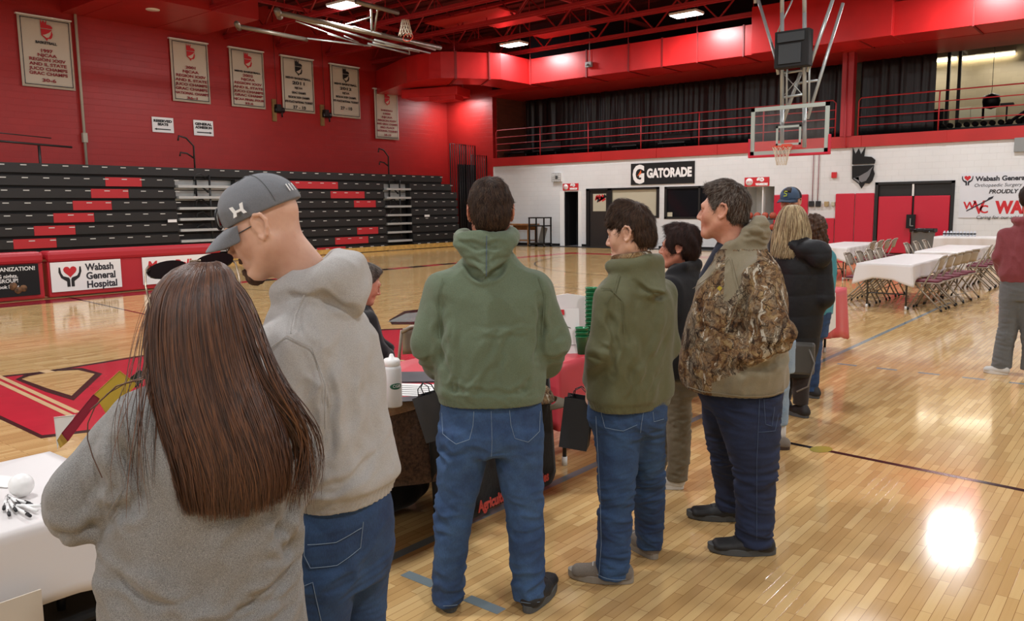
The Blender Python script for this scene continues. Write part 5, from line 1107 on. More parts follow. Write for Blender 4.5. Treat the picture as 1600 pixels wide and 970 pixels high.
VIS = globals().get('ONLY')
# ================================================================== man in green hoodie, centre
def green_man():
    t = person((-2.21, 2.5), 'tall person in sage green hoodie and blue jeans, back turned, standing at centre'); be = 0.; be = 0.
    st = [(.905, .037, 0, .222, .15), (.96, .037, 0, .235, .165), (1.1, .037, 0, .228, .16), (1.25, .04, 0, .232, .148), (1.36, .042, .0, .228, .135), (1.43, .044, .0, .205, .118), (1.49, .044, .005, .145, .1), (1.56, .045, .01, .085, .082)]
    aL = ([(-.135, .0, 1.375), (-.205, .02, 1.165), (-.185, .12, 1.055), (-.1, .24, 1.03)], [.094, .086, .07, .05]); aR = ([(.225, .0, 1.375), (.282, .02, 1.16), (.275, .12, 1.05), (.2, .24, 1.02)], [.094, .086, .07, .05])
    def hood(f):
        n = 18; pts = [(.028+.105*math.cos(a), .01+.085*math.sin(a), 1.598+.012*math.sin(a)) for a in np.linspace(math.radians(-215), math.radians(35), n)]
        f.chain(pts, [.031]*n, .02); f.ecap((.02, -.07, 1.575), (.018, -.135, 1.462), (.13, .055), (.022, .024), (1, 0, 0), .015)
        f.ecap((.02, -.07, 1.54), (.018, -.12, 1.452), (.1, .05), (.02, .016), (1, 0, 0), .012)
        f.cap((.035, .01, 1.66), (.035, -.02, 1.6), .075, .07, .012, cut=True)
    folds = [([(-.19, 0, 1.0), (-.05, 0, .985), (.1, 0, .97), (.25, 0, .985)], -.006, .011), ([(-.1, 0, 1.05), (-.13, 0, .97)], -.007, .011), ([(.2, 0, 1.04), (.17, 0, .96)], -.007, .011), ([(.08, 0, 1.15), (.05, 0, 1.0)], -.005, .014), ([(-.155, -.1, 1.36), (-.165, -.12, 1.2), (-.16, -.12, 1.08)], -.012, .013), ([(.235, -.1, 1.36), (.245, -.12, 1.22), (.225, -.14, 1.1)], -.014, .014), ([(.13, -.2, 1.28), (.03, -.2, 1.1), (-.08, -.2, .95)], .007, .014), ([(-.11, -.2, 1.3), (-.12, -.2, 1.1), (-.1, -.2, .98)], .006, .018),
             ([(-.03, -.2, 1.22), (.2, -.2, 1.235)], .004, .012), ([(-.29, 0, 1.08), (-.2, -.06, 1.1)], -.009, .012), ([(.37, 0, 1.1), (.26, -.06, 1.09)], -.009, .012), ([(.35, -.03, 1.2), (.28, -.07, 1.17)], -.006, .012), ([(-.1, -.1, 1.53), (.02, -.14, 1.5), (.13, -.1, 1.53)], -.006, .009), ([(-.1, -.14, 1.545), (-.04, -.15, 1.47), (.018, -.16, 1.43), (.08, -.15, 1.47), (.14, -.14, 1.545)], -.013, .010), ([(-.12, -.08, 1.6), (.0, -.13, 1.565), (.1, -.12, 1.575)], -.007, .01)]
    g, V, Q = garment('hoodie', t, M['gh'], .007, st, 0, (aL, aR), extra=hood, disp=knit_disp(11, 0.0075, folds, 4.5, .905, .045))
    seams(g, V, [[(.028, 1.61), (.024, 1.45)]], M['stitchd'], .0016, 'hood_seam')
    seams(g, V, [[(-.15, 1.44), (-.175, 1.36), (-.17, 1.2)], [(.235, 1.44), (.258, 1.36), (.25, 1.2)]], M['gh'], .002, 'sleeve_seam')
    pel = [(.69, .035, 0, .19, .115), (.76, .035, 0, .222, .14), (.85, .036, 0, .218, .135), (.97, .037, 0, .205, .12)]
    L1 = [(.03, -.163, .0, .066, .082), (.2, -.152, 0, .072, .085), (.42, -.130, .0, .08, .088), (.58, -.1, 0, .096, .1), (.72, -.083, 0, .108, .12), (.8, -.08, 0, .1, .12)]
    L2 = [(.03, .188, .0, .066, .082), (.2, .183, 0, .075, .087), (.42, .174, .0, .081, .088), (.58, .158, 0, .096, .1), (.72, .15, 0, .108, .12), (.8, .148, 0, .1, .12)]
    j, V, Q = legs_f('jeans', t, M['jeans'], .006, pel, L1, L2, disp=jean_disp(3, .0065))
    seams(j, V, [[(.035, .9), (.037, .78), (.033, .71)], [(-.17, .88), (-.165, .8), (-.11, .765), (-.055, .785), (-.04, .84), (-.035, .9)], [(.11, .9), (.115, .84), (.13, .785), (.185, .765), (.235, .8), (.24, .88)], [(-.18, .05), (-.12, .05)], [(.15, .05), (.23, .05)]], M['stitch'], .0010)
    shoe(t, (-.15, -.06), (-.2, .24), (M['blackshoe'], M['greysole']), w=.055); shoe(t, (.175, -.085), (.31, .2), (M['blackshoe'], M['greysole']), w=.056)
    H = Head((.047, .02, 1.696), 0, -.12, sc=1.04); hv, hq = H.skin((.045, .0, 1.5), .06)
    join_np('body', body_core(st, (L1, L2), (aL, aR), hv, hq, ang=be), [SK['b']], t)
    short_hair(t, H, [M['hbrown'], M['hb4'], M['hb2']], t=.014, low=-.088, side=-.04, strands=8000, seed=2, hl=(.07, .4), ear=.045)
green_man()
# ================================================================== boy with camouflage lined hood
def boy():
    t = person((-1.97, 3.04), 'young person in olive hoodie and jeans, side-on, holding a black gift bag'); be = .7
    st = [(.815, .132, 0, .2, .145), (.88, .135, 0, .212, .155), (1.0, .138, 0, .2, .15), (1.2, .145, 0, .2, .14), (1.3, .15, 0, .195, .13), (1.37, .152, .0, .17, .11), (1.42, .15, 0, .12, .09), (1.48, .14, .0, .075, .075)]
    aL = ([(.03, -.09, 1.325), (-.005, -.12, 1.09), (-.045, .0, .925)], [.072, .06, .043]); aR = ([(.27, .1, 1.33), (.29, .1, 1.08), (.2, .24, .98)], [.072, .062, .045])
    def hood(f):
        n = 16; c = T2(.14, .0, 1.465); pts = [c+T2(.098*math.cos(a), .08*math.sin(a), .012*math.sin(a+2)) for a in np.linspace(math.radians(-200), math.radians(40), n)]; f.chain(pts, [.026]*n, .02)
        f.ecap((.19, -.05, 1.46), (.245, -.11, 1.35), (.10, .04), (.05, .028), (.9, .4, 0), .025); f.cap((.13, .02, 1.56), (.14, -.0, 1.5), .066, .062, .01, cut=True)
    folds = [([(.1, 0, 1.1), (.14, 0, .95), (.12, 0, .88)], -.007, .013), ([(.25, 0, 1.0), (.2, 0, .9)], -.007, .012), ([(.3, 0, 1.2), (.25, 0, 1.05)], -.006, .012), ([(.02, -.2, 1.3), (.06, -.2, 1.15), (.05, -.2, 1.0)], -.012, .014), ([(.1, -.2, 1.36), (.12, -.2, 1.2), (.16, -.2, 1.0)], .006, .02), ([(.28, -.15, 1.28), (.22, -.2, 1.1), (.12, -.2, .92)], .007, .016), ([(.0, -.2, 1.13), (.04, -.2, 1.1)], -.008, .01), ([(-.07, -.1, 1.08), (.03, -.2, 1.06)], -.007, .011), ([(.14, -.2, 1.4), (.22, -.2, 1.34), (.29, -.2, 1.32)], -.01, .011)]
    g, V, Q = garment('hoodie', t, M['bh'], .007, st, be, (aL, aR), extra=hood, disp=knit_disp(21, 0.0075, folds, 5, .815, .045))
    seams(g, V, [[(.0, 1.37), (.04, 1.37), (.09, 1.32), (.1, 1.18)], [(.08, 1.43), (.06, 1.36), (.02, 1.3)]], M['bh'], .002, 'sleeve_seam')
    # camouflage lining showing at the neck
    b = MB(); n = 20; b.tube([(.135+.075*math.cos(a), -.01+.062*math.sin(a), 1.497+.01*math.sin(a+2)) for a in np.linspace(math.radians(-230), math.radians(60), n)], .017, 8); b.build('hood_lining', M['camo'], g)
    pel = [(.70, .122, 0, .15, .12), (.76, .122, 0, .185, .14), (.86, .125, 0, .182, .135), (.95, .128, 0, .165, .12)]
    L1 = [(.03, .055, -.04, .078, .085), (.2, .062, -.04, .078, .082), (.42, .075, -.045, .082, .084), (.58, .08, -.04, .095, .1), (.72, .075, -.03, .112, .12), (.8, .08, -.02, .11, .12)]
    L2 = [(.05, .242, .25, .062, .075), (.2, .24, .22, .07, .078), (.42, .228, .14, .076, .082), (.58, .21, .08, .09, .1), (.72, .19, .05, .105, .12), (.8, .18, .03, .1, .12)]
    j, V, Q = legs_f('jeans', t, M['jeans2'], .006, pel, L1, L2, ang=.3, disp=jean_disp(7, .006))
    seams(j, V, [[(.19, .84), (.18, .78), (.175, .73)], [(.0, .83), (.02, .755), (.1, .745), (.16, .77)], [(.23, .82), (.235, .775), (.28, .78)], [(-.02, .8), (-.01, .6), (.0, .42), (.005, .2), (-.005, .06)], [(-.015, .055), (.12, .04)]], M['stitch'], .0010)
    shoe(t, (.15, -.05), (-.145, -.015), (M['tanshoe'], M['tansole']), w=.054, hgt=.075); shoe(t, (.27, .2), (.13, .45), (M['tanshoe'], M['tansole']), w=.05, hgt=.075)
    H = Head((.128, .0, 1.597), 1.22, -.16, sc=.98, h=.003); hv, hq = H.skin((.145, .01, 1.42), .054, jaw=.96)
    hm, hh = hand(None, (-.048, .005, .915), (-.1, .25, -1), (.9, .1, .1), .95, .9, 1)
    join_np('body', body_core(st, (L1, L2), (aL, aR), hv, hq, [(hm, hh)], ang=be), [SK['c']], t); H.eyes(t)
    short_hair(t, H, [M['hb2'], M['hbrown'], M['hb4']], t=.008, top=.026, low=-.068, side=.004, strands=6000, L=.03, seed=5, hl=(.088, .35), fringe=1, tuft=.006, ear=.033)
boy()
# ================================================================== man in camouflage jacket
def camo_man():
    t = person((-1.61, 3.83), 'heavyset person in camouflage jacket and navy jeans, facing left, hands in pockets'); be = 1.48
    st = [(.80, -.06, 0, .25, .24), (.88, -.065, 0, .262, .255), (1.0, -.065, 0, .262, .258), (1.15, -.055, 0, .26, .245), (1.28, -.042, 0, .25, .222), (1.38, -.03, 0, .228, .185), (1.45, -.03, 0, .185, .145), (1.51, -.04, 0, .13, .115), (1.56, -.05, 0, .09, .09)]
    aL = ([(.05, -.2, 1.38), (.115, -.265, 1.13), (-.09, -.2, .955)], [.098, .083, .06]); aR = ([(-.02, .2, 1.38), (-.0, .28, 1.12), (-.16, .18, .96)], [.095, .085, .06])
    def hood(f):
        f.ell((.01, .0, 1.57), (.085, .12, .062), .03); f.ell((.035, -.0, 1.61), (.05, .1, .052), .02); n = 14
        pts = [(-.08+.085*math.cos(a), .1*math.sin(a), 1.515-.05*max(0, -math.cos(a))) for a in np.linspace(math.radians(-150), math.radians(150), n)]; f.chain(pts, [.028]*n, .02)
        f.cap((-.09, -.085, 1.52), (-.245, -.03, 1.30), .032, .02, .02); f.cap((-.09, .085, 1.52), (-.235, .05, 1.30), .032, .02, .02)
        f.cap((-.10, 0, 1.7), (-.10, 0, 1.54), .08, .075, .01, cut=True); f.cap((-.16, 0, 1.56), (-.27, .01, 1.36), .055, .02, .01, cut=True)
        f.cap((-.11, 0, 1.545), (-.24, 0, 1.36), .055, .03, .008) if False else None
    folds = [([(.02, -.4, 1.36), (-.04, -.4, 1.22), (-.03, -.4, 1.08)], -.016, .018), ([(.21, -.25, 1.1), (.06, -.4, 1.06)], -.014, .016), ([(.2, -.3, 1.2), (.06, -.4, 1.14)], -.007, .014), ([(-.1, -.4, .95), (.1, -.4, .96), (.2, -.3, 1.02)], -.016, .02), ([(-.03, -.4, 1.0), (.08, -.4, 1.05)], .008, .02), ([(-.33, -.1, 1.1), (-.2, -.3, 1.0)], -.006, .015), ([(-.28, -.2, 1.2), (-.15, -.3, 1.08)], -.007, .016), ([(-.05, -.1, 1.585), (.1, -.12, 1.555)], -.01, .012), ([(.0, -.1, 1.62), (.09, -.06, 1.6)], -.008, .01)]
    def mi(C):      # plain olive panels: hood, shoulder yoke, chest flap edge, lower back, belly side
        x, y, z = C.T; near = y < -.02; r = np.zeros(len(C), int)
        r[(z > 1.505) & (x > -.14)] = 1
        sl = (x > -.115) & (x < .03+.45*(1.42-z)*0) & (z > 1.02) & (z < 1.5) & near & (x < -.03+.14*(z-1.02)) ; r[sl & (y > -.245)] = 1
        r[(z < .965+.5*(x-.02)) & (x > -.16) & (z < 1.1)] = 1; r[(z < .85) & (x > -.12)] = 1
        r[(z > 1.2) & (x < -.16) & (abs(z-(1.545+1.25*(x+.07))) < .022)] = 1
        return r
    g, V, Q = garment('camouflage_jacket', t, [M['camo'], M['olivep']], .0075, st, be, (aL, aR), extra=hood, disp=knit_disp(31, 0.0112, folds, 5, .8, .012), mi=mi)
    seams(g, V, [[(-.28, .83), (-.1, .822), (.1, .822), (.17, .83)], [(-.09, 1.47), (-.04, 1.3), (-.1, 1.12)], [(-.1, 1.47), (-.17, 1.39), (-.29, 1.29)]], M['olivep'], .0022, 'hem_seam')
    b = MB(); b.ell = None; b = MB(); b.poly([(-.012, 0), (0, .012), (.014, .002), (.002, -.014)], .002, (-.135, -.245, 1.33), (1, 0, 0), (0, 0, 1)); b.build('yellow_patch', mat('yellow patch', 'b9a832', .7), g)
    f = Field((-.26, -.12, 1.28), (0, .12, 1.58), .006); f.cap((-.09, 0, 1.53), (-.2, 0, 1.36), .065, .045, .02); V, Q = f.mesh(1); raw('tshirt', V, Q, fleece('navy tshirt', '1a2030', amt=.1), t)
    pel = [(.70, -.03, 0, .16, .18), (.78, -.035, 0, .2, .21), (.88, -.04, 0, .21, .215)]
    L1 = [(.05, .052, -.13, .085, .088), (.18, .055, -.13, .085, .092), (.42, .05, -.12, .095, .105), (.56, .03, -.11, .11, .13), (.72, .0, -.1, .12, .165), (.8, -.01, -.09, .12, .18)]
    L2 = [(.07, -.06, .28, .08, .082), (.2, -.07, .27, .082, .088), (.42, -.095, .2, .09, .1), (.56, -.09, .16, .11, .13), (.72, -.07, .11, .12, .16), (.8, -.05, .1, .12, .17)]
    j, V, Q = legs_f('jeans', t, M['jeansn'], .0065, pel, L1, L2, ang=1.5, disp=jean_disp(13, .007, .07))
    seams(j, V, [[(.06, .8), (.055, .5), (.065, .1)], [(.06, .64), (.135, .645), (.15, .72)], [(.08, .8), (.09, .68), (.12, .67), (.13, .76)]], M['stitchd'], .0013)
    shoe(t, (.155, -.12), (-.165, -.17), (M['blackshoe'], M['greysole']), w=.06, hgt=.09); shoe(t, (.03, .3), (-.3, .25), (M['blackshoe'], M['greysole']), w=.058, hgt=.09)
    H = Head((-.135, 0, 1.688), 1.42, .02, sc=1.09, h=.003); hv, hq = H.skin((-.06, .0, 1.47), .07, jaw=.97, nose=.97)
    join_np('body', body_core(st, (L1, L2), (aL, aR), hv, hq, ang=be), [SK['a']], t); H.eyes(t)
    short_hair(t, H, [M['hgrey'], M['hbrown'], M['hgrey']], t=.009, top=.012, low=-.07, side=.0, strands=4200, L=.022, seed=9, hl=(.07, .33)) if False else short_hair(t, H, [M['hb2'], M['hgrey'], M['hgl']], t=.009, top=.012, low=-.05, side=.0, strands=6500, L=.024, seed=9, hl=(.07, .33))
camo_man()
# ================================================================== man in grey cap and light grey hoodie
def cap_man():
    t = person((-1.8, 1.42), 'person in grey baseball cap, glasses and light grey hoodie, looking down to the left'); be = .9
    st = [(.9, .0, 0, .165, .13), (.96, .0, 0, .185, .15), (1.08, -.015, 0, .175, .142), (1.28, -.025, 0, .182, .138), (1.37, -.035, 0, .178, .128), (1.44, -.05, 0, .15, .11), (1.5, -.06, 0, .1, .09), (1.55, -.06, 0, .075, .08)]
    aL = ([(-.125, -.125, 1.36), (-.15, -.17, 1.12), (-.26, -.02, 1.03)], [.076, .066, .048]); aR = ([(.03, .14, 1.37), (.03, .16, 1.13), (-.15, .25, 1.03)], [.074, .064, .048])
    def hood(f):
        n = 16; c = T2(-.045, .0, 1.53); pts = [c+T2(.10*math.cos(a), .09*math.sin(a), .035*math.cos(a)) for a in np.linspace(math.radians(-175), math.radians(150), n)]; f.chain(pts, [.033]*n, .02)
        f.ecap((.0, -.03, 1.55), (.07, -.02, 1.5), (.1, .05), (.085, .045), (.55, .8, 0), .03); f.cap((.02, -.05, 1.52), (.062, -.06, 1.455), .06, .022, .02); f.cap((-.1, .0, 1.66), (-.055, -.0, 1.56), .072, .066, .012, cut=True)
    folds = [([(-.1, 0, 1.43), (-.05, 0, 1.36)], -.005, .01), ([(.1, 0, 1.3), (.09, 0, 1.15), (.11, 0, 1.0)], -.006, .015), ([(.03, 0, 1.42), (.0, 0, 1.3), (.02, 0, 1.2)], -.005, .015), ([(-.09, 0, 1.15), (-.07, 0, 1.0)], -.007, .013), ([(-.03, -.3, 1.33), (-.02, -.3, 1.2), (-.04, -.3, 1.05)], -.014, .016), ([(-.08, -.3, 1.3), (-.04, -.3, 1.26)], .008, .016), ([(.07, -.3, 1.35), (.06, -.3, 1.1)], .006, .02), ([(-.14, -.3, .965), (.0, -.3, .99), (.13, -.1, 1.07)], -.007, .012), ([(.0, -.3, 1.26), (.03, -.3, 1.05)], .005, .02), ([(-.13, -.1, 1.5), (-.03, -.12, 1.5), (.05, -.12, 1.44)], -.008, .01)]
    g, V, Q = garment('hoodie', t, M['lightgrey'], .006, st, be, (aL, aR), extra=hood, disp=knit_disp(41, 0.0075, folds, 5, .9, .05))
    seams(g, V, [[(-.17, 1.37), (-.12, 1.405), (-.06, 1.37), (-.03, 1.27), (-.035, 1.15)], [(-.075, 1.5), (-.1, 1.45), (-.11, 1.41)]], M['lightgrey'], .002, 'sleeve_seam')
    pel = [(.66, -.02, 0, .15, .12), (.75, -.02, 0, .175, .14), (.85, -.015, 0, .165, .14), (.96, -.01, 0, .15, .12)]
    L1 = [(.05, -.09, -.07, .07, .08), (.42, -.095, -.07, .08, .085), (.58, -.085, -.06, .095, .1), (.74, -.07, -.05, .11, .12)]; L2 = [(.05, .04, .08, .068, .08), (.42, .03, .08, .08, .085), (.58, .03, .07, .09, .1), (.74, .03, .05, .1, .12)]
    j, V, Q = legs_f('jeans', t, M['jeans2'], .006, pel, L1, L2, ang=.6, disp=jean_disp(17, .005))
    seams(j, V, [[(-.1, .88), (-.105, .8), (-.09, .765), (-.02, .765), (.045, .80), (.055, .87)], [(-.095, .83), (-.02, .83), (.05, .855)], [(-.2, .71), (-.13, .71), (-.085, .73), (-.065, .6), (-.06, .52)]], M['stitch'], .0010)
    shoe(t, (-.04, -.1), (-.3, .02), (M['blackshoe'], M['greysole'])); shoe(t, (.08, .08), (-.16, .26), (M['blackshoe'], M['greysole']))
    H = Head((-.178, 0, 1.672), 1.42, -.42, sc=1.0, h=.0028); hv, hq = H.skin((-.045, .01, 1.5), .066, jaw=1.0)
    join_np('body', body_core(st, (L1, L2), (aL, aR), hv, hq, ang=be), [SK['c']], t); H.eyes(t)
    # stubble-short hair at the nape and a goatee
    f = Field(H.c-.17, H.c+.17, .003); W = H.w; f.cap(W((-.012, .078, -.108)), W((.012, .078, -.108)), .0245, .0245, .012); f.cap(W((-.02, .092, -.088)), W((.02, .092, -.088)), .01, .01, .01); f.cap(W((-.024, .088, -.056)), W((.024, .088, -.056)), .0085, .0085, .01); nz = Noise(3, 300, 2); V, Q = f.mesh(1, lambda P, n: .0015*nz(P)); raw('goatee', V, Q, hairm('goatee hair', '3a2a22', '5a4336', .8), t)
    # cap
    cp = T_child('baseball_cap', t); f = Field(H.c-.2, H.c+.2, .003); f.ell(W((0, -.022, .042)), (.087, .106, .098), .0, H.R); f.ell(W((0, .03, .06)), (.072, .062, .072), .02, H.R)
    Ri = H.R
    def keep(X, Y, Z):
        q = (X-H.c[0], Y-H.c[1], Z-H.c[2]); x, y, z = [(Ri[0][i]*q[0]+Ri[1][i]*q[1]+Ri[2][i]*q[2]) for i in range(3)]
        return np.maximum(.034-.12*(y+.0)*0-z-.03*np.clip(-y/.1, 0, 1)*0+.0*x, -1)
    f.clip(keep); V, Q = f.mesh(1); raw('crown', V, Q, M['capgrey'], cp)
    b = MB(); n = 24
    def br(u, v):
        a = math.pi*(u-.5)*.98; x = .082*math.sin(a); y0 = .05+.045*math.cos(a)+.0; y = y0-.012+(.085*math.cos(a)**.6)*v if abs(a) < 1.54 else y0-.012; z = .036-.018*(x/.08)**2*(.4+.6*v)-.012*v-.02*v*v; return tuple(W((x*(1+.0*v), y, z)))
    b.grid(br, n, 8); b.build('visor', M['capgrey'], cp, solid=.005, sub=1)
    b = MB(); b.lathe([(0, .006), (.007, .004), (.009, 0)], W((0, -.018, .138)), 12, ax=Ri @ np.array([0, 0, 1.])); b.build('button', M['capgrey'], cp)
    b = MB()
    for (az, el) in ((-2.2, .75), (-1.1, .8), (2.4, .8)):
        d_ = np.array([math.cos(el)*math.sin(az), math.cos(el)*math.cos(az), math.sin(el)])
    # seams of the crown panels
    b = MB()
    for az in np.linspace(0, 2*math.pi, 6, endpoint=False)+.0:
        pts = []
        for e in np.linspace(.02, 1.5, 14):
            x_, y_, z_ = .088*math.cos(e)*math.sin(az), .107*math.cos(e)*math.cos(az), .099*math.sin(e); 
            if z_+.042 > .036: pts.append(tuple(W((x_, y_-.022, z_+.042))))
        b.tube(pts, .0009, 4)
    b.build('panel_seam', M['greysole'], cp)
    lg = lambda x_, y_, z_: Vector(W((x_, y_, z_)))
    # side mark: crossed arcs, on the left of the cap; patch at the front
    o_ = lg(-.092, .018, .058); u_ = Vector(Ri @ np.array([0, -1., 0])); v_ = Vector(Ri @ np.array([.15, 0, 1.])); b = MB(); s_ = .019
    b.poly([(-1*s_, .9*s_), (-.5*s_, .85*s_), (-.35*s_, .2*s_), (.35*s_, .2*s_), (.5*s_, .85*s_), (1*s_, .9*s_), (.75*s_, 0), (1*s_, -.6*s_), (.5*s_, -.55*s_), (.35*s_, -.12*s_), (-.35*s_, -.12*s_), (-.5*s_, -.55*s_), (-1*s_, -.6*s_), (-.75*s_, 0)], .003, o_, u_, v_); b.build('side_mark', M['white'], cp)
    b = MB(); o_ = lg(-.012, .096, .07); u_ = Vector(Ri @ np.array([1., 0, 0])); v_ = Vector(Ri @ np.array([0, -.35, 1.])); ring = [(.03*math.cos(a), .028*math.sin(a)) for a in np.linspace(0, 2*math.pi, 20, endpoint=False)]
    b.poly(ring, .004, o_, u_, v_, 0); b.poly([(p[0]*.8, p[1]*.8) for p in ring], .0055, o_, u_, v_, 1); b.poly([(-.015, .014), (-.008, .014), (-.004, -.002), (0, .014), (.008, .014), (.003, -.016), (-.006, -.016)], .007, o_, u_, v_, 2); b.build('front_patch', [M['inkb'], M['whitem'], M['redink']], cp)
    b = MB(); 
    for k_ in range(5): b.poly([(0, 0), (.004, .02), (.012, .022), (.006, .0)], .0015, lg(-.05+.018*k_, -.125+.004*abs(k_-2), .055), Vector(Ri @ np.array([1., 0, 0])), Vector(Ri @ np.array([0, .2, 1.])))
    b.build('back_mark', M['white'], cp)
    # glasses
    gl = T_child('glasses', t); b = MB()
    for x_ in (-1, 1):
        b.tube([tuple(W((x_*(.034+.022*math.cos(a)), .108-.006*abs(math.cos(a)), -.002+.015*math.sin(a)))) for a in np.linspace(0, 2*math.pi, 17)], .0012, 5); b.tube([tuple(W((x_*.056, .102, .004))), tuple(W((x_*.073, .06, .008))), tuple(W((x_*.079, -.0, .012))), tuple(W((x_*.08, -.03, .0)))], .0015, 5)
    b.tube([tuple(W((-.012, .108, .003))), tuple(W((0, .112, .006))), tuple(W((.012, .108, .003)))], .0012, 5); b.build('frame', M['greysole'], gl)
def T_child(name, par):
    o = bpy.data.objects.new(name, None); COL.objects.link(o); o.parent = par; o.empty_display_size = .05; return o
cap_man()
# ================================================================== woman with long brown hair, nearest
def long_hair(par, mats, root_c, R0, keys, n, seed, r=.0016, nm='hair', flat=.55, shellm=0, wig=.01, shell=True):
    # keys: list of (z, x centre, half width, y back, y side) from crown to tips; strands run from crown down these sections
    K = np.array(keys, float); g = np.random.default_rng(seed); vs = []; fs = []; mi = []
    zz = np.linspace(0, 1, 26); zi = np.interp(zz, np.linspace(0, 1, len(K)), K[:, 0]); S_ = [np.interp(zz, np.linspace(0, 1, len(K)), K[:, j]) for j in range(1, 5)]
    S_ = [np.convolve(np.pad(v, 2, mode='edge'), np.ones(5)/5, 'valid') for v in S_]; zi = np.convolve(np.pad(zi, 1, mode='edge'), np.ones(3)/3, 'valid')
    def pos(a, k, dep):     # a in -1..1 across, dep 0 outer .. 1 inner
        x = S_[0][k]+S_[1][k]*math.sin(a*math.pi/2)*(1-.12*dep); y = S_[3][k]+(S_[2][k]-S_[3][k])*math.cos(a*math.pi/2)*(1-.35*dep); return np.array([x, y, zi[k]])
    NK = 26
    for q_ in range(n):
        a = g.uniform(-1.15, 1.15); dep = g.uniform(0, .5); end = int(NK-1-abs(g.normal())*1.7-1.6*abs(a)); end = max(end, 16); ph = g.uniform(0, 6.28); w_ = wig*g.uniform(.3, 1); m_ = int(g.integers(0, len(mats))); rr_ = r*g.uniform(.7, 1.3); dr = g.normal()*.05; fr_ = g.uniform(.12, .3)
        P_ = []
        for k in range(0, end+1):
            u = k/(NK-1); p = pos(a+dr*u, k, dep); p = p+np.array([w_*math.sin(ph+k*fr_)*u, w_*.5*math.cos(ph*2+k*fr_)*u, 0]); P_.append(p)
        P_ = np.array(P_); P_[-1, 2] -= g.uniform(0, .025); base = len(vs); T_ = np.gradient(P_, axis=0)
        for k in range(len(P_)):
            out = np.array([math.sin(a*1.57)*.8, -math.cos(a*1.57), .15]); sd = np.cross(T_[k], out); sd /= np.linalg.norm(sd)+1e-9; o2 = np.cross(sd, T_[k]); o2 /= np.linalg.norm(o2)+1e-9; ww = rr_*(1-.75*max(0, (k/(len(P_)-1)-.7)/.3))
            vs += [P_[k]-sd*ww, P_[k]+o2*ww*flat, P_[k]+sd*ww]
        for k in range(len(P_)-1):
            b_ = base+3*k; fs += [(b_, b_+1, b_+4, b_+3), (b_+1, b_+2, b_+5, b_+4)]; mi += [m_, m_]
    # under-shell
    b0 = len(vs); nu = 25
    for i in range(nu if shell else 0):
        a = -1.1+2.2*i/(nu-1)
        for k in range(NK-2): vs.append(pos(a, k, .6)*np.array([1, 1, 1]))
    for i in range(nu-1 if shell else 0):
        for k in range(NK-3): p = b0+i*(NK-2)+k; fs.append((p, p+NK-2, p+NK-1, p+1)); mi.append(shellm)
    return np.array(vs), np.array(fs), np.array(mi)
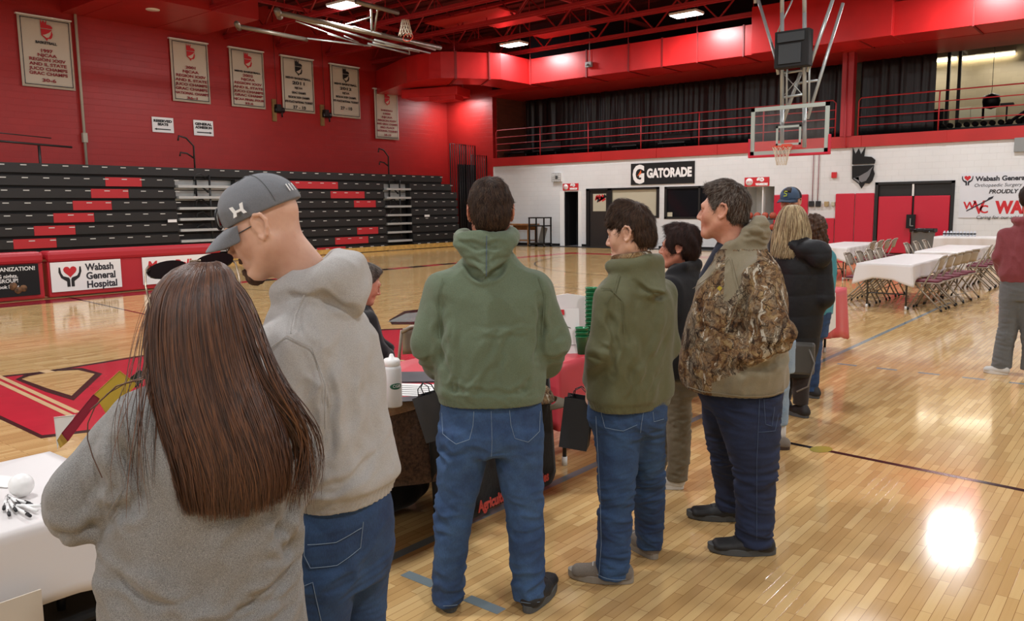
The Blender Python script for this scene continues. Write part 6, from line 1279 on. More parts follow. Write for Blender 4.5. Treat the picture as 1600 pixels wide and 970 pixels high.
def woman():
    t = person((-1.62, .9), 'person with very long brown hair and heather grey sweatshirt, nearest, back turned'); be = .12
    st = [(.66, -.025, 0, .215, .15), (.72, -.022, 0, .222, .165), (.82, -.016, 0, .214, .16), (.92, -.008, 0, .207, .155), (1.06, .002, 0, .202, .15), (1.18, .012, 0, .196, .14), (1.27, .016, 0, .17, .12), (1.33, .018, 0, .125, .1), (1.39, .02, .01, .07, .07)]
    aL = ([(-.105, .0, 1.262), (-.235, .03, 1.12), (-.25, .10, 1.075), (-.13, .30, 1.12)], [.082, .084, .072, .05]); aR = ([(.14, .0, 1.255), (.178, .0, 1.13), (.15, .07, 1.06), (.08, .28, 1.1)], [.078, .066, .058, .046])
    def ext(f): f.chain([(-.05, -.05, 1.375), (.02, -.075, 1.385), (.09, -.05, 1.375)], [.02]*3, .015)
    folds = [([(.2, 0, 1.2), (.13, 0, 1.16)], -.01, .011), ([(-.2, 0, 1.0), (-.1, 0, .94), (-.02, 0, .93)], -.009, .012), ([(.19, 0, .86), (.05, 0, .82), (-.12, 0, .81)], -.009, .014), ([(.12, 0, 1.08), (.17, 0, .98), (.19, 0, .93)], -.008, .013), ([(-.19, -.2, 1.27), (-.17, -.2, 1.18), (-.2, -.1, 1.11)], .012, .016), ([(-.15, -.2, 1.26), (-.125, -.2, 1.16), (-.18, -.2, 1.09)], -.012, .013), ([(-.3, 0, 1.06), (-.2, -.05, 1.075)], -.016, .014), ([(.06, -.3, .895), (.2, -.2, .94)], -.012, .012), ([(-.16, -.3, .86), (.02, -.3, .865), (.19, -.2, .9)], -.010, .013), ([(.19, -.1, 1.1), (.13, -.2, 1.02)], -.012, .014), ([(-.13, -.3, 1.0), (-.02, -.3, .9)], .007, .02), ([(-.2, -.2, .92), (-.19, -.2, 1.05)], .008, .02), ([(.1, -.3, .98), (.19, -.2, .97)], -.006, .014)]
    g, V, Q = garment('sweatshirt', t, M['heather'], .006, st, be, (aL, aR), extra=ext, disp=knit_disp(51, 0.0088, folds, 6, None))
    seams(g, V, [[(-.15, 1.33), (-.135, 1.25), (-.15, 1.17), (-.19, 1.1)], [(.17, 1.3), (.165, 1.22), (.17, 1.12)]], M['heather'], .0022, 'sleeve_seam')
    pel = [(.5, -.02, 0, .17, .13), (.62, -.02, 0, .2, .15), (.75, -.02, 0, .19, .14)]; L1 = [(.05, -.12, 0, .06, .07), (.42, -.11, 0, .07, .08), (.6, -.1, 0, .1, .12)]; L2 = [(.05, .09, 0, .06, .07), (.42, .08, 0, .07, .08), (.6, .07, 0, .1, .12)]
    legs_f('leggings', t, M['blackcloth'], .01, pel, L1, L2); shoe(t, (-.12, -.08), (-.15, .16), (M['blackshoe'], M['greysole'])); shoe(t, (.1, -.08), (.13, .16), (M['blackshoe'], M['greysole']))
    H = Head((.012, .05, 1.475), .12, -.2, sc=.94, h=.004); hv, hq = H.skin((.018, .02, 1.32), .05)
    hm, hh = hand(None, (-.13, .3, 1.14), (.4, .9, .1), (0, 0, 1), .9, .8, 1); hm2, hh2 = hand(None, (.08, .28, 1.1), (-.3, .9, .1), (0, 0, 1), .9, .8, -1)
    join_np('body', body_core(st, (L1, L2), (aL, aR), hv, hq, [(hm, hh), (hm2, hh2)], ang=be), [SK['a']], t)
    mats = [hairm('long hair dark', '2e1c12', '45291a', .4), hairm('long hair mid', '402718', '5b3925', .4), hairm('long hair light', '4f3120', '6b4429', .42)]
    keys = [(1.612, .033, .012, -.005, .015), (1.604, .028, .052, -.035, .035), (1.575, .014, .08, -.07, .03), (1.53, .006, .092, -.098, .03), (1.47, .007, .102, -.118, .02), (1.40, .014, .111, -.13, .0), (1.34, .024, .118, -.15, -.05), (1.28, .042, .117, -.168, -.1), (1.225, .056, .113, -.178, -.13), (1.18, .062, .108, -.182, -.15), (1.14, .062, .1, -.182, -.16), (1.11, .058, .084, -.18, -.165)]
    v1, q1, m1 = long_hair(t, mats, None, None, keys, 7500, 4, r=.0011, wig=.016)
    # hair swept over both shoulders
    kl = [(1.605, .02, .02, -.0, .03), (1.56, -.05, .03, .0, .03), (1.48, -.085, .025, -.03, .0), (1.40, -.10, .025, -.06, -.03), (1.35, -.11, .03, -.1, -.08), (1.28, -.12, .03, -.13, -.11), (1.2, -.125, .025, -.15, -.13), (1.12, -.12, .02, -.16, -.14)]
    v2, q2, m2 = long_hair(t, mats, None, None, kl, 26, 8, r=.001, wig=.03, shell=False)
    kr = [(1.6, .04, .02, -.0, .03), (1.54, .09, .03, -.03, .0), (1.44, .115, .025, -.07, -.04), (1.35, .14, .03, -.1, -.07), (1.28, .185, .03, -.1, -.08), (1.2, .215, .03, -.085, -.07), (1.12, .205, .02, -.1, -.09), (1.08, .19, .015, -.12, -.1)]
    v3, q3, m3 = long_hair(t, mats, None, None, kr, 150, 9, r=.0012, wig=.035, shell=False)
    join_np('hair', [(v1, q1, m1), (v2, q2, m2), (v3, q3, m3)], mats, t)
    b = MB(); b.tube([(-.1, -.09, 1.385), (-.135, -.088, 1.378), (-.168, -.085, 1.36), (-.192, -.085, 1.335), (-.206, -.088, 1.305), (-.208, -.095, 1.275), (-.2, -.105, 1.24), (-.185, -.12, 1.2)], .0012, 5); b.tube([(-.1, -.1, 1.39), (-.15, -.09, 1.375), (-.2, -.08, 1.33)], .0016, 5); b.build('hair_wisp', mats[1], t)
    # sunglasses pushed up on the head
    sg = T_child('sunglasses', t); b = MB()
    for x_ in (-1, 1):
        pts = [(.002+x_*.05+.042*math.cos(a), .105+.02*math.sin(a), 1.598+.007*x_+.017*math.sin(a)+.006*math.cos(a)) for a in np.linspace(0, 2*math.pi, 20, endpoint=False)]
        c = np.mean(pts, 0); vs = [tuple(c)]+pts; b.add(vs, [(0, 1+i, 1+(i+1) % 20) for i in range(20)])
    b.build('lenses', mat('dark lens', '140f10', .08), sg, solid=.004)
    b = MB(); b.tube([(-.085, .11, 1.6), (-.092, .1, 1.59), (-.09, .03, 1.56), (-.08, -.02, 1.52)], .0022, 6); b.tube([(.088, .11, 1.61), (.097, .09, 1.6), (.1, .03, 1.57), (.098, -.02, 1.53)], .0022, 6); b.tube([(0, .105, 1.608), (.024, .105, 1.608)], .003, 6); b.build('temple_arms', mat('gold tone metal', '8a7a68', .3, metal=.8), sg)
woman()
# ================================================================== people further away
def simple(g, lab, st, be, arms, gm, pel, L1, L2, lm, H, hairf, sk, h=.009, gname='jacket', lname='trousers', extra=None, disp=None, shoes=None, neck=None, nr=.05, jd=.005, gmats=None, heading=None, eyes=False, gd=None):
    t = person(g, lab, heading); gg = garment(gname, t, gm, h, st, be, arms, extra=extra, disp=disp if disp is not None else knit_disp(int(abs(g[0]*97))+3, .007, (), 5, None))
    if pel: legs_f(lname, t, lm, h, pel, L1, L2, disp=jean_disp(int(abs(g[1]*31)), jd))
    for s_ in shoes or []: shoe(t, *s_[:2], s_[2], **(s_[3] if len(s_) > 3 else {}))
    hv, hq = H.skin(neck, nr); join_np('body', body_core(st, (L1, L2) if pel else (), arms, hv, hq, h=.015, ang=be), [sk], t)
    if eyes: H.eyes(t)
    if hairf: hairf(t, H)
    return t, gg
# dark-haired woman behind the boy
def h_black(t, H): short_hair(t, H, [M['hb3'], M['hbrown'], M['hb3']], t=.02, top=.02, low=-.082, side=-.03, strands=3600, L=.035, seed=12, hl=(.095, .1), fringe=1, tuft=.01)
simple((-2.28, 4.34), 'person with short dark hair, black jacket and khaki trousers, standing behind the olive hoodie', [(.70, .03, 0, .17, .14), (.8, .03, 0, .19, .15), (1.0, .03, 0, .18, .14), (1.2, .03, 0, .18, .13), (1.28, .035, 0, .16, .11), (1.34, .04, 0, .1, .08), (1.39, .035, 0, .07, .07)], .9,
       [([(-.04, -.12, 1.24), (-.06, -.13, 1.0), (-.15, .0, .9)], [.065, .055, .04]), ([(.1, .12, 1.24), (.12, .13, 1.0), (.0, .2, .9)], [.065, .055, .04])], M['blackcloth'],
       [(.58, .02, 0, .13, .12), (.7, .02, 0, .16, .13), (.8, .02, 0, .16, .13)], [(.06, .025, -.03, .068, .07), (.2, .03, -.03, .068, .075), (.5, .03, -.03, .078, .085), (.7, .0, -.03, .1, .11)], [(.06, -.1, .15, .06, .07), (.5, -.08, .1, .075, .085), (.7, -.02, .04, .1, .11)], M['khaki'],
       Head((.012, 0, 1.472), 1.45, .0, sc=.98, h=.0035), h_black, SK['b'], gname='black_jacket', extra=lambda f: f.chain([(-.03, -.07, 1.33), (.05, -.085, 1.37), (.12, 0, 1.37), (.05, .085, 1.37)], [.03]*4, .02),
       shoes=[((.06, -.03), (-.18, -.01), (M['whiteshoe'], M['whitesole'])), ((-.06, .17), (-.3, .19), (M['whiteshoe'], M['whitesole']))], neck=(.045, 0, 1.3), eyes=True)
# woman in long black puffer coat
M['puffer'] = mat('black puffer nylon', '121317', .6, spec=.35, bscale=25, bamt=.3)
def puff_disp(P, Nn): z = P[:, 2]; n1 = Noise(66, 9, 3); return .006*np.abs(np.sin(np.pi*(z-.32+.01*n1(P*.5))/.17))**.5-.004+.004*n1(P)
def h_blonde(t, H):
    mats = [hairm('blonde hair', '8a7455', 'b7a27c', .45), hairm('ash hair', '5f4c36', '8d7656', .45), hairm('pale hair', 'a5906a', 'cdbb96', .45)]
    keys = [(1.712, -.11, .01, -.0, .02), (1.705, -.11, .06, -.05, .05), (1.65, -.11, .1, -.08, .05), (1.57, -.11, .125, -.115, .04), (1.48, -.11, .14, -.12, .02), (1.4, -.115, .135, -.125, -.02), (1.34, -.13, .12, -.13, -.06), (1.30, -.14, .1, -.14, -.08)]
    v, q, m = long_hair(t, mats, None, None, keys, 1700, 14, r=.0028, wig=.03, shellm=1); join_np('hair', [(v, q, m)], mats, t)
def puffx(f): f.ell((.045, -.13, 1.36), (.14, .08, .085), .03); f.ell((.1, -.15, 1.31), (.09, .07, .09), .03); f.chain([(-.17, -.05, 1.36), (-.1, -.1, 1.4), (0, -.08, 1.42)], [.04]*3, .03)
simple((-2.26, 6.47), 'person with long blonde hair and long black puffer coat, back turned', [(.33, -.04, 0, .115, .11), (.5, -.03, 0, .14, .13), (.8, -.02, 0, .17, .14), (1.0, -.015, 0, .17, .14), (1.2, -.02, 0, .18, .14), (1.3, -.03, 0, .165, .12), (1.38, -.05, 0, .1, .09), (1.43, -.08, 0, .07, .07)], .35,
       [([(-.15, -.03, 1.27), (-.2, .0, 1.02), (-.2, .15, .9)], [.075, .07, .055]), ([(.12, -.03, 1.26), (.145, -.04, .98), (.05, .12, .84)], [.078, .075, .06])], M['puffer'],
       [(.5, -.03, 0, .12, .1), (.7, -.03, 0, .15, .12), (.8, -.03, 0, .14, .12)], [(.1, .0, 0, .06, .065), (.3, .0, 0, .07, .075), (.6, -.0, 0, .085, .09)], [(.1, -.13, .12, .055, .065), (.3, -.12, .1, .065, .07), (.6, -.08, .04, .085, .09)], fleece('brown boot suede', '2b211c', '231b17', amt=.2),
       Head((-.11, .02, 1.575), .5, 0, sc=.88, h=.006), h_blonde, SK['a'], gname='puffer_coat', lname='tall_boots', extra=puffx, disp=puff_disp, shoes=[((.06, -.06), (-.12, .1), (mat('dark boot', '1b1614', .6), M['greysole']), dict(w=.05)), ((-.08, .1), (-.26, .2), (mat('dark boot b', '1b1614', .6), M['greysole']), dict(w=.05))], neck=(-.09, 0, 1.38), gd=1)
# capped man behind her
def h_cap2(t, H):
    W = H.w; Ri = H.R; cp = T_child('baseball_cap', t); f = Field(H.c-.2, H.c+.2, .005); f.ell(W((0, -.015, .042)), (.092, .108, .1), 0, Ri); f.ell(W((0, .03, .06)), (.08, .062, .078), .02, Ri)
    f.clip(lambda X, Y, Z: .034-(Ri[0][2]*(X-H.c[0])+Ri[1][2]*(Y-H.c[1])+Ri[2][2]*(Z-H.c[2]))); V, Q = f.mesh(1)
    raw('crown', V, Q, [mat('slate blue cap', '3f5570', .8), M['blackm']], cp, lambda C: (((C-H.c) @ Ri)[:, 1] < -.0).astype(int))
    b = MB(); b.grid(lambda u, v: tuple(W((.088*math.sin(math.pi*(u-.5)*.98), .04+.05*math.cos(math.pi*(u-.5)*.98)+.085*max(0, math.cos(math.pi*(u-.5)*.98))**.6*v, .034-.012*v-.02*abs(u-.5)*2*v))), 16, 6); b.build('visor', mat('navy visor', '26364c', .8), cp, solid=.006)
    b = MB(); o_ = Vector(W((0, .1, .085))); u_, v_ = Vector(Ri @ np.array([-1., 0, 0])), Vector(Ri @ np.array([0, -.3, 1.])); b.tube([o_+u_*x_+v_*y_+Vector(Ri @ np.array([0, .006, 0])) for x_, y_ in ((.015, .022), (-.008, .025), (-.012, .01), (.012, .0), (.012, -.015), (-.015, -.018))], .005, 5); b.build('cap_mark', mat('yellow green thread', 'b4c43c', .7), cp)
    short_hair(t, H, [M['hbrown']], strands=0, t=.008, low=-.06)
simple((-2.6, 7.6), 'person in blue and black cap standing behind the blonde hair', [(.9, -.2, 0, .16, .13), (1.2, -.2, 0, .18, .14), (1.42, -.2, 0, .17, .12), (1.5, -.2, 0, .12, .1), (1.56, -.2, 0, .07, .07)], .0,
       [([(-.32, 0, 1.38), (-.33, -.04, 1.12), (-.25, -.15, .98)], [.055, .05, .045]), ([(-.06, 0, 1.38), (-.05, 0, 1.12), (-.1, -.15, .95)], [.06, .055, .045])], M['blackcloth'], [(.7, -.2, 0, .17, .12), (.95, -.2, 0, .17, .12)], [(.05, -.26, 0, .06, .07), (.7, -.25, 0, .08, .1)], [(.05, -.12, 0, .07, .08), (.7, -.12, 0, .09, .11)], M['jeans2'],
       Head((-.2, 0, 1.735), 2.75, -.1, sc=1.0, h=.005), h_cap2, SK['a'], shoes=[((-.26, .08), (-.26, -.18), (M['blackshoe'], M['greysole'])), ((-.12, .08), (-.1, -.18), (M['blackshoe'], M['greysole']))], neck=(-.2, 0, 1.5), eyes=True, gname='dark_jacket', lname='jeans')
# woman with curly brown hair, teal top
def h_curl(t, H):
    f = Field(H.c-.26, H.c+.2, .006); f.ell(H.c+T2(.01, -.0, .01), (.1, .115, .12), .02); f.ell(H.c+T2(.04, -.02, -.1), (.085, .09, .11), .03); f.ell(H.c+T2(.07, -.02, -.17), (.05, .07, .06), .03); nz = Noise(8, 60, 3); V, Q = f.mesh(1, lambda P, n: .012*nz(P)); raw('hair', V, Q, hairm('curly hair', '2c2019', '5b4232'), t)
M['teal'] = mat('teal nylon', '3c8a97', .45, bscale=30, bamt=.3)
simple((-2.4, 7.19), 'person with curly brown hair and teal top, half hidden behind the puffer coat', [(.75, -.01, 0, .15, .13), (.95, .0, 0, .15, .13), (1.15, .0, 0, .16, .12), (1.3, -.01, 0, .14, .1), (1.4, -.03, 0, .07, .07)], .4,
       [([(-.12, 0, 1.26), (-.15, 0, 1.0), (-.15, .15, .9)], [.06, .05, .04]), ([(.09, 0, 1.24), (.085, -.03, 1.0), (.06, -.02, .8)], [.055, .05, .045])], M['teal'], [(.55, -.03, 0, .13, .11), (.78, -.02, 0, .15, .12)], [(.06, -.02, 0, .058, .07), (.6, -.01, 0, .08, .1)], [(.06, -.14, .1, .055, .07), (.6, -.1, .03, .08, .1)], M['jeans2'],
       Head((-.05, 0, 1.5), .9, -.05, sc=.95, h=.006), h_curl, SK['a'], shoes=[((.05, -.05), (-.16, .06), (M['blackshoe'], M['greysole'])), ((-.08, .08), (-.26, .2), (M['blackshoe'], M['greysole']))], neck=(-.02, 0, 1.36), gname='teal_top', lname='jeans')
# light jeans and clogs, mostly hidden behind the camouflage jacket
simple((-2.06, 5.52), 'person in light cropped jeans and brown clogs, mostly hidden behind the camouflage jacket', [(.75, -.1, 0, .15, .12), (1.0, -.13, 0, .15, .12), (1.15, -.15, 0, .14, .11), (1.21, -.2, 0, .1, .09), (1.27, -.22, 0, .06, .06)], 1.2,
       [([(-.13, -.1, 1.16), (-.12, -.12, .95), (-.28, .0, .9)], [.05, .045, .035]), ([(-.13, .1, 1.16), (-.12, .12, .95), (-.28, .1, .9)], [.05, .045, .035])], fleece('cream knit', 'b8b0a0', amt=.1), [(.55, -.02, 0, .1, .1), (.78, -.06, 0, .14, .13)], [(.17, .0, 0, .048, .055), (.35, -.01, 0, .06, .065), (.6, -.03, 0, .075, .085)], [(.17, -.13, .14, .048, .055), (.6, -.1, .05, .075, .085)], M['jeansl'],
       Head((-.27, 0, 1.36), 1.5, -.1, sc=.93, h=.006), lambda t, H: short_hair(t, H, [M['hb2']], strands=0, t=.02, low=-.09), SK['a'], shoes=[((.06, -.03), (-.2, -.01), (M['tanshoe'], mat('dark clog sole', '3c2c22', .7)), dict(style='clog', w=.05)), ((-.07, .16), (-.3, .18), (M['tanshoe'], mat('dark clog sole b', '3c2c22', .7)), dict(style='clog', w=.05))], neck=(-.22, 0, 1.25), gname='cream_top', lname='light_jeans')
q = bpy.data.objects['person']; t_ = [o for o in bpy.data.objects if o.get('label', '').startswith('person in light cropped')][0]
b = MB(); b.tube([(.0, -.0, .06), (.0, 0, .11), (-.0, 0, .2)], [.032, .036, .034], 12); b.tube([(-.13, .14, .06), (-.13, .14, .2)], .034, 12); b.build('white_socks', M['whiteshoe'], t_)
# right edge: maroon hoodie and grey sweatpants
def h_right(t, H): short_hair(t, H, [M['hbrown'], M['hb2']], t=.016, low=-.07, strands=1200, L=.025, seed=3, hl=(.07, .4), crown=(0, -.04, .1))
def hoodr(f): f.chain([(.16+.1*math.cos(a), .09*math.sin(a), 1.53) for a in np.linspace(-3.5, .4, 10)], [.036]*10, .02); f.ecap((.17, -.07, 1.52), (.18, -.12, 1.42), (.11, .04), (.04, .025), (1, 0, 0), .02)
simple((-1.27, 9.3), 'person in faded maroon hoodie and grey sweatpants at the right edge of the frame', [(.93, .13, 0, .17, .14), (1.0, .135, 0, .2, .16), (1.2, .15, 0, .2, .15), (1.35, .16, 0, .2, .13), (1.45, .17, 0, .17, .11), (1.52, .17, 0, .09, .08)], .0,
       [([(-.02, 0, 1.38), (-.055, .0, 1.18), (-.02, .15, 1.0)], [.075, .068, .05]), ([(.35, 0, 1.38), (.4, 0, 1.15), (.36, .15, 1.0)], [.075, .068, .05])], M['maroonh'],
       [(.75, .13, 0, .16, .13), (.85, .13, 0, .175, .14), (.98, .13, 0, .165, .13)], [(.06, .02, 0, .09, .09), (.25, .03, 0, .085, .09), (.5, .06, 0, .09, .095), (.8, .07, 0, .11, .12)], [(.06, .27, 0, .09, .09), (.25, .27, 0, .085, .09), (.5, .24, 0, .09, .095), (.8, .2, 0, .11, .12)], M['sweat'],
       Head((.18, 0, 1.74), -.4, -.1, sc=1.05, h=.005), h_right, SK['b'], extra=hoodr, shoes=[((.08, -.05), (-.13, -.0), (M['whiteshoe'], M['whitesole']), dict(w=.055)), ((.26, -.05), (.4, .2), (M['whiteshoe'], M['whitesole']), dict(w=.055))], neck=(.17, 0, 1.55), gname='hoodie', lname='sweatpants', jd=.004)
simple((-1.15, 10.2), 'person in blue jeans and white shoes standing beyond the grey sweatpants', [(.85, .2, 0, .16, .13), (1.1, .2, 0, .17, .13), (1.3, .2, 0, .16, .11), (1.4, .2, 0, .07, .07)], .2,
       [([(.04, 0, 1.27), (.02, 0, 1.02), (.05, .15, .9)], [.06, .05, .04]), ([(.36, 0, 1.27), (.38, 0, 1.02), (.35, .15, .9)], [.06, .05, .04])], M['blackcloth'], [(.65, .17, 0, .13, .12), (.9, .18, 0, .15, .12)], [(.06, .1, 0, .065, .075), (.65, .12, 0, .09, .1)], [(.06, .28, 0, .065, .075), (.65, .24, 0, .09, .1)], M['jeans'],
       Head((.2, 0, 1.52), .3, 0, sc=.97, h=.007), lambda t, H: short_hair(t, H, [M['hbrown']], strands=0, t=.02, low=-.09), SK['a'], shoes=[((.1, -.05), (.06, .2), (M['whiteshoe'], M['whitesole'])), ((.28, -.05), (.32, .2), (M['whiteshoe'], M['whitesole']))], neck=(.2, 0, 1.38), gname='dark_top', lname='jeans')
# seated man behind the table
def h_seat(t, H): short_hair(t, H, [M['hgrey'], hairm('silver hair', '6b6560', '8d8781'), M['hgl']], t=.01, low=-.07, strands=1800, L=.02, seed=33, hl=(.06, .35), side=.0)
t_, _ = simple((-4.12, 3.40), 'grey-haired person in black polo seated behind the red table, looking down', [(.46, .0, 0, .17, .14), (.6, .02, 0, .18, .15), (.8, .03, 0, .19, .15), (.95, .035, 0, .18, .13), (1.03, .03, 0, .15, .11), (1.1, .03, 0, .08, .08)], 4.9,
       [([(.08, -.12, 1.0), (.15, -.16, .8), (.22, -.05, .76)], [.075, .062, .045]), ([(.08, .14, .98), (.14, .17, .8), (.25, .1, .76)], [.07, .06, .045])], M['blackcloth'], None, [], [], None,
       Head((.085, 0, 1.235), -1.35, -.4, sc=1.0, h=.0035), h_seat, SK['a'], neck=(.02, 0, 1.06), nr=.058, eyes=True, gname='black_polo')
b = MB(); b.tube([(.03, -.08, .5), (.4, -.1, .5), (.45, -.1, .42), (.42, -.1, .08)], [.085, .075, .07, .06], 12); b.tube([(.03, .1, .5), (.4, .12, .5), (.45, .12, .42), (.42, .12, .08)], [.085, .075, .07, .06], 12); b.build('trousers', M['blackcloth'], t_)
shoe(t_, (.38, -.1), (.64, -.1), (M['blackshoe'], M['greysole'])); shoe(t_, (.38, .12), (.64, .12), (M['blackshoe'], M['greysole']))
c_ = chair(-4.12, 3.40, t_.rotation_euler.z-math.pi/2+math.pi*0, 'tan folding chair under the grey-haired seated person')
c_ = chair(-4.35, 4.25, 1.0, 'empty folding chair showing between the white bottle and the green hoodie')
# ------------------------------------------------------------------ registration tables and what lies on them
M['redtc'] = mat('red plastic tablecloth', 'cf4550', .35, bscale=6, bamt=.3); M['fur'] = fleece('brown fleece', '5a4233', '3f2d22', sc=60, amt=.35); M['khakic'] = fleece('tan blanket edge', '8f6f50', '7c5f44', sc=200, amt=.2); M['banb'] = fleece('black banner cloth', '101012', '0c0c0e', amt=.2)
M['blackleg'] = mat('black table leg', '151515', .35)
table(-3.50, -2.74, -1.0, 1.27, 'folding table under the white cloth at the left edge', M['blackleg'])
tc_ = cloth('tablecloth', -3.52, -2.72, -1.02, 1.29, .745, .27, M['tcl'], 'white plastic tablecloth in the lower left corner', seed=3, wav=.02, flare=.03)
b = MB(); p = PX(0, 853, -2.68); b.b2((-2.655, .0, .2), (-2.65, .915, .56)); tag(b.build('paper_sheet', mat('ivory paper', 'c8beae', .7)), 'ivory paper sheet taped to the front of the white tablecloth', 'paper')
table(-3.72, -2.98, 1.9, 3.75, 'folding table under the brown fleece blanket', M['blackleg'])
cloth('blanket', -3.75, -2.96, 1.88, 3.78, .748, .42, M['fur'], 'brown fleece blanket draped over the registration table', seed=7, wav=.09, cat='blanket', flare=.05)
cloth('blanket', -3.74, -2.95, 1.9, 3.76, .756, .05, M['khakic'], 'tan blanket edge folded over the brown fleece', seed=9, wav=.03, cat='blanket', flare=.03)
cloth('tablecloth', -3.72, -2.97, 1.93, 3.74, .762, .022, M['redtc'], 'small red cloth lying on the tan blanket', seed=5, wav=.03, flare=.02)
table(-3.72, -2.95, 4.05, 6.1, 'folding table under the red cloth behind the green hoodie', M['blackleg'])
cloth('tablecloth', -3.74, -2.92, 4.02, 6.12, .745, .36, M['redtc'], 'red plastic tablecloth between the green and olive hoodies', seed=6, wav=.03, flare=.04)
table(-3.72, -2.95, 6.6, 9.72, 'folding table under the red cloth beyond the puffer coat', M['blackleg'])
cloth('tablecloth', -3.74, -2.92, 6.55, 9.75, .745, .5, M['redtc'], 'red plastic tablecloth on the farthest registration table', seed=8, wav=.03, flare=.04, dropf=lambda x, y, nx, ny: .36+.2*(max(0, (y-6.55))/3.2)*(1 if nx else .9))
b = MB(); b.box((-2.86, 9.05, .52), (.004, .3, .4), rot=Matrix.Rotation(.12, 3, 'X')); tag(b.build('paper_sheet', M['whitem']), 'white paper taped to the front of the farthest red cloth', 'paper')
b = MB(); b.box((0, 0, .17), (.5, .9, .34)); b.box((0, 0, .36), (.54, .94, .04)); tag(b.build('dark_filler_box', M['blackm'], loc=(-3.02, .72, 0), bevel=.02), 'black box added to darken the space under the white covered table', 'filler box')  # added box, stands in for the dark area below the tablecloth
# black hanging banner
t = T('hanging_banner', (-2.90, 3.35, 0), 'black cloth banner with red lettering hanging from the table, seen between jeans', 'banner')
O = T2(-2.90, 3.35, 0)
def bl_(u, v):
    y = -.50+1.05*u; zb = .04+.0*u; c = .06*(max(0, u-.93)/.07)**2; return (.035*math.sin(u*9)*(1-v)*.5+.04*(1-v)+.0, y, (zb+c)+(.73-zb-c)*v)
b = MB(); b.grid(bl_, 40, 14); b.build('banner_cloth', M['banb'], t, solid=.004)
text('Agricultural Technologies', .085, mat('coral red print', 'd0524a', .7), t, fr((.075, -.2, .075), (-.02, 1, .0), (0, 0, 1)), align='LEFT', bold=.003, fit=.66)
b = MB(); b.box((.06, -.0, .45), (.004, .03, .28), rot=Matrix.Rotation(.1, 3, 'X')); b.build('ribbon', M['redtc'], t)
# drinks bottle etc.
def at_z(px, py, z=.765): p = PZ(px, py, z); return (p[0], p[1], z)
t = T('sports_bottle', at_z(614, 634), 'white squeeze bottle with green oval mark standing on red cloth', 'bottle'); M['ldpe'] = mat('white translucent plastic', 'dadbdc', .35)
s_ = 1.0; b = MB(); b.lathe([(0, 0), (.043, 0), (.046, .006), (.046, .185), (.043, .197), (.037, .203)], n=28); b.build('bottle_body', M['ldpe'], t)
b = MB(); b.lathe([(.038, .2), (.042, .203), (.042, .225), (.034, .235), (.014, .24), (.009, .255), (.006, .258), (.0, .258)], n=24); b.build('cap', M['white'], t)
th = math.atan2(-t.location.x, t.location.y); f_ = Vector((math.sin(th), -math.cos(th), 0)); r_ = Vector((math.cos(th), math.sin(th), 0)); vs = []; M['gdk'] = mat('dark green print', '1f5c46', .5)
aa = .02/.0465; c0 = f_*.0471*math.cos(aa)+r_*.0471*math.sin(aa)+Vector((0, 0, .105))
def ov(u, v):
    a = 2*math.pi*u; x = .032*v*math.cos(a)+.02; q_ = x/.0468; return f_*.0468*math.cos(q_)+r_*.0468*math.sin(q_)+Vector((0, 0, .105+.015*v*math.sin(a)))
b = MB(); b.grid(lambda u, v: tuple(ov(u, .02+.98*v)), 28, 7, closeu=True); b.build('oval_mark', M['gdk'], t, solid=.001)
n_ = (f_*math.cos(aa)+r_*math.sin(aa)); text('CGB', .02, M['white'], t, fr(c0+n_*.0015-Vector((0, 0, .005)), r_*math.cos(aa)-f_*math.sin(aa), (0, 0, 1)), ext=.0003)
b = MB(); b.lathe([(0, 0), (.03, 0), (.032, .005), (.032, .13), (.028, .135), (0, .135)], n=20); tag(b.build('plastic_cup', M['ldpe'], loc=at_z(601, 628)), 'white plastic cup half hidden behind the grey hoodie, left of the bottle', 'cup')
def sheet(px, py, w_, d_, rz, m, lab, name='paper_sheet', cat='paper', z=.767, th=.002, extra=None):
    p = PZ(px, py, z); t = T(name, (p[0], p[1], z), lab, cat, rz=rz); b = MB(); b.box((0, 0, th/2), (w_, d_, th)); b.build('sheet', m, t)
    if extra: extra(t)
    return t
def lines_(t):
    b = MB()
    for k in range(5): b.box((0, -.1+.045*k, .003), (.19, .004, .001))
    b.build('printed_lines', M['inkb'], t)
sheet(643, 609, .24, .28, .5, M['whitem'], 'white form with printed lines on red cloth beside the bottle', extra=lines_)
sheet(663, 622, .24, .1, .9, mat('dark leaflet', '2b2d31', .4), 'dark leaflet with white lettering lying at the cloth edge', 'leaflet', 'leaflet', extra=lambda t: text('SALES', .035, M['white'], t, Matrix.Translation((0, -.01, .004)), ext=.0005))
sheet(650, 590, .36, .27, .7, mat('charcoal folder', '3a3b40', .5), 'charcoal folder lying behind the white form', 'folder', 'folder', th=.008)
# objects at the second red table: signs, cups
p = PZ(893, 530, .75); t = T('table_sign', (-3.20, 4.52, .748), 'white rounded display sign standing on the red table', 'sign', rz=.75)
b = MB(); b.poly([(-.2, 0), (.2, 0), (.2, .3), (.12, .36), (0, .38), (-.12, .36), (-.2, .3)], .008, (0, 0, 0), (1, 0, 0), (0, 0, 1)); b.build('sign_board', M['white'], t)
join_text([text('Wabash', .07, M['inkb'], t, fr((.03, -.002, .25), UX, UZ), bold=.002), text('Valley', .07, M['inkb'], t, fr((.06, -.002, .16), UX, UZ), bold=.002)])
b = MB(); b.box((-.12, -.004, .25), (.1, .003, .05), mi=0); b.box((-.12, -.004, .18), (.1, .003, .09), mi=1); b.poly([(0, 0), (.06, 0), (.05, .12), (.02, .14), (.0, .1)], .003, (-.05, -.002, .12), UX, UZ, 2); b.build('sign_picture', [M['redink'], mat('pale blue print', '8fa8c4', .6), M['navy']], t)
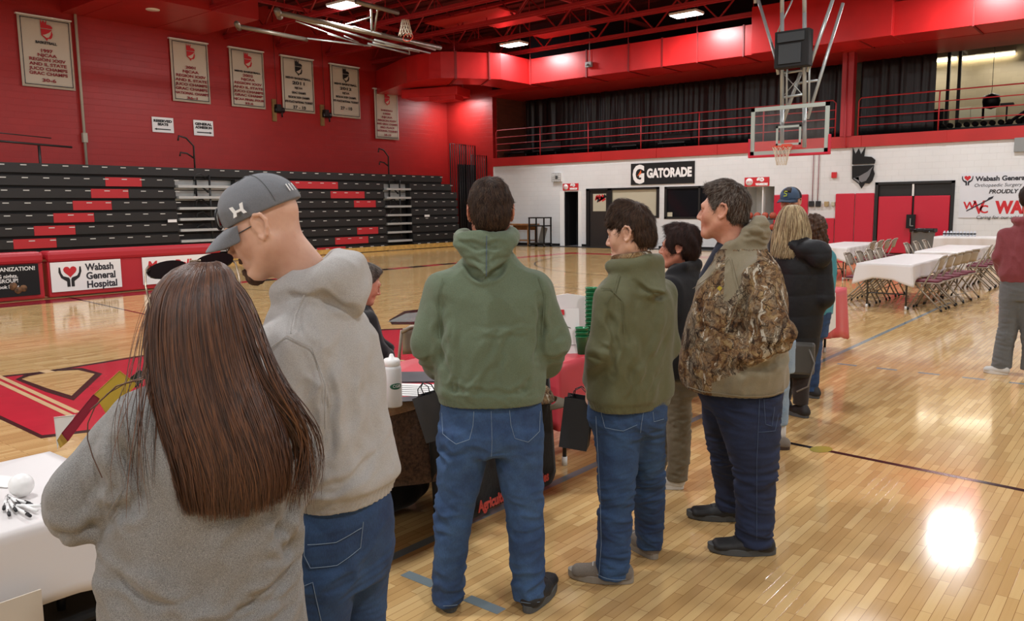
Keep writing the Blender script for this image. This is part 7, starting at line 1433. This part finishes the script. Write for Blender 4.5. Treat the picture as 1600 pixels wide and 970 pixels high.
p = PX(893, 590, -3.15); t = T('flyer_stand', (-3.08, 4.31, .748), 'acrylic stand with white flyer leaning on the red table', 'flyer stand', rz=.78)
b = MB(); b.box((0, .03, .15), (.22, .004, .3), rot=Matrix.Rotation(-.2, 3, 'X')); b.build('flyer', M['whitem'], t); b = MB(); b.box((-.05, .046, .275), (.12, .004, .035), rot=Matrix.Rotation(-.2, 3, 'X')); b.build('flyer_header', M['redink'], t)
b = MB(); b.tube([(-.06, .02, .12), (.02, .03, .16), (-.02, .035, .2), (.05, .03, .17)], .002, 5); b.tube([(-.08, .005, .06), (.08, .005, .06)], .0015, 5); b.build('printed_sketch', M['inkb'], t)
M['gcup'] = mat('green plastic cup', '1f7a4c', .3)
for (x, y, n, lab) in ((-3.0, 4.52, 12, 'taller stack of green plastic cups beside the olive sleeve'), (-2.985, 4.38, 3, 'shorter stack of green plastic cups in front of the taller one')):
    for k in range(n):
        b = MB(); b.lathe([(0, .002), (.028, 0), (.042, .115), (.045, .117), (.045, .122), (.041, .12), (.027, .004), (0, .004)], n=22); tag(b.build('plastic_cup', M['gcup'], loc=(x, y, .75+.028*k)), lab.replace('stack of green plastic cups', 'stack of cups, green plastic cup '+('at its bottom' if k == 0 else 'at its top' if k == n-1 else 'in its middle')), 'cup', 'green cups in stacks')
# cap on the table corner
t = T('camouflage_hat', (-2.86, 3.72, .58), 'olive brown cap hanging at the blanket corner right of the green hoodie', 'hat', rz=.75); f = Field((-.17, -.17, -.02), (.3, .17, .2), .006); f.ell((0, 0, 0), (.105, .12, .11), 0); f.clip(lambda X, Y, Z: -Z+0*X+0*Y); V, Q = f.mesh(1, lambda P, n: .004*Noise(5, 20, 2)(P)); raw('crown', V, Q, [M['camo']], t)
b = MB(); b.grid(lambda u, v: (.07+.05*math.cos(math.pi*(u-.5))+.09*math.cos(math.pi*(u-.5))*v, .1*math.sin(math.pi*(u-.5)), .02-.03*v-.05*abs(u-.5)), 14, 6); b.build('visor', mat('olive brown cloth', '5b5140', .8), t, solid=.006)
# gift bags
def gift_bag(x, y, z, rz, lab, w_=.2, d_=.1, h_=.25, tilt=0.):
    t = T('gift_bag', (x, y, z), lab, 'gift bag', rz=rz, group=None); t.rotation_euler = (0, tilt, rz); b = MB(); w2, d2 = w_/2, d_/2
    vs = [(-w2, -d2, 0), (w2, -d2, 0), (w2, d2, 0), (-w2, d2, 0), (-w2, -d2*.9, h_), (w2, -d2*.9, h_), (w2, d2*.9, h_), (-w2, d2*.9, h_), (w2-.004, 0, h_*.35), (-w2+.004, 0, h_*.35), (w2-.03, 0, h_), (-w2+.03, 0, h_)]
    b.add(vs, [(0, 3, 2, 1), (0, 1, 5, 4), (2, 3, 7, 6), (1, 2, 8), (1, 8, 10, 5), (2, 6, 10, 8), (3, 0, 9), (0, 4, 11, 9), (3, 9, 11, 7)]); b.build('paper_bag', mat('black paper bag', '26282c', .5), t, solid=.002)
    b = MB()
    for s_ in (-1, 1): b.tube([(-w2*.5, s_*d2*.9, h_-.01), (-w2*.45, s_*d2*.5, h_+.03), (0, s_*d2*.2, h_+.05), (w2*.45, s_*d2*.5, h_+.03), (w2*.5, s_*d2*.9, h_-.01)], .0025, 6)
    b.build('ribbon_handle', M['inkb'], t); return t
gift_bag(-2.40, 2.44, .735, .5, 'black gift bag hanging at the left of the green hoodie', w_=.11, d_=.09, h_=.2, tilt=-.3)
gift_bag(-2.13, 3.06, .595, .45, 'black gift bag held by the olive hoodie hand', w_=.13, d_=.1, h_=.24, tilt=.12)
# white cloth table: pens, ball
M['penb'] = mat('black pen part', '17171a', .3); rr = random.Random(2)
PEN = [((10, 770), (3, 805), 'leftmost'), ((12, 768), (40, 790), 'topmost of the fan'), ((13, 775), (30, 800), ''), ((10, 780), (18, 815), ''), ((14, 772), (52, 784), ''), ((20, 786), (42, 798), ''), ((18, 785), (45, 785), 'lone')]
for k, (a, c, _) in enumerate(PEN):
    a, c = np.array(a)+(0, 5), np.array(c)+(0, 5); p0, p1 = PZ(*a, .762), PZ(*c, .762); d = p1-p0; L = .14/np.linalg.norm(d); p1 = p0+d*L; t = T('pen', tuple(p0), ('white pen with black tip in the pile at the left table edge'), 'pen', group='pens on the white cloth')
    v = Vector(p1-p0); b = MB(); b.tube([v*.12, v*.8], .0055, 8); b.build('barrel', M['white'], t); b = MB(); b.tube([v*0, v*.12], [.002, .0055], 8); b.tube([v*.8, v*1.0], [.006, .005], 8); b.tube([v*.7+Vector((0, 0, .007)), v*.95+Vector((0, 0, .007))], .0015, 6); b.build('tip', M['penb'], t)
p0, p1 = PZ(24, 785, .762), PZ(42, 792, .762); t = T('pen', tuple(p0), 'single white pen with black grip lying apart from the pile', 'pen'); p1 = p0+(p1-p0)*.14/np.linalg.norm(p1-p0); v = Vector(p1-p0); b = MB(); b.tube([v*.3, v], .0055, 8); b.build('barrel', M['white'], t); b = MB(); b.tube([v*0, v*.3], [.003, .006], 8); b.build('grip', M['penb'], t)
p = PZ(35, 776, .75); b = MB(); b.lathe([(.04*math.sin(a), .04-.04*math.cos(a)) for a in np.linspace(0, math.pi, 18)], n=28); tag(b.build('foam_ball', M['white'], loc=(p[0], p[1], .752)), 'round white foam ball on the white tablecloth', 'ball')
sheet(2, 752, .16, .1, .4, M['whitem'], 'small white card at the left edge of the white table', z=.752, name='card', cat='card')
# brochures held by the long-haired person
def leaf(pix, D, m, lab, th=.003, name='brochure', grp=None):
    P_ = []
    for px, py in pix: d = _ray(px, py); P_.append(CAM+d*D/math.hypot(d[0], d[1]))
    P_ = np.array(P_); c = P_.mean(0); t = T(name, tuple(c), lab, 'brochure', group=grp); u = P_[1]-P_[0]; u /= np.linalg.norm(u); n = np.cross(u, P_[2]-P_[1]); n /= np.linalg.norm(n); v = np.cross(n, u)
    b = MB(); b.poly([((q_-c) @ u, (q_-c) @ v) for q_ in P_], th, (0, 0, 0), u, v); b.build('cover', m, t); return t, u, v, n, c
leaf([(147, 616), (187, 579), (214, 600), (168, 650)], 2.12, mat('yellow card', 'c9a93a', .5), 'yellow brochure fanned above the grey shoulder')
t, u, v, n, c = leaf([(96, 677), (146, 616), (156, 623), (106, 690)], 2.05, mat('crimson card', '8e1a32', .45), 'crimson brochure with fine white text, left of the grey shoulder')
text('COLLEGE\nPROGRAM', .018, M['whitem'], t, Matrix.Translation(Vector(-n*.004)) @ fr((0, 0, 0), -n*0+T2(*(PZ(146, 616, 1.2)-PZ(96, 677, 1.2)))*0+u*-1 if False else u*-1, v*-1), ext=.0003) if False else None
leaf([(89, 688), (97, 676), (106, 690), (94, 700)], 2.06, mat('ochre card', 'c2a045', .5), 'small yellow corner of a brochure below the crimson one')
leaf([(84, 652), (118, 648), (92, 690), (90, 704)], 2.12, M['whitem'], 'white leaflet behind the crimson brochure')
leaf([(201, 592), (219, 577), (228, 590), (212, 606)], 2.18, mat('dark green card', '33443e', .5), 'dark green brochure with pale edge beside the long hair')
leaf([(160, 792), (174, 782), (176, 812), (166, 816)], 1.95, mat('green folder', '1f4d38', .6), 'green folder glimpsed under the grey sleeve')
# chairs and bags under the tables
t = T('folding_chair_black', (-3.4, 3.0, 0), 'dark folded bag and strap under the blanket covered table', 'bag'); t.name = 'duffel_bag'
f = Field((-.3, -.35, -.02), (.3, .35, .35), .012); f.ell((0, 0, .14), (.2, .27, .14), 0); V, Q = f.mesh(1, lambda P, n: .01*Noise(9, 14, 2)(P)); raw('bag_body', V, Q, M['blackcloth'], t); b = MB(); b.tube([(.1, -.2, .2), (.2, -.05, .3), (.22, .1, .25), (.15, .2, .15)], .012, 6); b.build('strap', mat('pinkish strap', '8a5a60', .6), t)
# handbag of the person in the puffer coat
t = T('handbag', (-2.14, 6.1, .55), 'grey handbag with looped strap hanging behind the camouflage jacket', 'handbag', rz=.3); b = MB(); b.box((0, 0, 0), (.2, .1, .24)); b.build('bag_body', mat('grey leather', '4d4c48', .5), t, bevel=.02); b = MB(); b.tube([(.05, -.04, .1), (.1, -.07, -.02), (.06, -.08, -.2), (-.02, -.06, -.25)], .006, 6); b.build('strap', mat('grey strap', '7c7a74', .5), t)
